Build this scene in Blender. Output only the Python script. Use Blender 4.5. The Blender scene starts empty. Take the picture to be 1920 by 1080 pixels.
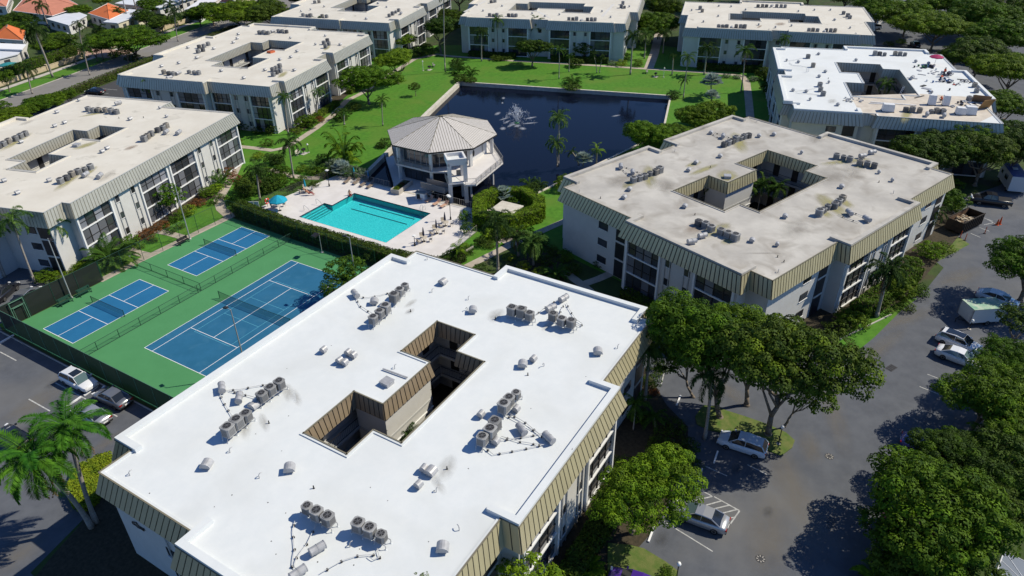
import bpy, bmesh, math, random
import numpy as np
from mathutils import Vector, Matrix
from mathutils.geometry import tessellate_polygon

random.seed(7)
sc = bpy.context.scene
COL = sc.collection
rad = math.radians

# ---------------------------------------------------------------- camera
F_PX, PITCH, ROLL, YAW = 1349.1824, 0.5608744507, -0.0130406922, 0.5393653968
CAM = Vector((-36.52745, -72.64884, 50.805))
FW = Vector((math.cos(PITCH)*math.cos(YAW), math.cos(PITCH)*math.sin(YAW), -math.sin(PITCH)))
RT0 = Vector((math.sin(YAW), -math.cos(YAW), 0)); UP0 = RT0.cross(FW)
RT = math.cos(ROLL)*RT0 + math.sin(ROLL)*UP0
UP = -math.sin(ROLL)*RT0 + math.cos(ROLL)*UP0
cd = bpy.data.cameras.new("camera"); cam = bpy.data.objects.new("camera", cd); COL.objects.link(cam)
cd.sensor_width = 36.0; cd.lens = F_PX*36/1920; cd.clip_start = 0.5; cd.clip_end = 3000
M = Matrix((RT, UP, -FW)).transposed().to_4x4(); M.translation = CAM
cam.matrix_world = M
sc.camera = cam

# ---------------------------------------------------------------- sky and sun
SUN = Vector((6.25, -6.55, 9.4)).normalized()
world = bpy.data.worlds.new("World"); sc.world = world; world.use_nodes = True
wn = world.node_tree.nodes; wl = world.node_tree.links
for n in list(wn): wn.remove(n)
sky = wn.new('ShaderNodeTexSky'); sky.sky_type = 'NISHITA'; sky.sun_disc = False
sky.sun_elevation = math.asin(SUN.z); sky.sun_rotation = math.atan2(SUN.x, SUN.y)
sky.air_density = 0.75; sky.dust_density = 0.0; sky.ozone_density = 10.0
bg = wn.new('ShaderNodeBackground'); bg.inputs[1].default_value = 0.105
wo = wn.new('ShaderNodeOutputWorld')
wl.new(sky.outputs[0], bg.inputs[0]); wl.new(bg.outputs[0], wo.inputs[0])
ld = bpy.data.lights.new("sun", 'SUN'); ld.energy = 4.0; ld.angle = rad(0.53); ld.color = (1.0, 0.93, 0.77)
lo = bpy.data.objects.new("sun", ld); COL.objects.link(lo)
lo.rotation_euler = (-SUN).to_track_quat('-Z', 'Y').to_euler(); lo.location = (0, 0, 90)
sc.view_settings.view_transform = 'Standard'; sc.view_settings.look = 'None'
sc.view_settings.exposure = 0.32; sc.view_settings.gamma = 1.0
sc.view_settings.use_curve_mapping = False
try:
    sc.cycles.max_bounces = 6; sc.cycles.transparent_max_bounces = 12
    sc.cycles.diffuse_bounces = 2; sc.cycles.caustics_reflective = False; sc.cycles.caustics_refractive = False
except Exception: pass

# ---------------------------------------------------------------- survey: photo point -> place on the level z
def G(px, py, z=0.0):
    d = FW + RT*((px-960)/F_PX) - UP*((py-540)/F_PX)
    return CAM + d*((z-CAM.z)/d.z)
def P2(px, py):                        # place -> photo point
    d = Vector((px[0], px[1], px[2] if len(px) > 2 else 0)) - CAM
    z = d.dot(FW); return 960+F_PX*d.dot(RT)/z, 540-F_PX*d.dot(UP)/z
def rise(base, top):                   # height of an upright thing from its foot and its top
    b = G(*base); best = (1e9, 1)
    for i in range(4, 300):
        h = i*0.1; t = G(top[0], top[1], h); d = (t.xy-b.xy).length
        if d < best[0]: best = (d, h, t)
    return b, best[1], best[2]

# ---------------------------------------------------------------- helpers
def tag(o, label=None, cat=None, group=None, kind=None):
    if label: o['label'] = label
    if cat: o['category'] = cat
    if group: o['group'] = group
    if kind: o['kind'] = kind
    return o
def thing(name, label, cat, loc=(0, 0, 0), rz=0.0, group=None):
    o = bpy.data.objects.new(name, None); COL.objects.link(o); o.empty_display_size = 0.2
    o.location = loc; o.rotation_euler = (0, 0, rz)
    return tag(o, label, cat, group)
def link(name, me, parent=None, loc=(0, 0, 0), rot=(0, 0, 0), scale=(1, 1, 1)):
    o = bpy.data.objects.new(name, me); COL.objects.link(o); o.parent = parent
    o.location = loc; o.rotation_euler = rot; o.scale = scale
    return o
class MB:
    def __init__(s): s.v = []; s.f = []; s.m = []; s.mats = []
    def mi(s, mat):
        if mat not in s.mats: s.mats.append(mat)
        return s.mats.index(mat)
    def face(s, pts, mat):
        b = len(s.v); s.v += [tuple(p) for p in pts]; s.f.append(tuple(range(b, b+len(pts)))); s.m.append(s.mi(mat))
    def poly(s, vs, fs, mat):
        b = len(s.v); s.v += [tuple(p) for p in vs]; k = s.mi(mat)
        for f in fs: s.f.append(tuple(b+i for i in f)); s.m.append(k)
    def box(s, c, d, mat, rz=0.0, rx=0.0, ry=0.0):
        R = Matrix.Rotation(rz, 3, 'Z') @ Matrix.Rotation(ry, 3, 'Y') @ Matrix.Rotation(rx, 3, 'X')
        vs = [Vector(c)+R@Vector((x*d[0]/2, y*d[1]/2, z*d[2]/2)) for x in (-1, 1) for y in (-1, 1) for z in (-1, 1)]
        s.poly(vs, [(0,1,3,2),(4,6,7,5),(0,4,5,1),(2,3,7,6),(0,2,6,4),(1,5,7,3)], mat)
    def hexa(s, a, mat):               # 8 points: lower ring 0-3, upper ring 4-7
        s.poly(a, [(3,2,1,0),(4,5,6,7),(0,1,5,4),(1,2,6,5),(2,3,7,6),(3,0,4,7)], mat)
    def tube(s, p, q, r0, mat, r1=None, n=8, caps=True):
        p = Vector(p); q = Vector(q); r1 = r0 if r1 is None else r1
        a = (q-p).normalized(); u = a.orthogonal().normalized(); w = a.cross(u)
        vs = []
        for c, r in ((p, r0), (q, r1)):
            for i in range(n):
                t = 2*math.pi*i/n; vs.append(c+(u*math.cos(t)+w*math.sin(t))*r)
        fs = [(i, (i+1) % n, n+(i+1) % n, n+i) for i in range(n)]
        if caps: fs += [tuple(range(n-1, -1, -1)), tuple(range(n, 2*n))]
        s.poly(vs, fs, mat)
    def path(s, pts, r, mat, n=5):
        for a, b in zip(pts[:-1], pts[1:]): s.tube(a, b, r, mat, n=n)
    def lathe(s, prof, mat, c=(0, 0, 0), n=12, ph=0.0):
        vs = []; fs = []
        for (r, z) in prof:
            for i in range(n):
                t = 2*math.pi*i/n+ph; vs.append((c[0]+r*math.cos(t), c[1]+r*math.sin(t), c[2]+z))
        for k in range(len(prof)-1):
            for i in range(n): fs.append((k*n+i, k*n+(i+1) % n, (k+1)*n+(i+1) % n, (k+1)*n+i))
        fs.append(tuple(range((len(prof)-1)*n, len(prof)*n))); fs.append(tuple(range(n-1, -1, -1)))
        s.poly(vs, fs, mat)
    def flat(s, loops, z, mat, thick=0.0):   # polygon with holes, optional thickness downwards
        L = [[Vector((p[0], p[1], 0)) for p in lp] for lp in loops]
        tris = tessellate_polygon(L); allp = [p for lp in L for p in lp]; b = len(s.v); k = s.mi(mat)
        s.v += [(p.x, p.y, z) for p in allp]
        for t in tris:
            a, b2, c = (allp[i] for i in t)
            cr = (b2-a).cross(c-a).z
            s.f.append(tuple(b+i for i in (t if cr > 0 else t[::-1]))); s.m.append(k)
        if thick:
            for lp in loops:
                for i in range(len(lp)):
                    p, q = lp[i], lp[(i+1) % len(lp)]
                    s.face([(p[0], p[1], z-thick), (q[0], q[1], z-thick), (q[0], q[1], z), (p[0], p[1], z)], mat)
    def mesh(s, name, smooth=False):
        me = bpy.data.meshes.new(name); me.from_pydata(s.v, [], s.f)
        for m in s.mats: me.materials.append(m)
        me.polygons.foreach_set('material_index', s.m)
        if smooth: me.polygons.foreach_set('use_smooth', [True]*len(s.f))
        me.update(); return me
    def build(s, name, parent=None, loc=(0, 0, 0), rot=(0, 0, 0), smooth=False):
        return link(name, s.mesh(name, smooth), parent, loc, rot)

# ---------------------------------------------------------------- materials
def mat(name, col, rough=0.8, metal=0.0, var=0.0, vscale=1.0, col2=None, col3=None, s3=0.08, th3=(0.5, 0.7),
        bump=0.0, bscale=20.0, emit=None, alpha=1.0, spec=0.3, coat=0.0, transm=0.0, objrand=0.0, stretch=None):
    m = bpy.data.materials.new(name); m.use_nodes = True
    N = m.node_tree.nodes; L = m.node_tree.links; b = N['Principled BSDF']
    b.inputs['Roughness'].default_value = rough; b.inputs['Metallic'].default_value = metal
    b.inputs['Specular IOR Level'].default_value = spec; b.inputs['Coat Weight'].default_value = coat
    b.inputs['Alpha'].default_value = alpha; b.inputs['Transmission Weight'].default_value = transm
    b.inputs['Base Color'].default_value = (*col, 1)
    tc = N.new('ShaderNodeTexCoord'); src = tc.outputs['Object']
    if stretch:
        mp = N.new('ShaderNodeMapping'); mp.inputs['Scale'].default_value = stretch; L.new(src, mp.inputs[0]); src = mp.outputs[0]
    out = None
    if var or col2:
        nz = N.new('ShaderNodeTexNoise'); nz.inputs['Scale'].default_value = vscale; nz.inputs['Detail'].default_value = 6
        nz.inputs['Roughness'].default_value = 0.65; L.new(src, nz.inputs['Vector'])
        r = N.new('ShaderNodeValToRGB'); L.new(nz.outputs['Fac'], r.inputs[0])
        c2 = col2 or tuple(min(1, c*(1+var)) for c in col)
        c1 = col if col2 else tuple(c*(1-var) for c in col)
        r.color_ramp.elements[0].color = (*c1, 1); r.color_ramp.elements[0].position = 0.36
        r.color_ramp.elements[1].color = (*c2, 1); r.color_ramp.elements[1].position = 0.64
        out = r.outputs[0]
    if col3:
        n3 = N.new('ShaderNodeTexNoise'); n3.inputs['Scale'].default_value = s3; n3.inputs['Detail'].default_value = 5
        n3.inputs['Distortion'].default_value = 0.6; L.new(tc.outputs['Object'], n3.inputs['Vector'])
        r3 = N.new('ShaderNodeValToRGB'); L.new(n3.outputs['Fac'], r3.inputs[0])
        r3.color_ramp.elements[0].position = th3[0]; r3.color_ramp.elements[1].position = th3[1]
        mx = N.new('ShaderNodeMix'); mx.data_type = 'RGBA'; L.new(r3.outputs[0], mx.inputs['Factor'])
        if out: L.new(out, mx.inputs[6])
        else: mx.inputs[6].default_value = (*col, 1)
        mx.inputs[7].default_value = (*col3, 1); out = mx.outputs[2]
    if objrand:
        oi = N.new('ShaderNodeObjectInfo'); hs = N.new('ShaderNodeHueSaturation')
        mr = N.new('ShaderNodeMapRange'); mr.inputs[3].default_value = 1-objrand; mr.inputs[4].default_value = 1+objrand
        L.new(oi.outputs['Random'], mr.inputs[0]); L.new(mr.outputs[0], hs.inputs['Value'])
        if out: L.new(out, hs.inputs['Color'])
        else: hs.inputs['Color'].default_value = (*col, 1)
        out = hs.outputs[0]
    if out: L.new(out, b.inputs['Base Color'])
    if bump:
        nb = N.new('ShaderNodeTexNoise'); nb.inputs['Scale'].default_value = bscale; nb.inputs['Detail'].default_value = 4
        L.new(tc.outputs['Object'], nb.inputs['Vector'])
        bp = N.new('ShaderNodeBump'); bp.inputs['Strength'].default_value = bump; bp.inputs['Distance'].default_value = 0.03
        L.new(nb.outputs['Fac'], bp.inputs['Height']); L.new(bp.outputs[0], b.inputs['Normal'])
    return m
def leafmat(name, dark, light, scale=1.2, trans=0.25):
    m = bpy.data.materials.new(name); m.use_nodes = True; N = m.node_tree.nodes; L = m.node_tree.links
    b = N['Principled BSDF']; b.inputs['Roughness'].default_value = 0.65; b.inputs['Specular IOR Level'].default_value = 0.12
    tc = N.new('ShaderNodeTexCoord'); nz = N.new('ShaderNodeTexNoise'); nz.inputs['Scale'].default_value = scale
    nz.inputs['Detail'].default_value = 5; nz.inputs['Roughness'].default_value = 0.8
    L.new(tc.outputs['Object'], nz.inputs['Vector'])
    r = N.new('ShaderNodeValToRGB'); L.new(nz.outputs['Fac'], r.inputs[0])
    r.color_ramp.elements[0].color = (*dark, 1); r.color_ramp.elements[0].position = 0.38
    r.color_ramp.elements[1].color = (*light, 1); r.color_ramp.elements[1].position = 0.66
    oi = N.new('ShaderNodeObjectInfo'); hs = N.new('ShaderNodeHueSaturation')
    mr = N.new('ShaderNodeMapRange'); mr.inputs[3].default_value = 0.78; mr.inputs[4].default_value = 1.22
    L.new(oi.outputs['Random'], mr.inputs[0]); L.new(mr.outputs[0], hs.inputs['Value']); L.new(r.outputs[0], hs.inputs['Color'])
    mh = N.new('ShaderNodeMapRange'); mh.inputs[3].default_value = 0.515; mh.inputs[4].default_value = 0.485
    L.new(oi.outputs['Random'], mh.inputs[0]); L.new(mh.outputs[0], hs.inputs['Hue'])
    L.new(hs.outputs[0], b.inputs['Base Color'])
    tr = N.new('ShaderNodeBsdfTranslucent'); L.new(hs.outputs[0], tr.inputs[0])
    mx = N.new('ShaderNodeMixShader'); mx.inputs[0].default_value = trans
    L.new(b.outputs[0], mx.inputs[1]); L.new(tr.outputs[0], mx.inputs[2]); L.new(mx.outputs[0], N['Material Output'].inputs[0])
    return m
def thinmat(name, col, op, weave=None):    # woven mesh seen from afar: partly see-through
    m = bpy.data.materials.new(name); m.use_nodes = True; N = m.node_tree.nodes; L = m.node_tree.links
    b = N['Principled BSDF']; b.inputs['Base Color'].default_value = (*col, 1); b.inputs['Roughness'].default_value = 0.8
    t = N.new('ShaderNodeBsdfTransparent'); mx = N.new('ShaderNodeMixShader'); mx.inputs[0].default_value = op
    L.new(t.outputs[0], mx.inputs[1]); L.new(b.outputs[0], mx.inputs[2]); L.new(mx.outputs[0], N['Material Output'].inputs[0])
    return m

ROOF_WHITE = mat('roof_white', (0.645, 0.67, 0.675), 0.85, col2=(0.68, 0.70, 0.70), vscale=0.9, col3=(0.575, 0.59, 0.58), s3=0.13, th3=(0.48, 0.85), bump=0.15, bscale=3)
ROOF_CREAM = mat('roof_cream', (0.59, 0.55, 0.475), 0.85, col2=(0.66, 0.625, 0.55), vscale=0.18, col3=(0.44, 0.41, 0.35), s3=0.35, th3=(0.62, 0.75), bump=0.2, bscale=4)
ROOF_GREY = mat('roof_grey', (0.385, 0.365, 0.335), 0.9, col2=(0.53, 0.505, 0.46), vscale=0.14, col3=(0.315, 0.29, 0.255), s3=0.3, th3=(0.5, 0.72), bump=0.25, bscale=4)
ROOF_BARE = mat('roof_bare', (0.50, 0.44, 0.37), 0.9, col2=(0.62, 0.56, 0.48), vscale=0.6, bump=0.2)
ALGAE = mat('roof_algae', (0.40, 0.38, 0.18), 0.9, col2=(0.50, 0.48, 0.36), vscale=1.0)
STAIN = mat('roof_dirt', (0.66, 0.65, 0.63), 0.9, col2=(0.52, 0.50, 0.47), vscale=1.2)
def soft_stain(name, col, dens):
    m = bpy.data.materials.new(name); m.use_nodes = True; N = m.node_tree.nodes; L = m.node_tree.links
    b = N['Principled BSDF']; b.inputs['Base Color'].default_value = (*col, 1); b.inputs['Roughness'].default_value = 0.9
    tc = N.new('ShaderNodeTexCoord'); gr = N.new('ShaderNodeTexGradient'); gr.gradient_type = 'SPHERICAL'; L.new(tc.outputs['Object'], gr.inputs[0])
    nz = N.new('ShaderNodeTexNoise'); nz.inputs['Scale'].default_value = 2.2; nz.inputs['Detail'].default_value = 5; L.new(tc.outputs['Object'], nz.inputs[0])
    mu = N.new('ShaderNodeMath'); mu.operation = 'MULTIPLY'; L.new(gr.outputs['Fac'], mu.inputs[0]); L.new(nz.outputs['Fac'], mu.inputs[1])
    mr = N.new('ShaderNodeMapRange'); mr.inputs[1].default_value = 0.04; mr.inputs[2].default_value = 0.45; mr.inputs[4].default_value = dens; L.new(mu.outputs[0], mr.inputs[0])
    t = N.new('ShaderNodeBsdfTransparent'); mx = N.new('ShaderNodeMixShader'); L.new(mr.outputs[0], mx.inputs[0])
    L.new(t.outputs[0], mx.inputs[1]); L.new(b.outputs[0], mx.inputs[2]); L.new(mx.outputs[0], N['Material Output'].inputs[0])
    return m
SOOT = soft_stain('roof_soot', (0.27, 0.25, 0.22), 0.3)
DUST = soft_stain('lane_dust', (0.22, 0.195, 0.16), 0.32)
OIL = soft_stain('oil_mark', (0.05, 0.05, 0.052), 0.3)
ALGAE_S = soft_stain('roof_algae_soft', (0.36, 0.335, 0.15), 0.8)
RUST_S = soft_stain('roof_rust_soft', (0.30, 0.22, 0.16), 0.6)
WALL = mat('painted_block', (0.58, 0.57, 0.545), 0.85, var=0.04, vscale=0.8, bump=0.15, bscale=12)
TRIM = mat('white_trim', (0.76, 0.76, 0.75), 0.6)
GREY_TRIM = mat('grey_trim', (0.46, 0.46, 0.45), 0.6)
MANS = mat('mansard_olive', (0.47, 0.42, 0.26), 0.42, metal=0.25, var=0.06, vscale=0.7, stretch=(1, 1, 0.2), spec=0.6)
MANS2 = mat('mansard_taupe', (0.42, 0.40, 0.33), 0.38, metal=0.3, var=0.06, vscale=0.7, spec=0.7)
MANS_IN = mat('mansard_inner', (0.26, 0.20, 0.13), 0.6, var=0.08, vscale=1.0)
SEAM = mat('seam_dark', (0.045, 0.04, 0.03), 0.7)
SEAM2 = mat('seam_mid', (0.19, 0.17, 0.12), 0.6)
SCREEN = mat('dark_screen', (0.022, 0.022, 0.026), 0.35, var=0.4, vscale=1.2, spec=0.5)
GLASS = mat('window_glass', (0.045, 0.05, 0.06), 0.08, spec=0.8, objrand=0.6)
GLASS_B = mat('blind_glass', (0.17, 0.175, 0.20), 0.25, spec=0.6, objrand=0.7)
FRAME = mat('bronze_frame', (0.035, 0.032, 0.03), 0.5)
AC_MET = mat('ac_metal', (0.27, 0.27, 0.27), 0.6, metal=0.0, objrand=0.25)
AC_BEIGE = mat('ac_beige', (0.30, 0.27, 0.23), 0.55, metal=0.1, objrand=0.15)
AC_DARK = mat('ac_dark', (0.03, 0.03, 0.033), 0.6)
AC_FIN = mat('ac_fins', (0.12, 0.12, 0.125), 0.6, metal=0.3)
GALV = mat('galvanised', (0.40, 0.40, 0.41), 0.5, metal=0.2, var=0.15, vscale=2)
PIPE = mat('pipe_insulation', (0.55, 0.55, 0.55), 0.7)
PIPE_D = mat('pipe_clamp', (0.04, 0.04, 0.04), 0.8)
ASPH = mat('asphalt', (0.084, 0.091, 0.108), 0.9, col2=(0.110, 0.118, 0.136), vscale=0.5, col3=(0.155, 0.152, 0.148), s3=0.06, th3=(0.52, 0.74), bump=0.3, bscale=25)
ASPH_D = mat('asphalt_dark', (0.055, 0.055, 0.060), 0.9, col2=(0.068, 0.068, 0.072), vscale=1.2, bump=0.3, bscale=25)
ROAD = mat('road_grey', (0.20, 0.19, 0.175), 0.9, col2=(0.22, 0.21, 0.20), vscale=0.4)
CONC = mat('concrete', (0.40, 0.37, 0.33), 0.9, col2=(0.50, 0.47, 0.42), vscale=0.7, bump=0.15)
CONC_W = mat('seawall_concrete', (0.50, 0.46, 0.38), 0.9, col2=(0.62, 0.58, 0.50), vscale=1.0, bump=0.2)
PATH = mat('path_concrete', (0.36, 0.31, 0.25), 0.9, col2=(0.46, 0.40, 0.33), vscale=0.8)
PINKPAVE = mat('pink_paving', (0.40, 0.27, 0.21), 0.9, var=0.12, vscale=1)
DECK = mat('pool_deck', (0.60, 0.57, 0.55), 0.85, col2=(0.68, 0.65, 0.63), vscale=0.4, bump=0.1)
LAWN = mat('lawn', (0.050, 0.155, 0.009), 0.9, col2=(0.078, 0.215, 0.014), vscale=1.2, col3=(0.095, 0.185, 0.018), s3=0.16, th3=(0.45, 0.72), bump=0.8, bscale=18)
LAWN_D = mat('lawn_dry', (0.07, 0.13, 0.02), 0.9, col2=(0.15, 0.165, 0.05), vscale=1.0, bump=0.8, bscale=18)
GROUND = mat('ground', (0.030, 0.052, 0.014), 0.95, col2=(0.055, 0.085, 0.02), vscale=0.4, col3=(0.06, 0.05, 0.03), s3=0.2, th3=(0.55, 0.7), bump=0.6, bscale=10)
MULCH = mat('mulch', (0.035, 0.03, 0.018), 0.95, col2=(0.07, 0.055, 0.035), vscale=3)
CGREEN = mat('court_green', (0.065, 0.235, 0.092), 0.85, col2=(0.073, 0.255, 0.102), vscale=0.3, bump=0.1, bscale=30)
CBLUE = mat('court_blue', (0.012, 0.125, 0.275), 0.85, col2=(0.016, 0.14, 0.30), vscale=0.4)
CBLUE2 = mat('court_blue_worn', (0.014, 0.112, 0.215), 0.85, col2=(0.02, 0.13, 0.25), vscale=0.35, col3=(0.035, 0.15, 0.26), s3=0.5, th3=(0.55, 0.8))
PAINT = mat('line_paint', (0.80, 0.80, 0.80), 0.8)
PAINT_W = mat('line_paint_worn', (0.30, 0.30, 0.30), 0.85, col2=(0.55, 0.55, 0.53), vscale=3)
PAINT_B = mat('line_paint_light_blue', (0.12, 0.42, 0.55), 0.8)
GPOST = mat('fence_post_green', (0.015, 0.06, 0.04), 0.6)
GPOST_L = mat('fence_post_pale', (0.10, 0.22, 0.15), 0.6)
WSCREEN = thinmat('wind_screen', (0.005, 0.010, 0.007), 0.97)
CHAIN = thinmat('chain_link', (0.03, 0.07, 0.05), 0.12)
NET = thinmat('net_mesh', (0.015, 0.015, 0.02), 0.42)
POLE = mat('pole_grey', (0.42, 0.42, 0.42), 0.5, metal=0.3)
DARKMET = mat('dark_metal', (0.02, 0.02, 0.022), 0.5)
WHITE = mat('white_paint', (0.80, 0.80, 0.80), 0.5)
GLOBE = mat('lamp_globe', (0.85, 0.85, 0.82), 0.3)
TRUNK = mat('bark', (0.14, 0.11, 0.08), 0.95, col2=(0.24, 0.20, 0.16), vscale=4, bump=0.6, bscale=8)
PTRUNK = mat('palm_bark', (0.24, 0.21, 0.18), 0.9, col2=(0.36, 0.33, 0.29), vscale=2, stretch=(1, 1, 6), bump=0.4, bscale=6)
CSHAFT = mat('palm_crownshaft', (0.10, 0.20, 0.05), 0.6)
DEADF = leafmat('dead_frond', (0.14, 0.09, 0.05), (0.26, 0.18, 0.11))
LEAF_A = leafmat('leaf_mid', (0.022, 0.060, 0.004), (0.14, 0.225, 0.012), 1.1, 0.18)
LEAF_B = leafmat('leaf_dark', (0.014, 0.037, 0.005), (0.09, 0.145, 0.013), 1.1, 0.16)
LEAF_C = leafmat('leaf_bright', (0.038, 0.10, 0.005), (0.19, 0.315, 0.014), 1.1, 0.2)
LEAF_Y = leafmat('leaf_yellow', (0.08, 0.15, 0.010), (0.26, 0.33, 0.018))
LEAF_G = leafmat('leaf_grey', (0.07, 0.11, 0.06), (0.20, 0.26, 0.16))
LEAF_R = leafmat('leaf_red', (0.09, 0.04, 0.012), (0.24, 0.09, 0.03))
PALM_A = leafmat('frond_green', (0.025, 0.075, 0.010), (0.12, 0.23, 0.03))
PALM_B = leafmat('frond_light', (0.05, 0.12, 0.02), (0.20, 0.33, 0.07))
PALM_D = leafmat('frond_dark', (0.020, 0.050, 0.010), (0.08, 0.15, 0.03))
PALM_V = leafmat('frond_bright', (0.03, 0.11, 0.010), (0.10, 0.26, 0.02))
SILVER = leafmat('frond_silver', (0.20, 0.27, 0.22), (0.44, 0.52, 0.46))
# ================================================================ THE SETTING
def rot2(th, p):
    c, s = math.cos(rad(th)), math.sin(rad(th)); return (p[0]*c-p[1]*s, p[0]*s+p[1]*c)
def sheet(name, loops, z, m, thick=0.0):
    b = MB(); b.flat(loops, z, m, thick); return tag(b.build(name), kind='structure')
def strip(pts, w):                                   # centre line -> outline
    L = []; R = []
    for i, p in enumerate(pts):
        a = Vector(pts[max(0, i-1)]).to_2d(); c = Vector(pts[min(len(pts)-1, i+1)]).to_2d()
        d = (c-a).normalized(); n = Vector((-d.y, d.x))*w/2; q = Vector(p).to_2d()
        L.append(tuple(q+n)); R.append(tuple(q-n))
    return L+R[::-1]
GP = lambda pts: [tuple(G(*p).xy) for p in pts]
POND = [(107.9, 27.6), (121.6, -20.7), (98, -27.6), (87.3, -25.3), (62.1, -19.8), (52.5, -17.6), (50.6, -15.2), (50.6, 9.9), (85, 20.8)]
POOL = [(45.75, 7.4), (45.75, -8.5), (34.5, -8.5), (34.5, 9.1), (40.3, 9.1), (40.3, 7.4)]
sheet('ground', [[(-700, -700), (900, -700), (900, 900), (-700, 900)], POND, POOL], 0.0, GROUND)
LAWNP = [(-6, 19), (29.8, 18.7), (29.8, -23.8), (47, -24), (40, -48), (60, -54), (76, -62), (100, -72), (160, -60), (166, 4), (128, 66), (66, 58), (16, 38), (-9, 26)]
sheet('lawn', [LAWNP, POND, POOL], 0.004, LAWN)
# --- pond
b = MB(); b.flat([POND], -2.2, MULCH)
tag(b.build('pond_bed'), kind='structure')
wmat = bpy.data.materials.new('pond_water'); wmat.use_nodes = True
pb = wmat.node_tree.nodes['Principled BSDF']; pb.inputs['Base Color'].default_value = (0.004, 0.006, 0.015, 1)
pb.inputs['Roughness'].default_value = 0.07; pb.inputs['IOR'].default_value = 1.33; pb.inputs['Specular IOR Level'].default_value = 0.22
_N = wmat.node_tree.nodes; _L = wmat.node_tree.links
_tc = _N.new('ShaderNodeTexCoord'); _nz = _N.new('ShaderNodeTexNoise'); _nz.inputs['Scale'].default_value = 2.2; _nz.inputs['Detail'].default_value = 4
_bp = _N.new('ShaderNodeBump'); _bp.inputs['Strength'].default_value = 0.12; _bp.inputs['Distance'].default_value = 0.05
_L.new(_tc.outputs['Object'], _nz.inputs[0]); _L.new(_nz.outputs['Fac'], _bp.inputs['Height']); _L.new(_bp.outputs[0], pb.inputs['Normal'])
b = MB(); b.flat([POND], -0.75, wmat); tag(b.build('pond_water'), kind='structure')
def seawall(name, pts, w, top, label=None):
    b = MB()
    for (p, q) in zip(pts[:-1], pts[1:]):
        P = Vector(p); Q = Vector(q); d = (Q-P).normalized(); n = Vector((d.y, -d.x))   # n points to the water
        a0 = P-n*w; a1 = Q-n*w
        b.hexa([(a0.x, a0.y, -1.9), (a1.x, a1.y, -1.9), (Q.x, Q.y, -1.9), (P.x, P.y, -1.9),
                (a0.x, a0.y, top), (a1.x, a1.y, top), (Q.x, Q.y, top), (P.x, P.y, top)], CONC_W)
    return b.build(name)
o = seawall('seawall', [POND[7], POND[8], POND[0]], 0.75, 0.2); tag(o, 'pale concrete seawall cap along the left bank of the pond', 'seawall')
o = seawall('seawall', [POND[0], POND[1]], 0.45, 0.17); tag(o, 'long straight seawall along the far bank of the pond', 'seawall')
o = seawall('seawall', [POND[1], POND[2], POND[3], POND[4], POND[5], POND[6]], 0.4, 0.15); tag(o, 'seawall along the right and near bank of the pond', 'seawall')
o = seawall('seawall', [POND[6], POND[7]], 0.5, 0.05); tag(o, 'seawall between the pool deck and the water beside the clubhouse', 'seawall')
# --- roads, car parks and paths
T = 15.75
R_ = lambda pts: [rot2(T, p) for p in pts]
sheet('parking_lot', [R_([(-90, 66.5), (230, 66.5), (230, 82.5), (-90, 82.5)])], 0.008, ASPH_D)
sheet('road', [R_([(-160, 86), (420, 86), (420, 97.6), (-160, 97.6)])], 0.008, ROAD)
sheet('verge', [R_([(-160, 97.8), (420, 97.8), (420, 103.6), (-160, 103.6)])], 0.012, LAWN)
sheet('pavement', [R_([(-160, 103.8), (420, 103.8), (420, 105.6), (-160, 105.6)])], 0.012, CONC)
sheet('driveway', [R_([(112, 97.7), (121.5, 97.7), (119, 122), (114, 122)])], 0.016, PINKPAVE)
RIGHT_LOT = [(-60, -60.9), (12.5, -60.9), (16.5, -60.3), (19.5, -57.5), (22.5, -55.5), (24.6, -54), (26, -50), (32, -52), (35, -66), (41.6, -70.4), (50.6, -75.2),
             (60, -78.6), (66.5, -80), (70.5, -77), (78, -77.5), (92, -80.5), (101, -86), (120, -93), (133, -104), (134, -75), (150, -60), (185, -62), (186, -40), (225, -30), (330, -70), (200, -150), (90, -104), (60, -92), (30, -86), (12, -82.5), (-60, -80)]
sheet('car_park', [RIGHT_LOT], 0.008, ASPH)
LEFT_LOT = [(-90, 62), (-30, 48), (4, 33), (8, 27), (5.5, 20.2), (-5.9, 20.2), (-6.5, 18.4), (-6.6, -20), (-15.5, -20.5), (-19, -17.6), (-24.5, -19), (-26, -40), (-90, -40)]
sheet('car_park', [LEFT_LOT], 0.008, ASPH)
island = [tuple(G(x/6+1180, y/6+680).xy) for x, y in [(740, 610), (830, 490), (960, 490), (1080, 540), (1300, 610), (1530, 690), (1760, 790), (1860, 880), (1830, 960), (1710, 1050), (1600, 1010), (1200, 830), (900, 760), (760, 700)]]
sheet('planting_island', [island], 0.10, LAWN_D, 0.1)
isl2 = [tuple(G(x/4.909+1180, y/4.909+860).xy) for x, y in [(-200, 780), (0, 800), (130, 830), (330, 950), (450, 1040), (430, 1200), (-200, 1200)]]
sheet('planting_island', [isl2], 0.10, LAWN_D, 0.1)
isl3 = [tuple(G(x/6+1180, y/6+680).xy) for x, y in [(1180, 30), (1240, -20), (1340, 0), (1380, 120), (1310, 130), (1200, 70)]]
sheet('planting_island', [isl3], 0.10, LAWN, 0.1)
sheet('lawn_strip', [GP([(1540, 660), (1600, 665), (1640, 632), (1690, 582), (1720, 560), (1690, 560), (1640, 590), (1590, 600)])], 0.014, LAWN)
sheet('lawn_strip', [GP([(1740, 500), (1800, 468), (1818, 458), (1800, 446), (1776, 440), (1772, 410), (1750, 425)])], 0.018, LAWN_D)
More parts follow.
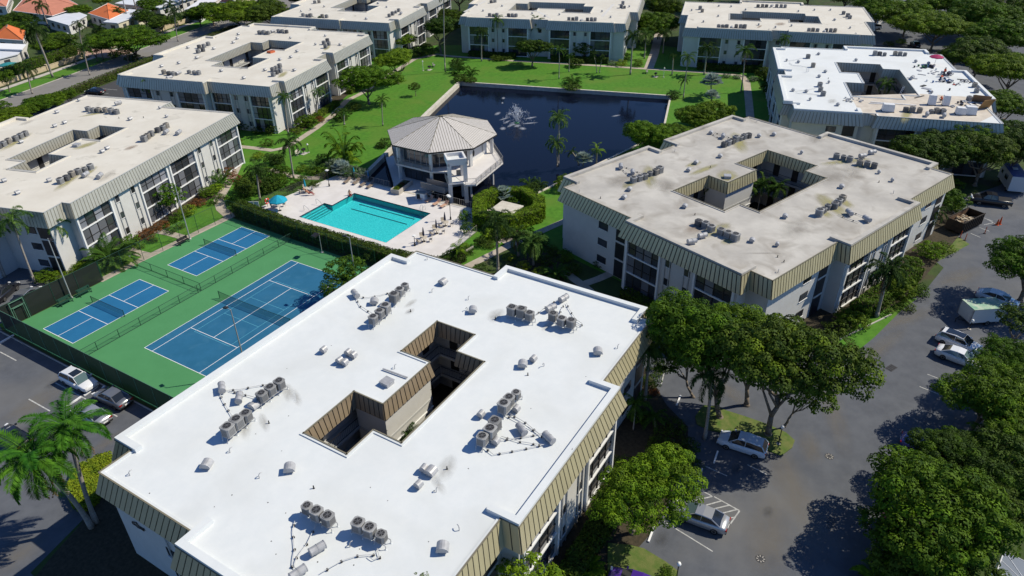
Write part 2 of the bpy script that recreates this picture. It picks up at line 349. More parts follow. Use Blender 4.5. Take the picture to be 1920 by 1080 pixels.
paths = [([(187, 527), (250, 494.5), (437, 404), (470, 385)], 1.25), ([(243, 468), (258, 474), (286, 481)], 1.4), ([(293, 433), (318, 438), (346, 446)], 1.3),
         ([(430, 405), (415, 392), (410, 375), (436, 330), (450, 300), (432, 290)], 1.6),
         ([(431, 273), (470, 277), (510, 282), (532, 278), (559, 263), (592, 241), (624, 216), (650, 189), (680, 174), (730, 140), (777, 111), (819, 102), (840, 105), (952, 113.5), (1086, 121), (1211, 129), (1316, 135.6), (1391, 142)], 1.4),
         ([(1391, 142), (1400, 155), (1404, 190), (1407, 225), (1410, 270)], 1.7), ([(1216, 129), (1227, 100), (1233, 73), (1238, 55)], 2.4),
         ([(505, 318), (520, 323), (547, 330), (575, 334), (600, 334)], 1.5), ([(870, 503), (918, 479), (962, 457), (1010, 436), (1062, 413), (1090, 400)], 1.3),
         ([(962, 457), (944, 447), (930, 452)], 2.2), ([(1060, 511), (1091, 534), (1110, 550), (1150, 575)], 1.3), ([(1091, 534), (1120, 524), (1150, 511)], 1.3),
         ([(715, 95), (745, 78), (790, 50)], 1.5)]
for i, (pts, w) in enumerate(paths): sheet('path', [strip(GP(pts), w)], 0.030+.0012*i, PATH)
# planting beds with bark; the first sheet is building shade painted as dark ground
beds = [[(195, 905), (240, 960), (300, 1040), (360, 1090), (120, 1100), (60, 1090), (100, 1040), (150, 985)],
        [(188, 500), (235, 470), (262, 455), (300, 425), (345, 400), (370, 385), (405, 368), (400, 355), (330, 340), (250, 400), (165, 470)],
        [(1180, 640), (1215, 700), (1250, 760), (1290, 800), (1290, 870), (1230, 990), (1150, 1080), (1000, 1080), (1130, 800)],
        [(880, 395), (990, 440), (985, 480), (930, 520), (1060, 530), (1060, 500), (1000, 455), (965, 452), (940, 430)],
        [(1480, 640), (1560, 640), (1640, 590), (1700, 560), (1800, 440), (1780, 380), (1740, 370), (1600, 500), (1470, 600)],
        [(510, 240), (560, 250), (600, 225), (650, 180), (700, 150), (690, 135), (600, 190)]]
for i, bd in enumerate(beds): sheet('planting_bed_and_shade', [GP(bd)], 0.021+.0015*i, MULCH)
# --- painted markings
b = MB()
def line(p, q, w, z, m, bb):
    bb.flat([strip([p, q], w)], z, m)
Z = lambda x, y: tuple(G(x/4.909+1180, y/4.909+860).xy)
for p, q in [((1085, 55), (1270, 148)), ((290, 560), (768, 855)), ((700, 70), (900, 160)), ((585, 250), (760, 345))]: line(Z(*p), Z(*q), 0.11, 0.0125, PAINT_W, b)
for p, q in [((780, 350), (1015, 480)), ((1015, 480), (930, 600)), ((580, 390), (765, 348)), ((700, 430), (845, 390)), ((780, 462), (915, 430)), ((845, 505), (985, 470)), ((905, 550), (965, 540))]: line(Z(*p), Z(*q), 0.12, 0.0125, PAINT_W, b)
Y = lambda x, y: tuple(G(x/5.4+1700, y/5.4+560).xy)
for p, q in [((210, 765), (375, 830)), ((130, 890), (390, 995))]: line(Y(*p), Y(*q), 0.10, 0.0125, PAINT_W, b)
Y = lambda x, y: tuple(G(x/6+1640, y/6+380).xy)
for p, q in [((1250, 180), (1350, 235)), ((1180, 280), (1290, 322)), ((1080, 345), (1190, 392)), ((1170, 150), (1330, 210)), ((1230, 250), (1340, 225))]: line(Y(*p), Y(*q), 0.12, 0.0125, PAINT_W, b)
Y = lambda x, y: tuple(G(x/4.909, y/4.909+560).xy)
for p, q in [((0, 420), (115, 350)), ((0, 490), (150, 570)), ((510, 775), (790, 925)), ((810, 870), (870, 845)), ((265, 925), (460, 1035)), ((650, 970), (715, 935)), ((1000, 1040), (1080, 1085)), ((0, 395), (590, 700))][:7]: line(Y(*p), Y(*q), 0.13, 0.0125, PAINT_W, b)
Y = lambda x, y: tuple(G(x, y).xy)
for i in range(7): line(rot2(T, (70+i*2.9, 76.5)), rot2(T, (70+i*2.9, 82)), 0.12, 0.0125, PAINT_W, b)
for p, q in [((1875, 322), (1915, 333)), ((1660, 100), (1690, 96)), ((1240, 720), (1245, 700))]: line(Y(*p), Y(*q), 0.12, 0.0125, PAINT_W, b)
tag(b.build('parking_lines'), kind='structure')
for k, (x, y, L_, W_, a_, m_) in enumerate([(1560, 760, 9, 1.6, 20, DUST), (1640, 660, 9, 1.4, -20, DUST), (1480, 900, 8, 2, 30, DUST), (1440, 1010, 6, 2.5, 10, DUST), (1690, 600, 8, 1.6, -35, DUST), (1520, 840, 3, 1.4, 20, DUST), (1350, 720, 6, 1.5, 60, DUST), (1800, 520, 6, 2, -30, DUST), (1240, 1010, 1.2, .8, 0, OIL), (1380, 880, 1.0, .7, 0, OIL), (1440, 960, .9, .6, 0, OIL), (1560, 980, 1.2, .6, 0, OIL), (60, 800, 1.2, .8, 0, OIL), (100, 720, 1.2, .8, 0, OIL), (60, 760, 4, 2, 0, DUST), (30, 1040, 3, 2, 0, DUST), (200, 830, 3, 1, 0, DUST)]):
    p = G(x, y); bb = MB(); bb.face([(-1, -1, 0), (1, -1, 0), (1, 1, 0), (-1, 1, 0)], m_); o = bb.build('pavement_stain', None, (p.x, p.y, .0102+.0001*k), (0, 0, rad(a_))); o.scale = (L_, W_, 1); tag(o, kind='structure')
# kerbs
b = MB()
def kerb(pts, w=0.16, h=0.13, m=CONC):
    for p, q in zip(pts[:-1], pts[1:]):
        P = Vector(p); Q = Vector(q); d = Q-P
        b.box(((P.x+Q.x)/2, (P.y+Q.y)/2, h/2), (d.length+0.02, w, h), m, math.atan2(d.y, d.x))
kerb(RIGHT_LOT[6:11]); kerb([rot2(T, (-160, 97.7)), rot2(T, (111.5, 97.7))]); kerb([rot2(T, (122, 97.7)), rot2(T, (420, 97.7))])
kerb([(-6.75, -20), (-6.75, 18.4)], 0.12, 0.1)
tag(b.build('kerb'), kind='structure')

# --- the courts
sheet('court_surface', [[(-6.2, 18.35), (29.0, 18.35), (27.9, -12), (27.9, -22.4), (-6.2, -22.4)]], 0.008, CGREEN)
b = MB()
def rect(x0, y0, x1, y1, z, m, bb=b): bb.face([(x0, y0, z), (x1, y0, z), (x1, y1, z), (x0, y1, z)], m)
COURTS = [(-3.73, 14.38), (14.17, 14.36)]
for x, y in COURTS: rect(x-0.02, y-6.12, x+13.43, y+0.02, 0.012, CBLUE)
rect(-0.02, -11.0, 23.79, 0.03, 0.012, CBLUE2)
tag(b.build('court_playing_area'), kind='structure')
b = MB(); LW = 0.07
def hl(x0, x1, y, w=LW, z=0.016, m=PAINT): rect(x0-w/2, y-w/2, x1+w/2, y+w/2, z, m, b)
def vl(x, y0, y1, w=LW, z=0.0165, m=PAINT): rect(x-w/2, y0-w/2, x+w/2, y1+w/2, z, m, b)
for x, y in COURTS:
    hl(x, x+13.41, y); hl(x, x+13.41, y-6.1); vl(x, y-6.1, y); vl(x+13.41, y-6.1, y)
    vl(x+4.57, y-6.1, y); vl(x+8.84, y-6.1, y); hl(x, x+4.57, y-3.05, z=0.017); hl(x+8.84, x+13.41, y-3.05, z=0.017)
hl(0, 23.77, 0); hl(0, 23.77, -10.97); vl(0, -10.97, 0); vl(23.77, -10.97, 0); hl(0, 23.77, -1.37); hl(0, 23.77, -9.6)
vl(5.485, -9.6, -1.37); vl(18.285, -9.6, -1.37); hl(5.485, 18.285, -5.485, z=0.017)
for y in (-2.43, -8.53): hl(5.18, 18.59, y, 0.045, 0.0175, PAINT_B)
for x in (5.18, 9.75, 14.02, 18.59): vl(x, -8.53, -2.43, 0.045, 0.018, PAINT_B)
tag(b.build('court_lines'), kind='structure')

def post_fence(name, label, cat, pts, h, m_post, m_net, step=3.0, r=0.03, top=True, bottom=False, dent=None):
    o = thing(name, label, cat, (pts[0][0], pts[0][1], 0))
    O = Vector((pts[0][0], pts[0][1], 0)); pb_ = MB(); pb_.tube((0, 0, 0), (0, 0, h), r, m_post, n=6); pme = pb_.mesh('post')
    net = MB(); rail = MB()
    first = True
    for p, q in zip(pts[:-1], pts[1:]):
        P = Vector((*p, 0))-O; Q = Vector((*q, 0))-O; L = (Q-P).length; n = max(1, round(L/step))
        for i in range(0 if first else 1, n+1): link('post', pme, o, P+(Q-P)*i/n)
        first = False
        net.face([P+Vector((0, 0, .05)), Q+Vector((0, 0, .05)), Q+Vector((0, 0, h-.02)), P+Vector((0, 0, h-.02))], m_net)
        if top: rail.tube(P+Vector((0, 0, h)), Q+Vector((0, 0, h)), r*.8, m_post, n=5)
        if bottom: rail.tube(P+Vector((0, 0, .08)), Q+Vector((0, 0, .08)), r*.8, m_post, n=5)
    net.build('mesh_panel', o)
    if rail.v: rail.build('rail', o)
    return o
post_fence('court_fence', 'tall court fence with dark wind screen beside the left car park', 'fence', [(-6.1, 18.35), (-6.1, -22.3)], 3.0, GPOST_L, WSCREEN, 3.0, 0.04, bottom=True)
post_fence('court_fence', 'tall court fence with dark wind screen behind the two green benches', 'fence', [(-6.1, 18.5), (7.0, 18.5)], 3.0, GPOST, WSCREEN, 3.2, 0.04)
post_fence('court_fence', 'tall chain link court fence along the concrete path', 'fence', [(7.1, 18.5), (29.2, 18.5)], 3.0, GPOST, CHAIN, 3.1, 0.035)
post_fence('court_fence', 'chain link fence between the courts and the pool hedge', 'fence', [(29.2, 18.5), (28.0, -12)], 2.9, GPOST, CHAIN, 3.2, 0.035)
post_fence('divider_fence', 'long low chain link divider between tennis court and small courts', 'fence', [(-5.9, 4.45), (28.6, 4.45)], 1.15, GPOST, CHAIN, 3.0, 0.04, bottom=True)
post_fence('divider_fence', 'short low chain link divider between the two small courts', 'fence', [(12.0, 18.3), (11.95, 4.6)], 1.15, GPOST, CHAIN, 3.3, 0.04, bottom=True)
def net(name, label, x, y0, y1, h, sag):
    o = thing(name, label, 'net', (x, (y0+y1)/2, 0))
    H = (y1-y0)/2; b = MB()
    for s in (-1, 1): c = MB(); c.tube((0, s*H, 0), (0, s*H, h+.06), .045, GPOST, n=8); c.build('post', o)
    n = 10; b = MB(); t = MB()
    for i in range(n):
        a = -H+2*H*i/n; c = -H+2*H*(i+1)/n; f = lambda v: h-sag*(1-(v/H)**2)
        b.face([(0, a, .03), (0, c, .03), (0, c, f(c)), (0, a, f(a))], NET)
        t.tube((0, a, f(a)), (0, c, f(c)), .03, DARKMET if h < 1 else GPOST, n=5)
    b.build('mesh_panel', o); t.build('top_tape', o)
net('court_net', 'low net across the small blue court nearest the car park', COURTS[0][0]+6.705, COURTS[0][1]-6.4, COURTS[0][1]+.3, .91, .05)
net('court_net', 'low net across the small blue court nearest the pool hedge', COURTS[1][0]+6.705, COURTS[1][1]-6.4, COURTS[1][1]+.3, .91, .05)
net('tennis_net', 'long net across the big blue tennis court', 11.885, -11.9, .92, 1.07, .15)
# light poles of the courts
def light_pole(label, x, y, h, aim, heads=1, r=0.09, m=POLE, bx=(.55, .35, .14)):
    o = thing('light_pole', label, 'light pole', (x, y, 0))
    b = MB(); b.tube((0, 0, 0), (0, 0, h), r, m, r*.6, n=10); b.build('pole', o)
    b = MB(); b.lathe([(.2, 0), (.2, .12), (.1, .2)], m); b.build('base', o)
    b = MB(); d = Vector((math.cos(aim), math.sin(aim), 0))
    b.tube((0, 0, h-.05), d*.5+Vector((0, 0, h)), .03, m); b.box(d*.75+Vector((0, 0, h)), bx, DARKMET, aim, ry=.2); b.build('lamp_head', o)
    return o
light_pole('tall grey light pole standing by the dark wind screen', 2.2, 18.0, 8.9, -math.pi/2)
light_pole('tall grey light pole by the path at the middle of the court fence', 20.9, 18.0, 8.9, -math.pi/2)
light_pole('tall light pole rising behind the white roof in front of the tennis court', 2.4, -14.8, 8.95, math.pi/2)
light_pole('light pole hidden behind the white roof whose shadow falls on the tennis court', 20.9, -14.9, 8.95, math.pi/2)
light_pole('white light pole at the far corner of the tennis court by the hedge', 27.6, -2.3, 3.2, math.pi, r=.05, bx=(.9, .7, .25))
# benches on the court
def bench(label, x, y, rz, m=GPOST, L=1.8):
    o = thing('bench', label, 'bench', (x, y, 0), rz)
    sl = MB(); sl.box((0, 0, 0), (L, .13, .035), m); sme = sl.mesh('slat')
    for i, yy in enumerate((-.16, 0, .16)): link('seat_slat', sme, o, (0, yy, .45))
    for i, zz in enumerate((.6, .74, .88)): link('back_slat', sme, o, (0, .27+.03*i, zz), (rad(80), 0, 0))
    for s in (-1, 1):
        b = MB(); b.box((s*L*.42, 0, .42), (.06, .45, .05), m); b.box((s*L*.42, -.18, .21), (.06, .05, .42), m)
        b.box((s*L*.42, .22, .45), (.06, .05, .9), m); b.box((s*L*.42, 0, .03), (.06, .6, .05), m); b.build('end_frame', o)
    return o
bench('green bench by the wind screen, left of the light pole', 1.1, 17.3, 0)
bench('green bench by the wind screen, right of the light pole', 3.7, 17.3, 0)
bench('dark bench at the foot of the pole beside the path', 19.6, 17.7, 0, DARKMET)
# gate at the corner of the court
g = thing('court_gate', 'pale green gate frame at the corner of the court fence', 'gate', (-3.9, 18.3, 0), rad(2))
for s in (-1, 1): b = MB(); b.tube((s*.85, 0, 0), (s*.85, 0, 3), .06, GPOST_L); b.tube((s*.62, -.02, 0.1), (s*.62, -.02, 2.1), .035, GPOST_L); b.build('upright', g)
b = MB(); b.tube((-.85, 0, 2.95), (.85, 0, 2.95), .05, GPOST_L); b.tube((-.62, -.02, 2.1), (.62, -.02, 2.1), .035, GPOST_L); b.tube((-.85, 0, 2.2), (.85, 0, 2.2), .04, GPOST_L); b.build('cross_bar', g)

# --- pool
DECKP = [(51.2, -15.9), (51.2, 6.5), (49.9, 15.2), (32.6, 17.6), (31.6, -6), (31.9, -19.2), (35, -19.2), (43.9, -18.3), (50.3, -13.2)]
sheet('pool_deck', [[(50.6, -14), (50.6, 9.9), (49.9, 15.2), (32.9, 17.4), (32.2, -6), (32.6, -18.6), (35.3, -18.6), (43.9, -18.2), (50.0, -13.4)], POOL], 0.02, DECK)
b = MB()
for i in range(len(POOL)):
    p, q = POOL[i], POOL[(i+1) % len(POOL)]
    b.face([(p[0], p[1], -1.5), (q[0], q[1], -1.5), (q[0], q[1], 0.0), (p[0], p[1], 0.0)], None or mat('pool_wall', (0.10, 0.55, 0.58), 0.5) if i == 0 else b.mats[0])
PFLOOR = mat('pool_floor_caustics', (0.16, 0.72, 0.76), 0.6, col2=(0.42, 0.93, 0.95), vscale=4.5, s3=.2)  # brighter mottling is water caustics painted into the floor colour
b.flat([POOL], -1.05, PFLOOR)
tag(b.build('pool_basin'), kind='structure')
b = MB(); TILE = mat('dark_tile', (0.02, 0.03, 0.07), 0.4)
for i in range(len(POOL)):
    p, q = Vector(POOL[i]), Vector(POOL[(i+1) % len(POOL)]); d = (q-p).normalized(); n = Vector((d.y, -d.x))
    L = (q-p).length; c = (p+q)/2+n*.02
    b.box((c.x, c.y, -.065), (L, .04, .17), TILE, math.atan2(d.y, d.x))
tag(b.build('pool_tile_band'), kind='structure')
b = MB()
for x0, x1, y0, y1 in [(44.6, 36.5, 5.1, 5.1)]: pass
for xx in (44.4, 42.4): b.box((xx, -0.4, -1.035), (.2, 11.5, .02), TILE)
tag(b.build('lane_lines'), kind='structure')
b = MB()
for i in range(4): b.box((37.3, 9.1-.30-i*.45, -.35-i*.19), (5.4, .45, .1), PFLOOR); b.box((37.3, 9.1-.53-i*.45, -.295-i*.19), (5.4, .05, .03), TILE)
tag(b.build('pool_steps'), kind='structure')
pw = bpy.data.materials.new('pool_water'); pw.use_nodes = True; N = pw.node_tree.nodes; L = pw.node_tree.links
for n in list(N): N.remove(n)
out = N.new('ShaderNodeOutputMaterial'); tr = N.new('ShaderNodeBsdfTransparent'); tr.inputs[0].default_value = (0.40, 0.93, 0.95, 1)
gl = N.new('ShaderNodeBsdfGlossy'); gl.inputs['Roughness'].default_value = 0.05; fr = N.new('ShaderNodeFresnel'); fr.inputs[0].default_value = 1.33
nz = N.new('ShaderNodeTexNoise'); nz.inputs['Scale'].default_value = 5; nz.inputs['Detail'].default_value = 5; bp = N.new('ShaderNodeBump'); bp.inputs['Strength'].default_value = .5; bp.inputs['Distance'].default_value = .08
tc = N.new('ShaderNodeTexCoord'); L.new(tc.outputs['Object'], nz.inputs[0]); L.new(nz.outputs['Fac'], bp.inputs['Height']); L.new(bp.outputs[0], gl.inputs['Normal']); L.new(bp.outputs[0], fr.inputs['Normal'])
mx = N.new('ShaderNodeMixShader'); L.new(fr.outputs[0], mx.inputs[0]); L.new(tr.outputs[0], mx.inputs[1]); L.new(gl.outputs[0], mx.inputs[2]); L.new(mx.outputs[0], out.inputs[0])
b = MB(); b.flat([POOL], -0.14, pw); tag(b.build('pool_water'), kind='structure')
# rails of the pool
def pool_rail(label, x, y, rz):
    o = thing('pool_rail', label, 'handrail', (x, y, 0.02), rz); b = MB()
    b.path([(-.9, 0, 0), (-.9, 0, .8), (-.6, 0, .95), (.1, 0, .55), (.5, 0, -.3)], .03, GALV, n=6); b.build('rail', o)
pool_rail('bent steel handrail at the left end of the pool steps', 39.4, 9.1, -math.pi/2)
pool_rail('bent steel handrail at the near end of the pool steps', 36.6, 9.1, -math.pi/2)
o = thing('pool_ladder', 'steel ladder at the right corner of the pool', 'ladder', (45.9, -6.7, 0.02))
for s in (-.28, .28): b = MB(); b.path([(.5, s, 0), (.45, s, .75), (.1, s, .85), (-.2, s, .5), (-.22, s, -.7)], .028, GALV, n=6); b.build('side_rail', o)
b = MB(); [b.box((-.2, 0, z), (.1, .5, .03), GALV) for z in (-.2, -.45)]; b.build('rung', o)
post_fence('pool_fence', 'low metal fence between the pool deck and the hedge by the courts', 'fence', [(31.9, 17.5), (31.3, -6), (31.8, -12.5)], 1.25, DARKMET, CHAIN, 2.7, 0.025)
post_fence('pool_fence', 'dark chain link fence along the garden side of the pool deck', 'fence', [(31.9, 17.6), (49.9, 15.3), (51.6, 12.0)], 1.5, DARKMET, thinmat('chain_dark', (.02, .02, .02), .45), 2.6, 0.03)
def picket(name, label, pts, h, m=DARKMET, sp=0.35):
    o = thing(name, label, 'fence', (pts[0][0], pts[0][1], 0.02)); O = Vector((*pts[0], 0)); b = MB(); r = MB()
    for p, q in zip(pts[:-1], pts[1:]):
        P = Vector((*p, 0))-O; Q = Vector((*q, 0))-O; n = max(2, int((Q-P).length/sp)); d = Q-P; a = math.atan2(d.y, d.x)
        for i in range(n+1):
            c = P+d*i/n; big = (i % 6 == 0); b.box(c+Vector((0, 0, h/2)), (.06 if big else .022,)*2+(h,), m, a)
        for z in (.12, h-.04): r.box((P+Q)/2+Vector((0, 0, z)), (d.length, .04, .04), m, a)
    tag(b.build('pickets', o), kind='stuff'); r.build('rail', o)
GREYP = mat('grey_railing', (0.25, 0.24, 0.23), 0.6)
picket('railing', 'grey picket railing between the sun loungers and the pond', [(50.4, 14.6), (50.3, 6.9), (50.4, 3.4)], 1.2, GREYP)
picket('railing', 'grey picket railing between the pool deck and the stair tower', [(50.3, -4.6), (50.4, -13.4)], 1.2, GREYP)
picket('railing', 'low metal railing on the right side of the pool deck by the bench', [(43.9, -18.4), (35.4, -18.8)], 1.2, GREYP)
# ================================================================ APARTMENT BUILDINGS
H = 9.5; MD = 1.92            # roof height, mansard drop
def poly_ccw(p):
    a = sum(p[i][0]*p[(i+1) % len(p)][1]-p[(i+1) % len(p)][0]*p[i][1] for i in range(len(p)))
    return list(p) if a > 0 else list(p[::-1])
def offset_poly(p, d):       # ccw polygon moved outwards by d
    n = len(p); out = []
    for i in range(n):
        a, b, c = Vector(p[i-1]), Vector(p[i]), Vector(p[(i+1) % n])
        d1 = (b-a).normalized(); d2 = (c-b).normalized(); n1 = Vector((d1.y, -d1.x)); n2 = Vector((d2.y, -d2.x))
        k = 1+n1.dot(n2); out.append(tuple(b+(n1+n2)*(d/k if k > .05 else d)))
    return out
FL = [0.15, 2.75, 5.3, 7.55]     # floor levels of the window stack
_box_cache = {}
def boxmesh(d, m):
    k = (tuple(round(x, 2) for x in d), m.name)
    if k not in _box_cache:
        b = MB(); b.box((0, 0, 0), k[0], m); _box_cache[k] = b.mesh('piece')
    return _box_cache[k]
def lanai(par, o, u, n, s0, w, light, blinds, top_only=False):
    """three storeys of framed screens; o edge start, u along, n outwards, s0 position along"""
    rz = math.atan2(u.y, u.x)
    def at(s, d, z): q = o+u*s+n*d; return (q.x, q.y, z)
    b = MB()
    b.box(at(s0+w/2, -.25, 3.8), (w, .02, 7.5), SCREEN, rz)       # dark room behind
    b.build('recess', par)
    for k in range(3):
        z0, z1 = FL[k]+.1, FL[k+1]-.1
        if k == 2: z1 = 7.55
        f = MB(); hgt = z1-z0
        f.box(at(s0+w/2, .04, z0-.08), (w, .18, .16), TRIM, rz)
        np_ = 4; pw_ = w/np_
        for i in range(1, np_): f.box(at(s0+i*pw_, -.02, (z0+z1)/2), (.09, .09, hgt), FRAME, rz)
        f.box(at(s0+w/2, -.02, z0+hgt*.42), (w, .07, .07), FRAME, rz)
        wo_ = f.build('window', par)
        for i in range(np_):
            m = GLASS_B if blinds and random.random() < blinds else GLASS
            link('pane', boxmesh((pw_-.1, .03, hgt-.05), m), wo_, at(s0+(i+.5)*pw_, -.07, (z0+z1)/2), (0, 0, rz))
def small_window(par, c, rz, w=.75, h=.8, m=None):
    f = MB(); f.box((0, 0.0, 0), (w+.16, .09, h+.16), FRAME); f.box((0, -.06, -h/2-.1), (w+.3, .12, .06), TRIM)
    o = link('window', _wm.setdefault((w, h), f.mesh('window')), par, c, (0, 0, rz))
    link('pane', boxmesh((w, .04, h), GLASS), o, (0, -.04, 0))
_wm = {}
def building(name, label, th, outline, court, roofm, mans, wallm=WALL, panels=False, blinds=0.3, seam=SEAM, par_h=0.38, nofac=(), court_plants=None):
    root = thing('apartment_building', label, 'building', (0, 0, 0), rad(th))
    cx = sum(p[0] for p in outline)/len(outline); cy = sum(p[1] for p in outline)/len(outline)
    loc = rot2(th, (cx, cy)); root.location = (loc[0], loc[1], 0)
    OUT = poly_ccw([(p[0]-cx, p[1]-cy) for p in outline]); CT = poly_ccw([(p[0]-cx, p[1]-cy) for p in court])
    # roof slab
    b = MB(); b.flat([offset_poly(OUT, -.02), CT], H, roofm, .35); b.flat([offset_poly(OUT, -.02), CT], H-.36, wallm); b.build('roof', root)
    def ring(pl, off, h, w, m, nm):
        inner = offset_poly(pl, -w if off < 0 else w); b = MB()
        for i in range(len(pl)):
            p, q = pl[i], pl[(i+1) % len(pl)]; pi, qi = inner[i], inner[(i+1) % len(pl)]
            if off < 0: a = [p, q, qi, pi]
            else: a = [pi, qi, q, p]
            b.hexa([(*a[0], H-.3), (*a[1], H-.3), (*a[2], H-.3), (*a[3], H-.3), (*a[0], H+h), (*a[1], H+h), (*a[2], H+h), (*a[3], H+h)], m)
        b.build(nm, root)
    ring(OUT, -1, .10, .22, roofm, 'roof_edge'); ring(CT, 1, .10, .2, roofm, 'roof_edge')
    # walls
    WO = offset_poly(OUT, -.05); b = MB(); n = len(OUT); lan = []
    for i in range(n):
        p, q = Vector(WO[i]), Vector(WO[(i+1) % n]); L = (q-p).length; u = (q-p).normalized(); nn = Vector((u.y, -u.x)); rz = math.atan2(u.y, u.x)
        d1 = (Vector(WO[i])-Vector(WO[i-1])).normalized(); d2 = (Vector(WO[(i+2) % n])-q).normalized()
        convex = d1.cross(u) > 0 and u.cross(d2) > 0
        segs = []
        seen = i not in nofac
        if L > 30: lw = L*.165; segs = [('L', lw), ('P', (L-4*lw-.8)/2), ('L', lw), ('W', .8), ('L', lw), ('P', (L-4*lw-.8)/2), ('L', lw)]
        elif L > 14: e = .5; lw = (L-2*e)*.335; segs = [('W', e), ('L', lw), ('P', L-2*e-2*lw), ('L', lw), ('W', e)]
        elif L > 7.5: segs = [('B', L)]
        elif L > 4: segs = [('S', L)]
        else: segs = [('W', L)]
        s = 0
        for k, w in segs:
            def at(x, d, z): r = p+u*x+nn*d; return (r.x, r.y, z)
            if k == 'L' and seen:
                lan.append((p.copy(), u.copy(), nn.copy(), s, w, i))
                b.box(at(s, .06, 3.78), (.26, .36, 7.5), TRIM, rz); b.box(at(s+w, .06, 3.78), (.26, .36, 7.5), TRIM, rz)
                b.face([at(s, -.3, 0), at(s+w, -.3, 0), at(s+w, -.3, H-.36), at(s, -.3, H-.36)], wallm)
                b.face([at(s, 0, 7.5), at(s+w, 0, 7.5), at(s+w, 0, H-.36), at(s, 0, H-.36)], wallm)
                b.face([at(s, -.3, 0), at(s, 0, 0), at(s, 0, 7.5), at(s, -.3, 7.5)], wallm); b.face([at(s+w, -.3, 0), at(s+w, 0, 0), at(s+w, 0, 7.5), at(s+w, -.3, 7.5)], wallm)
            else:
                b.face([at(s, 0, 0), at(s+w, 0, 0), at(s+w, 0, H-.36), at(s, 0, H-.36)], wallm)
            s += w
        # pilasters and small windows
        s = 0
        if seen:
            for k, w in segs:
                def at(x, d, z): r = p+u*x+nn*d; return (r.x, r.y, z)
                if k == 'P':
                    for fx in (.16, .3, .7, .84): b.box(at(s+w*fx, .05, 3.78), (.1, .16, 7.55), GREY_TRIM, rz)
                    for fx in (.23, .77):
                        for z in (1.5, 4.1, 6.7): small_window(root, at(s+w*fx, .0, z), rz)
                elif k == 'B':
                    for z in (1.5, 4.1, 6.6): small_window(root, at(w*.60, .0, z), rz, 1.5, .85)
                    bo = MB(); bo.box(at(w*.86, .02, 3.8), (1.9, .1, 7.4), SCREEN, rz); [bo.box(at(w*.86, .05, z), (1.9, .14, .25), wallm, rz) for z in (2.8, 5.4)]; bo.build('stair_opening', root)
                elif k == 'S':
                    for z in (1.5, 4.1, 6.7): small_window(root, at(w*.5, .0, z), rz)
                s += w
    # courtyard walls behind galleries
    b.build('wall', root); b = MB()
    CW = offset_poly(CT, 1.35)
    for i in range(len(CT)):
        p, q = CW[i], CW[(i+1) % len(CW)]
        b.face([(*q, 0), (*p, 0), (*p, H-.36), (*q, H-.36)], wallm)
    b.build('courtyard_wall', root)
    for (p, u, nn, s, w, i) in lan: lanai(root, p, u, nn, s, w, None, blinds)
    # courtyard galleries with railings, doors
    for z in (2.75, 5.4):
        g = MB(); g.flat([CW, CT], z, GREY_TRIM, .25); g.flat([CW, CT], z-.26, wallm); g.build('gallery_floor', root)
        r = MB()
        for i in range(len(CT)):
            p, q = Vector(CT[i]), Vector(CT[(i+1) % len(CT)]); L = (q-p).length; d = (q-p).normalized(); a = math.atan2(d.y, d.x); c = (p+q)/2
            m_ = Vector((d.y, -d.x))*.08; c = c+m_
            for zz in (.12, 1.0): r.box((c.x, c.y, z+zz), (L, .04, .05), DARKMET, a)
            for j in range(int(L/.22)): t = p+d*(j+.5)*.22+m_; r.box((t.x, t.y, z+.55), (.018, .018, .9), DARKMET, a)
        tag(r.build('gallery_railing', root), kind='stuff')
    for i in range(len(CW)):
        p, q = Vector(CW[i]), Vector(CW[(i+1) % len(CW)]); L = (q-p).length; d = (q-p).normalized(); a = math.atan2(d.y, d.x)
        for j in range(int(L/3.2)):
            t = p+d*(j+.6)*3.2-Vector((d.y, -d.x))*.03
            for z in (1.1, 3.85, 6.5): link('door', boxmesh((1.0, .08, 2.1), [SCREEN, FRAME, wallm][(i+j) % 3]), root, (t.x, t.y, z), (0, 0, a))
    f = MB(); f.flat([offset_poly(CT, 1.34)], .02, MULCH); f.build('courtyard_floor', root)
    # cores standing in the courtyard: blank walls up to the fascia
    nC = len(CT)
    for i in range(nC):
        A, B_, C, D = (Vector(CT[(i+k) % nC]) for k in (-1, 0, 1, 2))
        if (B_-A).normalized().cross((C-B_).normalized()) < -.5 and (C-B_).normalized().cross((D-C).normalized()) < -.5:
            u = (C-B_).normalized(); nn = Vector((u.y, -u.x)); q_ = [B_+u*.05-nn*-.05, C-u*.05-nn*-.05]; q_ += [q_[1]+nn*3.4, q_[0]+nn*3.4]
            k_ = MB(); k_.hexa([(*x, 0) for x in q_]+[(*x, H-.37) for x in q_], wallm)
            for zz in (4.3,): k_.box((*((B_+C)/2-nn*.0), zz), ((C-B_).length, .1, .08), TRIM, math.atan2(u.y, u.x))
            k_.build('lift_core', root)
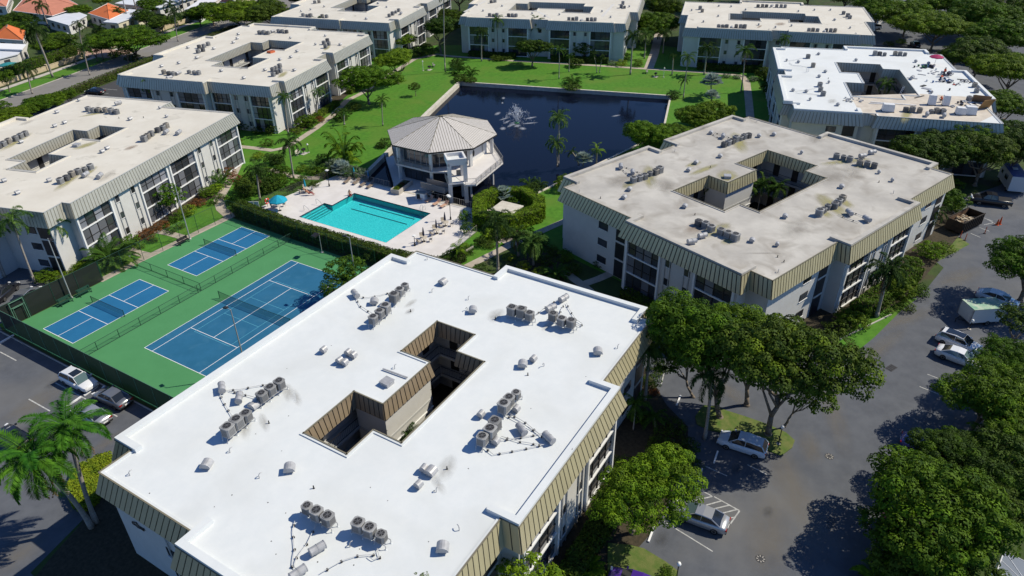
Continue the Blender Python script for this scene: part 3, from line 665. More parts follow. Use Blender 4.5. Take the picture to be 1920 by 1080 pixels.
    # mansards
    def mansard(pl, drop, out_, m, seamm, pitch, sep, skip=(), gap=(.10 if panels else .12 if roofm is ROOF_GREY else .09)):
        top = pl; bot = offset_poly(pl, out_); back = MB(); stuff = MB()
        s_in = 1 if out_ > 0 else -1
        n = len(pl)
        for i in range(n):
            p, q = Vector(top[i]), Vector(top[(i+1) % n]); pb_, qb = Vector(bot[i]), Vector(bot[(i+1) % n]); L = (q-p).length
            zt = H+.08; zb = H-drop
            back.face([(*pb_, zb), (*qb, zb), (*q, zt), (*p, zt)] if out_ > 0 else [(*qb, zb), (*pb_, zb), (*p, zt), (*q, zt)], seamm)
            inn_p, inn_q = (p, q)
            back.face([(*p, zb), (*q, zb), (*qb, zb), (*pb_, zb)], wallm)                        # soffit
            u = (q-p).normalized(); nn = Vector((u.y, -u.x))*s_in
            k = max(1, round(L/pitch)); g = gap/max(L, .5)
            for j in range(k):
                t0, t1 = j/k+g*.5, (j+1)/k-g*.5
                a = p.lerp(q, t0); c = p.lerp(q, t1); ab = pb_.lerp(qb, t0); cb = pb_.lerp(qb, t1)
                o1 = nn*.045; zz = .02
                pts = [(*ab, zb+.001), (*cb, zb+.001), (*(cb+o1), zb+zz), (*(ab+o1), zb+zz), (*a, zt-.01), (*c, zt-.01), (*(c+o1), zt+zz), (*(a+o1), zt+zz)]
                if sep and i not in skip:
                    mb = MB(); mb.hexa(pts, m); mb.build('mansard_panel', root)
                else: stuff.hexa(pts, m)
            back.box((*((p+q)/2+nn*.05), H+.12), (L+.1, .12, .06), GREY_TRIM if mans is not MANS else SEAM2, math.atan2(u.y, u.x))
        back.build('mansard_backing', root)
        if stuff.v: tag(stuff.build('mansard_panels', root), kind='stuff')
    mansard(OUT, MD, .62, mans, seam, .6 if panels else .55, panels, skip=panels or ())
    ict = poly_ccw(CT)
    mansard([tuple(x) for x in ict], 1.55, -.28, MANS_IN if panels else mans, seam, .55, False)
    # raised parapets round the projecting bays
    n = len(OUT)
    for i in range(n):
        b = MB(); A, B_, C, D = (Vector(OUT[(i+k) % n]) for k in (-1, 0, 1, 2))
        e0, e, e1 = B_-A, C-B_, D-C
        if e.length > 10 and e0.normalized().cross(e.normalized()) > .5 and e.normalized().cross(e1.normalized()) > .5 and e0.length < 4 and e1.length < 4:
            u = e.normalized(); nn = Vector((-u.y, u.x)); w = .55
            def bar(s0, s1, d0, d1):
                q = [B_+u*s0+nn*d0, B_+u*s1+nn*d0, B_+u*s1+nn*d1, B_+u*s0+nn*d1]
                b.hexa([(*x, H-.1) for x in q]+[(*x, H+par_h) for x in q], roofm)
            L = e.length; bar(-.03, L+.03, -.03, w); bar(-.03, w, w-.003, 2.7); bar(L-w, L+.03, w-.003, 2.7); b.build('parapet', root)
    root['_c'] = (cx, cy)
    return root
BL = {}
BL['B1'] = building('B1', 'large three storey building with a bright white flat roof in the foreground', -0.75,
    [(-15.8,-22.9),(-15.8,-25.1),(-18.6,-25.1),(-18.6,-36.05),(-20,-36.05),(-20,-53.0),(-18.2,-53.0),(-18.2,-54.0),(-6.5,-54.0),(-6.5,-55.5),(10.75,-55.5),(10.75,-53.8),(22,-53.8),(22,-52.8),(23.7,-52.8),(23.7,-35.85),(21.5,-35.85),(21.5,-24.8),(19.25,-24.8),(19.25,-22.9)],
    [(5.35,-35.4),(11.15,-35.4),(11.15,-40.05),(8.05,-40.05),(8.05,-43.2),(-4.25,-43.2),(-4.25,-40.25),(-7.45,-40.25),(-7.45,-35.5),(-1.3,-35.5),(-1.3,-38.8),(5.35,-38.8)],
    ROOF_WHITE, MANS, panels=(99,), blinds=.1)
BL['B2'] = building('B2', 'three storey building with a stained grey flat roof right of centre', -19.75,
    [(53.9,-14.6),(56.1,-14.6),(56.1,-12.2),(74.1,-12.2),(74.1,-14.4),(77.9,-14.4),(77.9,-12.1),(95.8,-12.1),(95.8,-14.1),(97.8,-14.1),(97.8,-27.1),(100.3,-27.1),(100.3,-44.5),(98.4,-44.5),(98.4,-47.4),(85.1,-47.4),(85.1,-48.9),(67.7,-48.9),(67.7,-47.3),(54.2,-47.3),(54.2,-44.5),(52.5,-44.5),(52.5,-27.4),(53.9,-27.4)],
    [(64.4,-25.1),(72.25,-25.1),(72.25,-28.35),(79,-28.35),(79,-25),(86.9,-25),(86.9,-33.3),(83.9,-33.3),(83.9,-36.6),(67.6,-36.6),(67.6,-33.55),(64.4,-33.55)],
    ROOF_GREY, MANS, blinds=.15, seam=SEAM)
BL['B3'] = building('B3', 'three storey building with a cream flat roof at the left edge beside the courts', 15.75,
    [(8.2,30),(11.8,30),(11.8,21.7),(15,21.7),(15,20.4),(53.4,20.4),(53.4,35.4),(56.3,35.4),(56.3,54),(42.2,54),(42.2,56.5),(24,56.5),(24,54),(11,54),(11,51),(8.2,51)],
    [(26,42),(39.4,42),(39.4,39.2),(42.3,39.2),(42.3,33.7),(36.1,33.7),(36.1,37.3),(29.2,37.3),(29.2,33.6),(22.9,33.6),(22.9,38.7),(26,38.7)],
    ROOF_CREAM, MANS2, blinds=.75, seam=SEAM2)
BL['B4'] = building('B4', 'three storey building with a cream flat roof between the left lawn and the boundary road', 14.0,
    [(68,60.4),(82.7,60.4),(82.7,63.6),(101.3,63.6),(101.3,62),(114.3,62),(114.3,60.1),(116.9,60.1),(116.9,41.9),(114.5,41.9),(114.5,26.8),(112.2,26.8),(112.2,24.6),(94.2,24.6),(94.2,26.4),(88.9,26.4),(88.9,23.3),(71.7,23.3),(71.7,24.5),(68.3,24.5),(68.3,38.9),(67,38.9),(67,58.8),(68,58.8)],
    [(82.4,49.4),(99.3,49.4),(99.3,46.3),(102.3,46.3),(102.3,37.2),(94.5,37.2),(94.5,40.6),(87,40.6),(87,36.6),(79,36.6),(79,45.4),(82.4,45.4)],
    ROOF_CREAM, MANS2, blinds=.4, seam=SEAM2)
BL['B5'] = building('B5', 'three storey building with a cream roof cut by the top edge, left of centre', 14.5,
    [(126.5,59.4),(142.4,59.4),(142.4,62.9),(160,62.9),(160,61),(175.5,61),(175.5,42),(173,42),(173,24.5),(153.2,24.5),(153.2,26.5),(148,26.5),(148,23.4),(130.2,23.4),(130.2,24.6),(126.5,24.6),(126.5,38.8),(126,38.8),(126,58),(126.5,58)],
    [(141.9,49.4),(158,49.4),(158,46.3),(161,46.3),(161,37.5),(153.7,37.5),(153.7,40.3),(146.8,40.3),(146.8,36.6),(138.1,36.6),(138.1,45.4),(141.9,45.4)],
    ROOF_CREAM, MANS2, blinds=.4, seam=SEAM2)
BL['B6'] = building('B6', 'three storey building facing the far lawn behind the pond, roof cut by the top edge', 18.25,
    [(139,-.2),(154.5,-.2),(154.5,1.7),(171,1.7),(171,-.5),(176,-.5),(176,-46.8),(168.5,-46.8),(151.6,-46.8),(151.6,-44.6),(137,-44.6),(137,-41.7),(136.4,-41.7),(136.4,-24.6),(138.4,-24.6),(138.4,-19.6),(137,-19.6),(137,-2.4),(139,-2.4)],
    [(149.4,-11.3),(158.6,-11.3),(158.6,-14.7),(161.4,-14.7),(161.4,-31.3),(157.4,-31.3),(157.4,-34.2),(148.6,-34.2),(148.6,-26.5),(152.9,-26.5),(152.9,-19.1),(149.4,-19.1)],
    ROOF_CREAM, MANS2, blinds=.1, seam=SEAM2)
BL['B7'] = building('B7', 'three storey building with a cream roof at the top right, right of the palm path', 15.75,
    [(137.5,-53.8),(152.6,-53.8),(152.6,-52),(171.2,-52),(171.2,-67.2),(175,-67.2),(175,-84.4),(172.7,-84.4),(172.7,-100.1),(153.5,-100.1),(153.5,-98),(138.3,-98),(138.3,-94.5),(137.3,-94.5),(137.3,-78.5),(139,-78.5),(139,-74.5),(137.3,-74.5),(137.3,-57),(137.5,-57)],
    [(149.2,-64.5),(157.2,-64.5),(157.2,-67.6),(160.7,-67.6),(160.7,-84),(157.8,-84),(157.8,-87.1),(149.1,-87.1),(149.1,-79.4),(152.4,-79.4),(152.4,-72.3),(149.2,-72.3)],
    ROOF_CREAM, MANS2, blinds=.1, seam=SEAM2)
BL['B8'] = building('B8', 'three storey building being reroofed, most of it freshly white, behind the stained grey roof', 16.75,
    [(97,-77.5),(101.2,-77.5),(101.2,-76.2),(119.2,-76.2),(119.2,-78.2),(121.2,-78.2),(121.2,-91.7),(123.7,-91.7),(123.7,-108.8),(120.6,-108.8),(120.6,-111.2),(107.4,-111.2),(107.4,-112.7),(88.5,-112.7),(88.5,-110.1),(75.2,-110.1),(75.2,-90.8),(76.3,-90.8),(76.3,-88.4),(75.6,-88.4),(75.6,-77.3),(79.1,-77.3),(79.1,-75.9),(97,-75.9)],
    [(109.8,-88.4),(109.8,-97.1),(106.3,-97.1),(106.3,-100.2),(88.6,-100.2),(88.6,-97.2),(86.0,-97.2),(86.0,-88.2),(94.9,-88.2),(94.9,-91.7),(102.1,-91.7),(102.1,-88.4)],
    ROOF_WHITE, MANS2, blinds=.1, seam=SEAM2)
# bare, not yet coated strip of the roof under repair
b = MB()
q = [G(845/5.14+1430, 512/5.14+80, H), G(400/5.14+1640, 490/5.14+80, H), G(1110/5.14+1640, 535/5.14+80, H), G(1145/5.14+1640, 700/5.14+80, H), G(1000/5.14+1640, 770/5.14+80, H), G(0/5.14+1640, 700/5.14+80, H), G(935/5.14+1430, 672/5.14+80, H)]
ct8 = [rot2(16.75, c) for c in [(86.0, -97.2), (88.6, -97.2), (88.6, -100.2), (106.3, -100.2)]]
b.flat([[tuple(x.xy) for x in q]], H+.006, ROOF_BARE)
o = b.build('bare_roof_strip'); o.parent = BL['B8']; o.matrix_parent_inverse = BL['B8'].matrix_basis.inverted()

def on_wall(px, py, yl):            # point of the photo on the shaded end wall of the white roofed building (local x = yl)
    d = FW + RT*((px-960)/F_PX) - UP*((py-540)/F_PX); th_ = rad(-0.75); n_ = Vector((math.cos(th_), math.sin(th_), 0)); t = (yl-CAM.dot(n_))/d.dot(n_); return CAM+d*t
R1 = BL['B1']; b = MB(); pts = [on_wall(220+x/8.19, 960+y/8.19, -18.62) for x, y in [(225, 150), (290, 168), (335, 225), (410, 268), (412, 292), (370, 262), (320, 240), (285, 205), (240, 180), (225, 150)]]
b.path(pts, .045, FRAME, 5); o = b.build('wall_ornament', R1); o.matrix_parent_inverse = R1.matrix_basis.inverted()
b = MB(); p = on_wall(297, 980, -18.66); b.tube((p.x, p.y, .1), (p.x, p.y, 7.5), .06, GREY_TRIM, n=6); o = b.build('downpipe', R1); o.matrix_parent_inverse = R1.matrix_basis.inverted()
# ================================================================ VEGETATION
rng = np.random.default_rng(11)
def quads_mesh(name, C, A, B, mats_, mi=None):
    """C centres, A and B half axes (n,3): a pointed leaf each (4 corners)"""
    n = len(C); V = np.empty((n, 4, 3), np.float32)
    V[:, 0] = C-A; V[:, 1] = C+B*1.0-A*.1; V[:, 2] = C+A; V[:, 3] = C-B*1.0-A*.1
    me = bpy.data.meshes.new(name); me.vertices.add(n*4); me.vertices.foreach_set('co', V.reshape(-1))
    me.loops.add(n*4); me.loops.foreach_set('vertex_index', np.arange(n*4, dtype=np.int32))
    me.polygons.add(n); me.polygons.foreach_set('loop_start', np.arange(0, n*4, 4, dtype=np.int32)); me.polygons.foreach_set('loop_total', np.full(n, 4, np.int32))
    for m in mats_: me.materials.append(m)
    if mi is not None: me.polygons.foreach_set('material_index', mi.astype(np.int32))
    me.update(calc_edges=True); return me
def rand_dirs(n):
    v = rng.normal(size=(n, 3)); return v/np.linalg.norm(v, axis=1)[:, None]
def leaf_cloud(puffs, per, leaf, up=0.35):
    """puffs (n,4) centre+radius -> leaf centres and axes; leaves sit on the upper skin of each puff"""
    Cs = []; As = []; Bs = []
    for (x, y, z, r) in puffs:
        k = max(8, int(per*r*r)); d = rand_dirs(k); d[:, 2] = np.where(rng.random(k) < .8, np.abs(d[:, 2]), d[:, 2]*.5)
        d /= np.linalg.norm(d, axis=1)[:, None]
        rr = r*(0.8+0.25*rng.random(k)); c = np.array([x, y, z])+d*rr[:, None]*np.array([1, 1, .62])
        nrm = d+rand_dirs(k)*.45+np.array([0, 0, up]); nrm /= np.linalg.norm(nrm, axis=1)[:, None]
        t = np.cross(nrm, rand_dirs(k)); t /= np.linalg.norm(t, axis=1)[:, None]+1e-9; s = np.cross(nrm, t)
        L = leaf*(0.7+.6*rng.random(k))[:, None]; Cs.append(c); As.append(t*L*.62); Bs.append(s*L*.36)
    return np.concatenate(Cs), np.concatenate(As), np.concatenate(Bs)
def crown_mesh(name, R, hz, m, npuff, leaf=.3, per=90, lob=.35, m2=None):
    """crown of radius R and half height hz, centre at origin, made of separate leafy puffs on lobes"""
    lob_d = rand_dirs(9); lob_d[:, 2] *= .6; P = []; tries = 0
    while len(P) < npuff and tries < npuff*30:
        tries += 1; d = rand_dirs(1)[0]; d[2] = abs(d[2]) if rng.random() < .62 else -abs(d[2])*.7
        f = 1-lob*.55+lob*1.1*max(float(d@l) for l in lob_d)**5
        rr = f*(.70+.28*rng.random()**.5) if rng.random() < .85 else f*rng.random()*.7
        r = R*(0.12+.09*rng.random()); r = min(max(r, .28), 1.0); c = np.array([d[0]*R*rr, d[1]*R*rr, d[2]*hz*rr])
        if any((c[0]-q[0])**2+(c[1]-q[1])**2+((c[2]-q[2])*1.4)**2 < (.62*(r+q[3]))**2 for q in P): continue
        P.append((c[0], c[1], c[2], r))
    C, A, B = leaf_cloud(P, per, leaf)
    mi = None
    if m2: mi = np.concatenate([np.full(max(8, int(per*p[3]*p[3])), 1 if rng.random() < .22 else 0) for p in P])
    return quads_mesh(name, C, A, B, [m]+([m2] if m2 else []), mi)
BIG = {}
for k, (m, m2) in dict(A=(LEAF_A, LEAF_C), B=(LEAF_B, LEAF_A), C=(LEAF_C, LEAF_A)).items():
    BIG[k] = [crown_mesh('crown', 5.0, 3.2, m, 165, .19, 300, lob=.72, m2=m2) for _ in range(3)]
SMALL = {}
for k, m in dict(A=LEAF_A, B=LEAF_B, C=LEAF_C, Y=LEAF_Y, G=LEAF_G, R=LEAF_R).items():
    SMALL[k] = [crown_mesh('foliage', 1.0, .8, m, 30, .11, 520, lob=.3) for _ in range(2 if k in 'ABC' else 1)]
MID = {k: [crown_mesh('crown', 2.4, 2.0, m, 85, .17, 330, lob=.45) for _ in range(2)] for k, m in dict(A=LEAF_A, B=LEAF_B, C=LEAF_C, G=LEAF_G).items()}
def trunk_mesh(h, r, spread, n=6, bend=.12, forks=True):
    b = MB(); pts = [Vector((0, 0, 0))]
    for i in range(4): pts.append(Vector(((i+1)*bend*h*.1*random.uniform(-1, 1), (i+1)*bend*h*.1*random.uniform(-1, 1), h*.5*(i+1)/4)))
    b.tube(pts[0]-Vector((0, 0, .1)), pts[0]+Vector((0, 0, .25)), r*1.5, TRUNK, r*1.05, n=10)
    for i in range(4): b.tube(pts[i], pts[i+1], r*(1-.12*i), TRUNK, r*(1-.12*(i+1)), n=9)
    for k in range(n):
        a = 2*math.pi*k/n+random.uniform(-.4, .4); e = Vector((math.cos(a)*spread*random.uniform(.4, .8), math.sin(a)*spread*random.uniform(.4, .8), h*random.uniform(.85, 1.05)))
        m = pts[2].lerp(e, .5)+Vector((math.cos(a), math.sin(a), .2))*spread*.06; s = pts[random.choice((2, 3, 4))]
        b.tube(s, m, r*.5, TRUNK, r*.32, n=7); b.tube(m, e, r*.32, TRUNK, r*.1, n=6)
        b.tube(m, m+Vector((math.cos(a+.7)*spread*.3, math.sin(a+.7)*spread*.3, h*.25)), r*.25, TRUNK, r*.08, n=5)
    return b.mesh('trunk', True)
def tree(label, base, cc, rpx, kind='A', sq=1.0, group=None, rname='broadleaf_tree', minh=2.0, hscale=None, h=None):
    """base: photo point of the foot (or None), cc: photo point of the crown centre, rpx: crown radius in photo pixels"""
    if base is None:
        hc = h or 5.0; t = G(cc[0], cc[1], hc); bp_ = Vector((t.x, t.y, 0))
    elif h: bp_ = G(*base); hc = h; t = G(cc[0], cc[1], hc)
    else: bp_, hc, t = rise(base, cc)
    hc = max(hc, minh)
    dist = (t-CAM).dot(FW); R = rpx*dist/F_PX
    o = thing(rname, label, 'tree', (bp_.x, bp_.y, 0), random.uniform(0, 6.28), group)
    big = R > 2.9; src = random.choice((BIG if big else MID).get(kind) or BIG['A']); s = R/(5.0 if big else 2.4)
    off = Matrix.Rotation(-o.rotation_euler.z, 3, 'Z') @ Vector((t.x-bp_.x, t.y-bp_.y, 0))
    zs = s*sq if hscale is None else hscale
    link('crown', src, o, (off.x, off.y, hc), (0, 0, 0), (s, s, zs))
    tm = trunk_mesh(hc*.98, max(.09, min(.32, R*.06)), R*.75, 7 if R > 3 else 5)
    tr = link('trunk', tm, o)
    if off.length > .3:
        k = Matrix.Identity(4); k[0][2] = off.x/hc; k[1][2] = off.y/hc; tm.transform(k)
    return o
def bush(label, base, rpx, kind='A', sq=.9, group=None, name='shrub', cat='shrub'):
    t = G(base[0], base[1], .0); R = rpx*(t-CAM).dot(FW)/F_PX; t = G(base[0], base[1], R*sq*.55)
    o = thing(name, label, cat, (t.x, t.y, 0), random.uniform(0, 6.28), group)
    if R > 1.6: link('foliage', random.choice(MID.get(kind, MID['A'])), o, (0, 0, R*sq*.55), (0, 0, 0), (R/2.4,)*2+(R/2.4*sq,))
    else: link('foliage', random.choice(SMALL[kind]), o, (0, 0, R*sq*.5), (0, 0, 0), (R, R, R*sq))
    b = MB(); [b.tube((0, 0, 0), (R*.35*math.cos(a), R*.35*math.sin(a), R*sq*.7), .03*R, TRUNK, .012, n=5) for a in (0, 2, 4)]; b.build('stems', o)
    return o
def hedge(label, loops_pts, h, kind='B', name='hedge', closed=False, dens=55, leaf=.16, w=None):
    """a clipped body of leaves over a strip or a polygon given in place coordinates"""
    poly = strip(loops_pts, w) if w else loops_pts
    P = np.array(poly); x0, y0 = P.min(0); x1, y1 = P.max(0)
    def inside(q):
        c = np.zeros(len(q), bool)
        for i in range(len(P)):
            a, b_ = P[i], P[(i+1) % len(P)]
            cond = ((a[1] > q[:, 1]) != (b_[1] > q[:, 1])) & (q[:, 0] < (b_[0]-a[0])*(q[:, 1]-a[1])/(b_[1]-a[1]+1e-12)+a[0])
            c ^= cond
        return c
    area = abs(sum(P[i][0]*P[(i+1) % len(P)][1]-P[(i+1) % len(P)][0]*P[i][1] for i in range(len(P))))/2
    n = int(area*dens*3); q = np.column_stack([rng.uniform(x0, x1, n*2), rng.uniform(y0, y1, n*2)]); q = q[inside(q)][:n]
    topn = len(q); z = h-.22*rng.random(topn)**2+.14*np.sin(q[:, 0]*1.7)*np.cos(q[:, 1]*1.3)
    C = [np.column_stack([q, z])]; Nn = [np.tile([0, 0, 1.0], (topn, 1))]
    for i in range(len(P)):
        a, b_ = P[i], P[(i+1) % len(P)]; L = np.linalg.norm(b_-a)
        if L < .05: continue
        k = int(L*h*dens*1.6); t = rng.random(k)[:, None]; u = (b_-a)/L; nn = np.array([u[1], -u[0]])
        if not inside(np.array([(a+b_)/2-nn*.05]))[0]: nn = -nn
        pos = a+(b_-a)*t+nn*(rng.random(k)[:, None]*.22-.12); C.append(np.column_stack([pos, rng.random(k)*h])); Nn.append(np.tile([nn[0], nn[1], .15], (k, 1)))
    C = np.concatenate(C); Nn = np.concatenate(Nn)+rand_dirs(len(C))*.75; Nn /= np.linalg.norm(Nn, axis=1)[:, None]
    t = np.cross(Nn, rand_dirs(len(C))); t /= np.linalg.norm(t, axis=1)[:, None]; s = np.cross(Nn, t); L = leaf*(.7+.6*rng.random(len(C)))[:, None]
    m = dict(A=LEAF_A, B=LEAF_B, C=LEAF_C, Y=LEAF_Y, G=LEAF_G, R=LEAF_R)[kind]
    cx, cy = P.mean(0); C[:, 0] -= cx; C[:, 1] -= cy
    o = link(name, quads_mesh('hedge', C, t*L*.62, s*L*.38, [m]), None, (cx, cy, 0))
    core = MB(); core.flat([[(p[0]-(p[0]-cx)*.0-cx, p[1]-cy) for p in offset_poly(poly_ccw([tuple(p) for p in P]), -.12)]], h-.3, MULCH, h-.3)
    core.build('twigs', o)
    return tag(o, label, 'hedge')
# ---- palms
def frond_mesh(L, m, droop=.9, up=.5, nleaf=26, lw=.045, ll=.62, plume=False, width=1.0):
    pts = []; x = 0; z = 0; ang = up; seg = 12
    for i in range(seg+1):
        pts.append(Vector((x, 0, z))); x += math.cos(ang)*L/seg; z += math.sin(ang)*L/seg; ang -= droop*2.0/seg*(0.4+i/seg*1.2)
    b = MB()
    for i in range(seg): b.tube(pts[i], pts[i+1], .035*(1-i/seg)+.008, m, .035*(1-(i+1)/seg)+.008, n=4, caps=False)
    V = []; Fc = []
    for j in range(nleaf):
        t = .12+.88*(j+.5)/nleaf; f = t*seg; i = min(seg-1, int(f)); p = pts[i].lerp(pts[i+1], f-i); d = (pts[i+1]-pts[i]).normalized()
        ln = ll*L/3*width*math.sin(math.pi*(.12+.80*t))**.6*(1.0 if t < .9 else .8)
        for s in (-1, 1):
            for rep in range(3 if plume else 1):
                tilt = random.uniform(-.9, .9) if plume else random.uniform(-.12, .12)
                side = Vector((0, s, 0)); nup = d.cross(side)*s*-1
                nup = Vector((-d.z, 0, d.x))
                dirn = (side*math.cos(tilt)+nup*math.sin(tilt)+d*(.45+.5*t)).normalized()
                e = p+dirn*ln*random.uniform(.85, 1.1)+Vector((0, 0, -.16*ln*random.uniform(.6, 1.6))); mdl = p.lerp(e, .45)+Vector((0, 0, .07*ln))
                wv = dirn.cross(Vector((0, 0, 1))).normalized()*lw*L/3
                k = len(b.v); b.v += [tuple(p), tuple(mdl+wv), tuple(e), tuple(mdl-wv)]; b.f.append((k, k+1, k+2, k+3)); b.m.append(b.mi(m))
    return b.mesh('frond')
def fan_mesh(L, m, n=16):
    b = MB(); b.tube((0, 0, 0), (L*.5, 0, L*.10), .03, m, .02, n=4); c = Vector((L*.5, 0, L*.10))
    for i in range(n):
        a = rad(-105+210*(i+.5)/n); d = Vector((math.cos(a), math.sin(a), .28*abs(math.sin(a))-.05)); e = c+d*L*.52*random.uniform(.88, 1.05)+Vector((0, 0, -.05*L))
        w = Vector((-d.y, d.x, 0))*.05*L; md = c.lerp(e, .5)+Vector((0, 0, .03*L)); k = len(b.v); tw = Vector((0, 0, .03*L))
        b.v += [tuple(c), tuple(md+w+tw), tuple(e), tuple(md-w-tw)]; b.f.append((k, k+1, k+2, k+3)); b.m.append(b.mi(m))
    return b.mesh('frond')
FROND = {}
for k, m, dr, pl in (('royal', PALM_A, 1.0, True), ('coco', PALM_V, .95, False), ('queen', PALM_B, 1.25, True), ('dark', PALM_D, 1.25, True), ('areca', PALM_A, .8, False), ('yellow', LEAF_C, .9, False)):
    FROND[k] = [[frond_mesh(3.0, m, dr*f2, u2, 24 if pl else 44, .038 if pl else .034, .62 if k != 'areca' else .5, pl, .8 if pl else 1.05) for f2 in (.85, 1.1)] for u2 in (1.15, .65, .1, -.35)]
FROND['silver'] = [[fan_mesh(1.6, SILVER) for _ in range(2)] for u in range(4)]
DEAD = frond_mesh(3.0, DEADF, .5, -1.1, 16, .05, .4, True, .6)
def palm(label, base, cc, L=2.6, kind='royal', n=16, group=None, h=None, r=.16, shaft=True, name='palm_tree', dead=0, lean=None):
    if h is None: bp_, h, t = rise(base, cc)
    else:
        t = G(cc[0], cc[1], h); bp_ = G(*base) if base else Vector((t.x, t.y, 0))
    o = thing(name, label, 'palm', (bp_.x, bp_.y, 0), 0, group)
    off = Vector((t.x-bp_.x, t.y-bp_.y, 0)); b = MB(); pts = []
    for i in range(9): f = i/8; pts.append(off*(f**1.6)+Vector((0, 0, h*f)))
    for i in range(8): b.tube(pts[i], pts[i+1], r*(1.25-.5*min(1, i/3)) if i < 3 else r*.9, PTRUNK, r*(1.25-.5*min(1, (i+1)/3)) if i < 2 else r*.88, n=9, caps=(i in (0, 7)))
    b.build('trunk', o, smooth=True)
    top = off+Vector((0, 0, h))
    if shaft:
        b = MB(); b.lathe([(r*.9, -.25*L), (r*1.05, -.1*L), (r*.7, .12*L), (r*.25, .22*L)], CSHAFT, top, 9); b.build('crownshaft', o, smooth=True)
    ph = random.uniform(0, 6)
    for i in range(n):
        tier = min(3, int(4*i/n)); a = ph+i*2.39996; me = random.choice(FROND[kind][tier]); s = L/(3.0 if kind != 'silver' else 1.6)*random.uniform(.88, 1.08)
        el = 0 if kind != 'silver' else -(1.45, 1.05, .62, .2)[tier]
        link('frond', me, o, top, (random.uniform(-.25, .25), el+random.uniform(-.1, .1), a), (s, s, s))
    for i in range(dead): link('dead_frond', DEAD, o, top-Vector((0, 0, .1)), (random.uniform(-.3, .3), random.uniform(-.1, .2), random.uniform(0, 6.28)), (L/3,)*3)
    return o
def clump(label, base, rpx, kind='areca', n=26, up=1.0, name='palm_clump', group=None, stems=5, cat='palm'):
    """many fronds from the ground: areca, dwarf date, bird of paradise"""
    t = G(*base); R = rpx*(t-CAM).dot(FW)/F_PX
    o = thing(name, label, cat, (t.x, t.y, 0), random.uniform(0, 6), group)
    for i in range(n):
        tier = (0, 0, 1, 1, 2)[i % 5]; a = i*2.39996; rr = R*.25*random.random(); s = R/2.9*random.uniform(.7, 1.1)
        link('frond', random.choice(FROND[kind][tier]), o, (rr*math.cos(a), rr*math.sin(a), R*.25*random.random()*up), (random.uniform(-.3, .3), 0, a), (s, s, s*up))
    b = MB(); [b.tube((0, 0, 0), (R*.2*math.cos(i*1.3), R*.2*math.sin(i*1.3), R*.35*up), .05, CSHAFT, .04, n=6) for i in range(stems)]; b.build('stems', o)
    return o
ORDW = ['first', 'second', 'third', 'fourth', 'fifth', 'sixth', 'seventh', 'eighth', 'ninth', 'tenth', 'eleventh', 'twelfth', 'thirteenth', 'fourteenth', 'fifteenth', 'sixteenth', 'seventeenth', 'eighteenth', 'nineteenth', 'twentieth', 'twenty first', 'twenty second']
# ================================================================ WHAT GROWS WHERE
# --- palms
palm('tall palm with feathery crown at the bottom left corner of the white roof', (181, 980), (128, 802), 3.5, 'coco', 28, dead=3, r=.2)
palm('big palm with hanging dead fronds at the left edge above the asphalt', (172, 989), (62, 858), 4.0, 'coco', 30, dead=7, r=.22)
palm('slender light green palm leaning over the left end building', (66, 531), (22, 412), 2.9, 'queen', 14)
palm('slender light palm behind the light pole at the end building', (122, 512), (103, 424), 2.4, 'queen', 12)
palm('palm in shadow at the left frame edge beside the end building', (10, 520), (-20, 430), 2.8, 'queen', 12)
palm('drooping palm beside the turquoise umbrella at the garden fence', (488, 375), (481, 318), 2.7, 'dark', 18, dead=2)
palm('tall palm in the garden between path and pool deck, right of the drooping one', (551, 334), (541, 268), 2.8, 'dark', 16)
palm('slim palm on the lawn edge in front of the second left building', (541, 252), (533, 182), 2.1, 'royal', 14, dead=1)
palm('slim palm before the long window wall of the second left building', (594, 220), (597, 172), 2.0, 'queen', 13)
palm('left palm of the two before the shaded end of the second left building', None, (281, 157), 2.6, 'queen', 14, h=8.2)
palm('right palm of the two before the shaded end of the second left building', None, (334, 165), 2.5, 'queen', 14, h=7.4)
palm('small palm on the lawn near the crossing of the concrete paths', (645.8, 234), (645, 211), 1.4, 'royal', 11)
palm('lone thin palm standing on the lawn left of the clubhouse', (718, 236), (716, 187), 1.9, 'royal', 13, r=.11)
palm('very tall thin palm on the lawn, crown beyond the top edge', (835, 135), (832, -12), 2.6, 'royal', 14, r=.14)
palm('royal palm on the far lawn before the pale building, left one', (903, 115), (903, 60), 2.7, 'dark', 16)
palm('thin palm on the far lawn right of the round headed tree', (1048, 148), (1049, 93), 2.2, 'royal', 13, r=.12)
palm('smaller palm beside the far footpath, right of the thin one', (1066.7, 135), (1068, 105), 1.7, 'royal', 12, r=.12)
palm('left stem of the small double palm on the far lawn', (1119, 137), (1113, 103), 1.7, 'dark', 13, r=.1)
palm('right stem of the small double palm on the far lawn', (1124, 137), (1130, 107), 1.6, 'dark', 13, r=.1)
palm('tall palm at the right end of the pale building on the far lawn', (1181.7, 140), (1187, 68), 3.1, 'dark', 18, r=.2)
palm('short bare palm at the start of the path between the far buildings', (1260, 140), (1262, 105), 1.5, 'dark', 11, r=.15)
palm('slim leaning palm beside the far corner of the pond', (1281, 184), (1290, 108), 2.4, 'queen', 14, r=.12)
palm('large dark palm before the far right pale building', (1320, 140), (1327, 90), 3.1, 'dark', 18, r=.2)
palm('tall palm beside the footpath before the far right pale building', (1389, 173), (1398, 95), 3.0, 'royal', 15, r=.15)
palm('small palm leaning over the rocks at the pond corner', (1275, 169), (1282, 150), 1.6, 'dark', 11, r=.09)
palm('palm crown rising behind the roof under repair', None, (1472, 72), 2.2, 'queen', 14, h=8.5)
palm('taller palm of the pair growing by the near pond bank', (1046.8, 312.4), (1048, 222), 2.7, 'queen', 16, r=.13)
palm('shorter palm of the pair growing by the near pond bank', (1044.5, 313), (1043, 268), 2.5, 'queen', 16, r=.13)
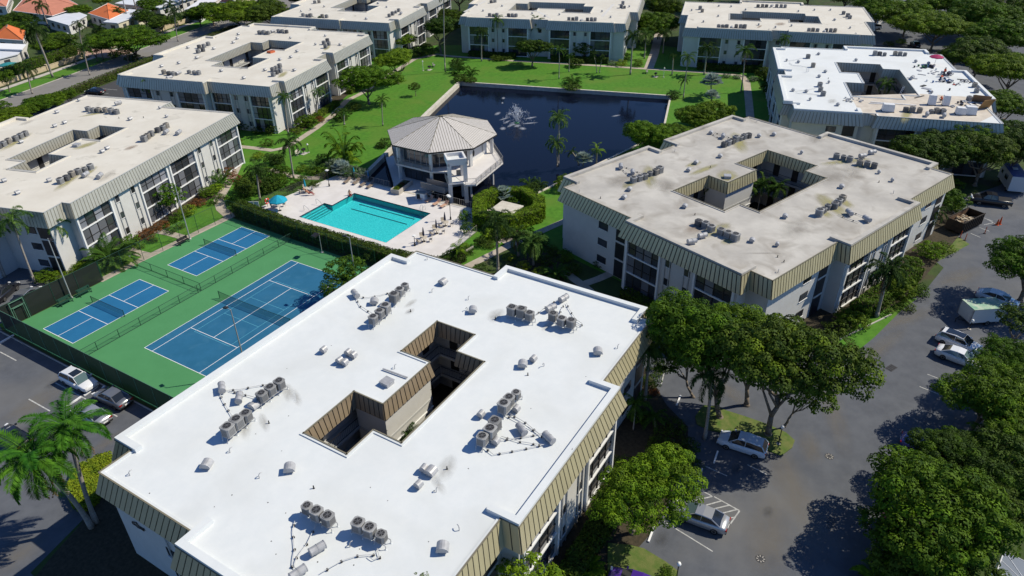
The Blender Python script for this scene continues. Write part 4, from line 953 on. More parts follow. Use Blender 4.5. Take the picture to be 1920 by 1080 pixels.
palm('bright yellow green palm by the pond behind the grey roof', (1118, 306), (1119, 281), 2.0, 'yellow', 14)
palm('drooping palm by the pond beside the silver shrub', (1085, 310), (1072, 285), 1.6, 'dark', 8)
palm('tall palm in front of the leafy ring hedge', (934, 512), (930, 415), 3.2, 'dark', 18, dead=1, r=.19)
palm('dense palm with hanging skirt right of the tall one by the path', (1000, 497), (998, 455), 2.9, 'queen', 24, dead=3)
palm('palm with pale dead fronds above the path junction', (972, 480), (968, 443), 2.3, 'dark', 14, dead=6)
palm('short palm by the wooden bench beside the pool deck', (859, 494), (859, 466), 1.7, 'yellow', 13)
palm('dense feathery palm by the right side wall of the grey roofed building', (1642.7, 594), (1664, 508), 3.2, 'dark', 26, dead=5, r=.24)
palm('palm by the far right corner wall of the grey roofed building', (1738, 440), (1752, 398), 2.5, 'dark', 16)
palm('feathery palm touching the right corner of the white roof', (1209, 750), (1218, 655), 2.9, 'queen', 18, r=.17)
palm('small palm in shade under the white roof edge, left one', (1187, 806), (1192, 757), 1.9, 'royal', 14, r=.08)
palm('small palm in shade under the white roof edge, right one', (1228, 800), (1226, 782), 1.9, 'royal', 14, r=.08)
palm('dark palm on the planting island under the big tree', (1321, 823), (1335, 705), 2.9, 'dark', 16, r=.17)
palm('light green palm before the building being reroofed', (1684, 288), (1688, 258), 2.3, 'queen', 18)
palm('big full palm on the grass verge of the boundary road', (99, 145), (63, 55), 4.4, 'dark', 24, dead=3, r=.26)
palm('very tall palm behind the boundary wall with crown at the top edge', (91, 52), (76, 10), 3.4, 'dark', 14, r=.2)
palm('palm between the hedge and the boundary wall', (158, 105), (148, 47), 2.6, 'dark', 14)
palm('palm on the road edge beside the clipped hedge', (168.5, 141), (156, 90), 2.7, 'royal', 16)
palm('palm on the grass verge left of the flat topped tree', (193.5, 111), (184, 55), 3.0, 'dark', 18)
palm('low dark palm beside the road at the left frame edge', (61, 176), (50, 128), 3.1, 'dark', 18, dead=2)
palm('palm standing before the orange roofed house', (224, 45), (222, 20), 2.6, 'royal', 16)
palm('palm on the verge right of the flat topped tree', (334, 78), (327, 25), 3.0, 'dark', 18)
palm('palm just left of the verge palm near the top', (336, 57), (318, 8), 3.2, 'dark', 16)
palm('tall palm crossing the top edge beyond the white houses', (345, 22), (340, -8), 3.2, 'dark', 14)
palm('palm before the left end of the topmost left building', None, (594, 39), 2.8, 'queen', 16, h=8.5)
palm('fluffy palm before the middle of the topmost left building', None, (659, 38), 3.2, 'queen', 20, h=8.0)
palm('palm reaching above the front of the pale building on the far lawn', None, (932, 38), 2.6, 'queen', 13, h=9.6)
palm('wide palm before the recess of the pale building on the far lawn', None, (1006, 44), 3.0, 'royal', 20, h=8.2)
palm('palm beside the path between the two far pale buildings', (1243, 100), (1246, 62), 2.8, 'dark', 16)
palm('feathery palm left of the path between the far buildings', (1208, 110), (1212, 65), 2.8, 'queen', 18)
for x, y in ((1345, 352), (1397, 352), (1430, 345), (1460, 352)):
    palm(dict([(1345, 'lone palm in the near left notch'), (1397, 'left palm of three in the middle'), (1430, 'centre palm of three in the middle'), (1460, 'right palm of three in the middle')])[x]+' of the grey roof courtyard', None, (x, y), 2.3, 'royal', 16, h=6.0 if x > 1360 else 7.4, group='palms in the grey roof courtyard', r=.11)
palm('palm growing in the courtyard of the building being reroofed', None, (1662, 158), 2.5, 'queen', 16, h=7.2)
for i, (x, y, r, k) in enumerate([(872, 398, 13, 'C'), (876, 420, 14, 'A'), (905, 375, 14, 'C'), (960, 372, 12, 'A'), (990, 400, 14, 'C'), (985, 425, 15, 'C'), (945, 428, 15, 'A'), (915, 432, 14, 'C'), (1000, 440, 15, 'A'), (900, 445, 12, 'B')]):
    bush('leafy bush grown out of the ring hedge around the pump shed, '+ORDW[i]+' clockwise', (x, y+8), r, k, 1.3)
for i, (x, y, r, k) in enumerate([(1075, 505, 16, 'B'), (1110, 560, 18, 'B'), (1170, 590, 18, 'B'), (1060, 480, 16, 'A'), (1035, 470, 14, 'B'), (1235, 690, 16, 'B'), (1215, 650, 14, 'B'), (1200, 780, 18, 'A')]):
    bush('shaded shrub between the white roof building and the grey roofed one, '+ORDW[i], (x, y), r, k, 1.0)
# --- clumps
clump('green areca palm clump by the court path below the windows', (212, 492), 52, 'areca', 60, 1.0)
clump('tall fan of stems with yellowing leaves on the lawn by the pool', (648, 303), 40, 'yellow', 34, 2.1, stems=14)
palm('big leaved plant in the courtyard of the white roof', None, (764, 815), 1.9, 'dark', 14, h=4.2, shaft=False, name='courtyard_plant', r=.07)
clump('pygmy palm by the near pond bank left of the shrubs', (1012, 352), 22, 'dark', 24)
clump('pygmy palm cluster before the shrubs at the near pond bank', (993, 350), 22, 'royal', 22)
clump('areca clump in the planting bed behind the white roof corner', (1042, 520), 30, 'areca', 30)
clump('left multi stem palm in the island bed on the far lawn', (858, 138), 20, 'royal', 22, 1.5)
clump('right multi stem palm in the island bed on the far lawn', (884, 140), 16, 'royal', 18, 1.3)
clump('round pygmy palm on the far lawn near the seawall', (1075, 158), 20, 'royal', 28)
clump('grassy arching palm at the bottom edge beside the purple car', (1098, 1075), 40, 'yellow', 34, .8)
clump('small palm clump by the left lawn building', (492, 240), 20, 'areca', 16)
clump('palm clump beside the fence of the pool garden', (590, 320), 24, 'areca', 20)
clump('low palm clump by the left building corner near the court path', (415, 345), 26, 'areca', 22, 1.2)
clump('palm clump rising from the middle of the garden', (520, 305), 24, 'dark', 24, 1.3)
tree('dark tree filling the lower right corner behind the screen enclosure', None, (1850, 945), 66, 'B', 1, h=3.2)
tree('round tree between the box trailer and the lower right trees', None, (1905, 672), 56, 'A', 1, h=5)
tree('dark tree filling the gap at the right edge above the palm clumps', None, (1880, 850), 60, 'B', 1, h=4)
tree('mid green tree over the left edge of the lower right thicket', None, (1650, 985), 44, 'A', 1, h=3.6)
tree('dark tree at the bottom right between palm clumps', None, (1800, 1060), 70, 'B', 1, h=3.0)
for i, (x, y, r) in enumerate([(1850, 870, 60), (1900, 930, 60), (1700, 1080, 70), (1790, 1060, 62), (1640, 1100, 50), (1880, 800, 50), (1830, 980, 46), (1905, 860, 50)]):
    clump('arching pale green palm clump in the lower right thicket, '+ORDW[i], (x, y), r, 'areca' if i % 2 else 'yellow', 34, 1.5, group='palm clumps in the lower right thicket')
for x, y, r in ((1346, 372, 20), (1412, 385, 26), (1445, 385, 24)):
    clump(dict([(1346, 'low palm clump at the near left'), (1412, 'low palm clump in the middle'), (1445, 'low palm clump at the right')])[x]+' of the grey roof courtyard floor', (x+14, y+30), r, 'areca', 22, 1.2, group='low palms in the grey roof courtyard')
palm('large silver fan palm on the right part of the far lawn', (1333, 185), (1333, 160), 2.9, 'silver', 34, shaft=False)
palm('small silver fan palm in front of the large silver one', (1334, 202), (1334, 186), 2.2, 'silver', 22, shaft=False)
palm('silver fan palm by the near pond bank', (1093, 312), (1094, 304), 2.0, 'silver', 26, shaft=False)
palm('silver fan palm at the foot of the yellowing stem clump', (640, 330), (640, 322), 2.2, 'silver', 30, shaft=False)
palm('silver shrub palm by the ring hedge and the water', (943, 378), (943, 369), 2.0, 'silver', 24, shaft=False)
# --- trees
tree('left one of the two huge trees shading the car park', (1350, 783), (1322, 632), 100, 'A', 1.15)
tree('right one of the two huge trees shading the car park', (1440, 815), (1480, 668), 118, 'B', 1.15)
tree('tree filling the gap between the two huge car park trees', (1400, 760), (1400, 620), 85, 'A', 1.0)
tree('low hanging limb tree at the right of the huge car park pair', (1470, 800), (1520, 735), 48, 'A', 1.15)
tree('small tree under the left one of the huge car park pair', (1300, 745), (1262, 660), 52, 'A', 1.1)
tree('large shade tree at the right frame edge above the trailer', None, (1945, 488), 78, 'A', 1.0, h=6)
tree('compact bright tree beside the silver sedan', (1185, 1000), (1207, 910), 88, 'C', 1.15)
tree('tree crown at the bottom edge before the white roof corner', None, (985, 1100), 62, 'C', .9, h=5.0)
tree('small tree tip showing at the bottom edge over the white roof', None, (790, 1098), 26, 'A', 1, h=9.0)
tree('large round tree at the lower right over the car park', None, (1735, 935), 122, 'A', 1.1, h=5.2)
tree('dark undergrowth tree below the large round tree at the lower right', None, (1700, 1040), 60, 'B', 1.0, h=3.0)
tree('round tree over the white cars by the trailer', None, (1853, 738), 84, 'A', 1.0, h=5.0)
tree('second dark tree below the round tree at the right edge', None, (1905, 770), 70, 'A', .9, h=4.5)
tree('olive tree at right above the blue car', None, (1790, 852), 72, 'B', 1.0, h=4.0)
tree('dark tree at the right edge above the trailer', None, (1915, 600), 40, 'B', .9, h=4.5)
tree('wide dark tree over the near corner of the reroofed building, left part', None, (1765, 285), 70, 'B', .95, h=6.0)
tree('wide dark tree over the near corner of the reroofed building, right part', None, (1850, 285), 66, 'B', .95, h=6.0)
tree('dark tree at the right edge beside the motorhome', None, (1905, 275), 60, 'B', 1, h=6.0)
tree('mid green tree behind the dark wide one', None, (1815, 245), 50, 'A', .9, h=7.5)
tree('leafy tree beside the far right corner of the grey roof', None, (1775, 375), 32, 'A', 1, h=3.0)
tree('flat topped shade tree on the verge of the boundary road', (258, 112), (248, 72), 62, 'A', .62)
tree('shade tree beside the road above the cream roof', (452, 55), (440, 22), 56, 'A', .7)
tree('shade tree to the right of the road near the top', None, (505, 22), 50, 'B', .8, h=5)
tree('bright shade tree at the top between houses and road', None, (395, 18), 32, 'A', .8, h=5)
tree('large round tree beside the long window wall of the second left building', (692, 195), (687, 148), 52, 'C', .85)
tree('round tree between the second left building and the topmost one', (747, 157), (741, 112), 40, 'C', .85)
tree('small round clipped tree alone on the lawn', (780, 180), (778, 163), 11.5, 'B', 1, rname='clipped_tree', minh=.8)
tree('dark tree at the far right end of the topmost left building', (827, 100), (822, 52), 40, 'B', .8)
tree('pale thin leaved tree before the topmost left building', (757, 100), (750, 72), 26, 'G', .9)
tree('round headed tree on the far lawn before the pale building', (998, 123), (1000, 88), 29, 'B', .95)
tree('dense shrub tree on the pond bank beside the grey roof', (1226, 290), (1222, 258), 54, 'C', .95)
tree('second half of the dense shrub tree on the pond bank', (1262, 275), (1265, 252), 34, 'A', 1.0)
tree('large shrub tree at the right lawn edge before the grey roof', (1322, 238), (1318, 215), 46, 'A', 1.0)
tree('tree with dark crown by the court corner behind the white roof', (645, 560), (655, 510), 40, 'A', .95)
tree('lower part of the trees by the court corner', (630, 580), (628, 545), 30, 'A', .9)
tree('weeping light green tree before the windows beside the courts', (322, 402), (315, 368), 29, 'C', 1.15)
tree('dark tree behind the path between far buildings', None, (1222, 45), 42, 'A', 1, h=5)
tree('dark tree at the top edge between the far buildings', None, (1242, 12), 40, 'B', 1, h=5)
tree('tree by the far left corner of the pale lawn building', None, (835, 30), 26, 'B', 1, h=4)
tree('shaded tree before the right half of the pale lawn building', None, (1095, 92), 17, 'B', 1.1, h=3)
for i, (x, y, r) in enumerate([(1705, 25, 55), (1760, 48, 62), (1830, 30, 62), (1885, 62, 60), (1840, 100, 60), (1900, 130, 60), (1880, 195, 52), (1915, 250, 50), (1650, 10, 40), (1795, 100, 42), (1905, 20, 60), (1780, 5, 50)]):
    if i == 1: tree('bright trees crown above the car park at the top right', (1745, 95), (x, y), r, 'A', .75)
    elif i == 9: tree('small dark tree beside the umbrella corner of the reroofed building', None, (x, y), 34, 'B', .8, h=4)
    else: tree('broad green tree in the upper right belt, '+ORDW[i]+' of twelve', None, (x, y), r, ('A', 'B', 'A')[i % 3], .85, 'trees of the upper right belt', h=6.5)
for i, (x, y, r) in enumerate([(620, -20, 40), (860, -14, 40), (1000, -30, 50), (1090, -34, 50), (1230, -25, 50), (1330, -18, 50), (1420, -22, 50), (1520, -22, 48), (1590, -16, 50), (560, -5, 30), (480, -16, 40), (1160, -30, 50)]):
    tree('dark tree crossing the top edge behind the far buildings, '+ORDW[i]+' of twelve', None, (x, y), r, 'B', .9, 'trees behind the far buildings', h=6)
for i, (x, y, r) in enumerate([(20, 55, 30), (40, 35, 26), (8, 145, 20), (115, 80, 30), (95, 85, 26), (270, 30, 26), (150, 18, 20), (300, 40, 26), (285, 10, 26), (10, 40, 24), (112, 70, 22), (175, 90, 20), (205, 80, 20), (135, 95, 16), (235, 95, 16), (60, 8, 14), (190, 0, 16), (372, 28, 24)]):
    tree('green garden tree among the houses beyond the boundary wall, '+ORDW[i], None, (x, y), r, ('A', 'B')[i % 2], .9, 'garden trees beyond the boundary wall', h=3.5)
for i, (x, y, r) in enumerate([(75, 192, 28), (105, 185, 26), (30, 215, 30), (5, 228, 28), (50, 205, 26), (-5, 205, 24), (128, 178, 18)]):
    tree('low leafy tree in the hedge row beside the left roof, '+ORDW[i], None, (x, y), r, 'A', .85, 'low trees of the hedge row', h=2.4)
# --- hedges
hedge('long clipped dark hedge between the courts and the pool deck', [(30.6, 18.3), (29.7, 5), (29.9, -6), (29.9, -13), (31, -19.5)], 2.1, 'B', w=1.9)
hedge('short clipped hedge behind the white roof at the pool corner', [(30.6, -19.8), (36, -21.2)], 1.9, 'B', w=1.6)
oc = [(45.0, -16.6), (50.5, -13.2), (56.5, -14.5), (59, -19), (56.5, -23.6), (51, -25.2), (46, -22)]
hedge('leafy ring hedge around the pale pump shed, left half', strip([(52.2, -24.6), (47.2, -22.2), (45.9, -17.6), (50.8, -14.6), (55, -15.3)], 2.2), 2.3, 'C', dens=70)
hedge('leafy ring hedge around the pale pump shed, right half', strip([(55.2, -15.6), (57.2, -19), (55.4, -22.8), (52.4, -24.5)], 1.9), 2.2, 'C', dens=70)
hedge('long dark hedge between the road and the rear car park', [rot2(T, (40, 84.2)), rot2(T, (150, 84.2))], 1.7, 'B', w=1.9, dens=30, leaf=.24)
hedge('green hedge behind the tan boundary wall', [rot2(T, (58, 109.8)), rot2(T, (111, 109.8))], 3.0, 'A', w=2.4, dens=30, leaf=.24)
hedge('hedge behind the far part of the boundary wall', [rot2(T, (122, 109.4)), rot2(T, (190, 109.4))], 1.6, 'A', w=2.0, dens=24, leaf=.26)
hedge('yellow green low hedge at the corner of the car park below the white roof', [tuple(G(x, y).xy) for x, y in [(140, 955), (128, 925), (150, 885), (190, 862), (212, 858), (195, 905), (185, 945), (160, 962)]], .9, 'Y', dens=90, leaf=.15)
hedge('tall dark hedge in shade left of the sidewalk by the reroofed building', [tuple(G(1452, 175).xy), tuple(G(1440, 150).xy)], 1.8, 'B', w=2)
def base_hedge(label, th, p, q, h=1.3, w=1.6, kind='B'): hedge(label, [rot2(th, p), rot2(th, q)], h, kind, w=w, dens=40, leaf=.22)
base_hedge('dark clipped hedge at the foot of the lawn building, left part', 18.25, (135.6, -3), (135.6, -16)); base_hedge('dark clipped hedge at the foot of the lawn building, right part', 18.25, (134.6, -26), (134.6, -41), 1.4)
base_hedge('dark hedge at the foot of the far right building, left part', 15.75, (135.9, -58), (135.9, -73), 1.5); base_hedge('dark hedge at the foot of the far right building, right part', 15.75, (135.8, -79), (135.8, -93), 1.5)
base_hedge('green hedge along the window wall of the second left building', 14.0, (74, 21.6), (88, 21.6), 1.1, 1.4, 'A'); base_hedge('green hedge along the far window wall of the second left building', 14.0, (96, 22.9), (111, 22.9), 1.1, 1.4, 'A')
base_hedge('shaded hedge along the left end wall of the stained grey roof building', -19.75, (51.2, -29), (51.2, -43), 1.2, 1.4); base_hedge('leafy hedge along the car park side of the stained grey roof building', -19.75, (69, -51.2), (84, -51.2), 1.8, 2.2, 'A')
base_hedge('shaded hedge along the car park side of the white roof building', -.75, (-5, -57.6), (9, -57.6), 1.3, 1.8)
# --- shrubs
SH = [
 ('low green hedge bush on the grass by the left palms', 86, 518, 24, 'A', .6), ('second low bush right of the left palms', 112, 515, 17, 'Y', .6),
 ('green bush at the corner below the end building', 140, 500, 18, 'A', .7), ('round yellow green bush below the windows', 244, 452, 17, 'C', .95),
 ('reddish bush right of the round yellow bush', 273, 441, 17, 'R', .9), ('red and green bush by the path bend', 302, 424, 16, 'R', .8),
 ('bright yellow green bush under the weeping tree', 352, 395, 16, 'Y', .9), ('green bush beside the bright yellow one', 331, 408, 15, 'A', .8),
 ('dark red bush right of the bright yellow one', 372, 380, 15, 'R', .7), ('yellow green bush at the end of the window wall', 388, 362, 18, 'Y', .7),
 ('green bush next to the window wall end', 405, 352, 15, 'C', .7), ('red leaved shrub at the building corner by the garden', 441, 335, 12, 'R', .9),
 ('orange shrub in the garden left of the drooping palm', 428, 322, 14, 'R', .9), ('yellow shrub high in the garden by the fan of windows', 484, 292, 11, 'Y', .9),
 ('round yellow green bush left of the pool fence', 566, 317, 12, 'Y', .9), ('green bush right of the round yellow one by the pool fence', 590, 322, 14, 'A', .8),
 ('dark shrub in the middle of the garden bed', 462, 360, 22, 'B', .9), ('dark bush by the white noticeboard', 452, 385, 18, 'B', .8),
 ('garden shrub by the fence below the tall palm', 520, 340, 20, 'A', .9), ('garden shrub beside the paths end', 500, 352, 18, 'B', .9),
 ('low bush at the pool fence corner', 615, 325, 12, 'A', .8), ('dark bush by the fence post at the deck corner', 607, 322, 9, 'B', 1.0),
 ('green bush in front of the second left building, left', 500, 268, 12, 'B', .9), ('round bush before the second left building wall', 555, 246, 11, 'A', .9),
 ('leafy shrub below the window wall of the second left building', 575, 228, 22, 'A', .8), ('orange flowering shrub by the path of the second left building', 600, 224, 11, 'R', .7),
 ('dark shrub against the white block wall, left', 455, 235, 14, 'B', 1.0), ('dark shrub against the white block wall, middle', 482, 245, 10, 'B', 1.0),
 ('dark shrub against the white block wall, right', 510, 243, 12, 'B', 1.1), ('tall leafy shrub at the cream building corner', 434, 240, 16, 'A', 1.6),
 ('big leafy shrub beside the leftmost window wall end', 440, 268, 14, 'A', 1.4), ('shrub in deep shade beside the round tree', 640, 215, 18, 'B', .9),
 ('dark shrub under the large round tree', 665, 200, 14, 'B', .8), ('yellow shrub by the pale thin leaved tree', 800, 88, 12, 'Y', .8),
 ('dark bush left of the far footpath', 786, 96, 18, 'B', .9), ('bush beside the far footpath bend', 812, 96, 10, 'A', .9),
 ('dark bush in the island bed of the far lawn', 866, 147, 16, 'B', .7), ('rounded tall bush in the island bed of the far lawn', 856, 120, 13, 'B', 1.2),
 ('low bush right end of the island bed on the far lawn', 884, 150, 13, 'B', .7), ('low hedge bush before the pale building, left', 930, 108, 14, 'B', .5),
 ('low hedge bush before the pale building, middle left', 945, 109, 12, 'B', .5), ('dark bush before the pale building, middle right', 1080, 118, 14, 'B', .9),
 ('light green bush at the pale building corner, left', 1148, 118, 9, 'G', .8), ('light green bush at the pale building corner, right', 1166, 118, 11, 'Y', .8),
 ('bush by the path at the far building corner', 1196, 118, 11, 'A', .9), ('second bush by the path at the far building corner', 1176, 105, 10, 'A', .8),
 ('spreading dark bush under the round pygmy palm', 1072, 165, 18, 'B', .5), ('rock hugging bush at the pond corner', 1262, 178, 15, 'B', .6),
 ('pale groundcover bush before the far right building, left', 1362, 142, 9, 'G', .6), ('pale groundcover bush before the far right building, right', 1382, 144, 9, 'G', .6),
 ('bush before the far right pale building under the palm', 1405, 122, 14, 'B', .9), ('dark bush by the wall of the reroofed building', 1432, 138, 14, 'B', 1.3),
 ('dark bush left of the reroofed building wall', 1440, 165, 13, 'B', 1.5), ('round clipped bush on the lawn right of the silver palm', 1412, 148, 9, 'G', .8),
 ('green shrub on the near pond bank', 1062, 342, 25, 'A', .9), ('green shrub right of the near bank shrub', 1085, 335, 18, 'A', .8),
 ('dark shrub under the pygmy palm at the near bank', 1000, 352, 16, 'B', .7), ('green shrub left of the clubhouse by the water', 722, 268, 14, 'B', .9),
 ('low round shrub left of the clubhouse corner', 712, 272, 10, 'B', .7), ('shrub behind the ring hedge on the right', 1010, 452, 20, 'B', .9),
 ('yellow flowering shrub behind the white roof, left', 982, 498, 13, 'Y', .9), ('yellow flowering shrub behind the white roof, right', 1012, 508, 12, 'Y', .8),
 ('yellow shrub by the path between palms', 955, 482, 12, 'Y', .8), ('low green mound in the lawn bed by the bench', 917, 458, 16, 'B', .5),
 ('dark shrub left of the lawn bed by the bench', 880, 470, 12, 'B', .7), ('small yellow bush by the pool railing', 873, 462, 9, 'Y', .9),
 ('dark shrub under the tall palm behind the white roof', 900, 505, 18, 'B', .7), ('dark shrub right of the tall palm base', 960, 510, 20, 'B', .6),
 ('shrub under the drooping palm pair', 1022, 488, 18, 'B', .8), ('green bush in the bed before the ring hedge', 925, 440, 18, 'B', .9),
 ('shrub between the ring hedge and the path', 960, 432, 18, 'A', .8), ('dark bush beside the shaded wall of the grey roofed building', 1122, 494, 11, 'B', .9),
 ('leafy shrub at the trees foot beside the grey roofed building', 1598, 600, 30, 'A', .9), ('dark shrub beside the grey roofed building', 1570, 615, 22, 'B', .9),
 ('tall leafy shrub between car park and window wall', 1690, 545, 30, 'A', 1.1), ('reddish shrub along the window wall', 1708, 500, 24, 'A', 1.1),
 ('bright shrub at the end of the window wall', 1745, 470, 26, 'C', .9), ('shrub at the grass point near the skip', 1772, 465, 18, 'A', .8),
 ('shrub on the kerb below the feathery palm', 1725, 545, 18, 'A', 1.0), ('dark shrub by the kerb at the car park', 1700, 575, 14, 'B', 1.0),
 ('shrub under the feathery palm', 1655, 570, 22, 'B', 1.0), ('shrub behind the skip', 1795, 390, 16, 'A', .9),
 ('leafy shrub beside the grey roof far corner', 1782, 345, 20, 'A', 1.0), ('leafy shrub lower beside the grey roof far corner', 1790, 380, 18, 'C', 1.0),
 ('bush in shade by the palm at the white roof corner', 1222, 715, 18, 'B', .9), ('dead brown shrub by the palm trunk base', 1228, 735, 10, 'R', .6),
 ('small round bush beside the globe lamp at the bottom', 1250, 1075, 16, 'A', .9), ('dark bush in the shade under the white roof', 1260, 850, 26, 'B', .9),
 ('dark bush near the wheel stops', 1300, 870, 16, 'B', .8), ('bush by the court corner under the dark tree', 700, 480, 20, 'B', .9),
 ('bush against the hedge behind the white roof', 660, 555, 26, 'A', .9), ('small bush by the boundary road entrance', 215, 103, 12, 'C', .8),
 ('shrubs under the flat topped tree', 250, 108, 14, 'B', .7), ('yellow green shrub at the far car park island', 1690, 78, 9, 'Y', .8),
 ('dark shrub at the far car park island', 1668, 82, 10, 'B', .7), ('hedge bush behind the far right building', 1655, 35, 12, 'Y', .8),
]
for l, x, y, r, k, sq in SH: bush(l, (x, y), r, k, sq)
def cplants(lab, grp, L):
    for i, (x, y, r, k) in enumerate(L): tree(lab.format(('first', 'second', 'third', 'fourth', 'fifth', 'sixth', 'seventh', 'eighth', 'ninth')[i]), None, (x, y), r, k, 1.0, grp, 'courtyard_plant', h=2.6)
cplants('{} green plant from the left in the courtyard of the leftmost roof', 'plants in the leftmost courtyard', [(55, 322, 11, 'A'), (66, 318, 11, 'G'), (80, 312, 12, 'G'), (92, 306, 11, 'A'), (108, 290, 13, 'A'), (122, 283, 13, 'C'), (186, 256, 11, 'A'), (198, 252, 10, 'B')])
cplants('{} green plant from the left in the courtyard of the second left roof', 'plants in the second left courtyard', [(424, 120, 9, 'G'), (437, 121, 8, 'A'), (462, 124, 9, 'C')])
cplants('{} green plant from the left in the courtyard of the lawn building', 'plants in the lawn building courtyard', [(1070, 20, 9, 'A'), (1082, 20, 10, 'B'), (1094, 21, 9, 'A')])
more = [(455, 350, 20, 'B'), (470, 335, 18, 'B'), (505, 345, 20, 'B'), (530, 322, 18, 'A'), (515, 300, 16, 'B'), (500, 325, 16, 'A'), (545, 345, 14, 'B'), (565, 338, 12, 'A'), (430, 375, 12, 'A'), (440, 388, 12, 'B'), (590, 345, 9, 'B'), (605, 300, 16, 'B'), (628, 310, 18, 'G'), (655, 322, 18, 'G'), (680, 325, 14, 'G')]
for i, (x, y, r, k) in enumerate(more): bush(('leafy shrub massed in the garden between court path and pool, ' + ('lower left', 'middle left', 'lower middle', 'right middle', 'upper middle', 'centre', 'by the fence', 'by the fence end', 'leftmost', 'at the hedge corner', 'at the fence corner', 'under the tall clump, left', 'under the tall clump, middle', 'under the tall clump, right', 'beside the seawall')[i]), (x, y), r, k, 1.0)
for i, (x, y, r, k) in enumerate([(150, 498, 14, 'A'), (172, 492, 14, 'B'), (262, 462, 9, 'A'), (288, 450, 9, 'B'), (320, 432, 10, 'B'), (338, 424, 9, 'A'), (398, 378, 10, 'B'), (412, 368, 9, 'A')]): bush('small shrub in the bed along the court side windows, '+('first', 'second', 'third', 'fourth', 'fifth', 'sixth', 'seventh', 'eighth')[i]+' from the left', (x, y), r, k, .8)
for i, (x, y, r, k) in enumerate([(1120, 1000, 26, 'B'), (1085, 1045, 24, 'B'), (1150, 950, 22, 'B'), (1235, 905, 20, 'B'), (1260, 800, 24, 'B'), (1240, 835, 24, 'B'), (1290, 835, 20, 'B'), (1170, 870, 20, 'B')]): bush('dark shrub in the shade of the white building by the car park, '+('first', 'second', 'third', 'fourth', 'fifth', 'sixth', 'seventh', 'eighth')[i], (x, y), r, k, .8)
b = MB()
# ================================================================ ROOF EQUIPMENT
def ac_parts(m, w=.86, h=.80, ch=.16):
    def ring(k, z): c = w/2*k; d = c-ch*w*k; return [(c, -d, z), (c, d, z), (d, c, z), (-d, c, z), (-c, d, z), (-c, -d, z), (-d, -c, z), (d, -c, z)]
    def loft(b, rings, mm, cap=True):
        vs = [p for r in rings for p in r]; fs = [(k*8+i, k*8+(i+1) % 8, (k+1)*8+(i+1) % 8, (k+1)*8+i) for k in range(len(rings)-1) for i in range(8)]
        if cap: fs.append(tuple(range(len(vs)-8, len(vs))))
        b.poly(vs, fs, mm)
    b = MB(); loft(b, [ring(1, 0), ring(1, .06), ring(.95, .07), ring(.95, h*.9), ring(1.02, h*.91), ring(1.02, h*.97), ring(.97, h)], m); body = b.mesh('body')
    b = MB(); b.lathe([(w*.37, h+.001), (w*.37, h+.012), (w*.35, h+.014)], AC_DARK, n=16); b.lathe([(w*.41, h), (w*.41, h+.05), (w*.375, h+.05), (w*.375, h+.013)], m, n=16) if False else None
    for k in range(16):
        a0 = 2*math.pi*k/16; a1 = 2*math.pi*(k+1)/16; b.tube((w*.385*math.cos(a0), w*.385*math.sin(a0), h+.02), (w*.385*math.cos(a1), w*.385*math.sin(a1), h+.02), .022, m, n=4, caps=False)
    b.tube((0, 0, h+.01), (0, 0, h+.05), .1, AC_FIN, n=8)
    for k in range(3): a = k*math.pi/3+.2; b.box((0, 0, h+.03), (w*.7, .05, .012), AC_FIN, a, .25)
    gr = b.mesh('fan_grille'); b = MB()
    for i in range(4):
        a = i*math.pi/2
        for z in (.2, .34, .48, .62, .76): b.box((w*.482*math.cos(a), w*.482*math.sin(a), h*z), (.012, w*.62, .05), AC_FIN, a)
    return body, gr, b.mesh('coil_guard')
AC_D2 = mat('ac_dark_case', (.10, .10, .105), .6)
ACP = [ac_parts(AC_MET), ac_parts(AC_MET, .74, .66, .2), ac_parts(AC_BEIGE, .84, .84), ac_parts(AC_D2, .84, .74, .2), ac_parts(AC_MET, .94, .92, .12)]
ORD = ['first', 'second', 'third', 'fourth', 'fifth', 'sixth', 'seventh']
RN = dict(B1='white front roof', B2='stained grey roof', B3='leftmost roof', B4='second left roof', B5='topmost left roof', B6='lawn building roof', B7='far right roof', B8='roof under repair')
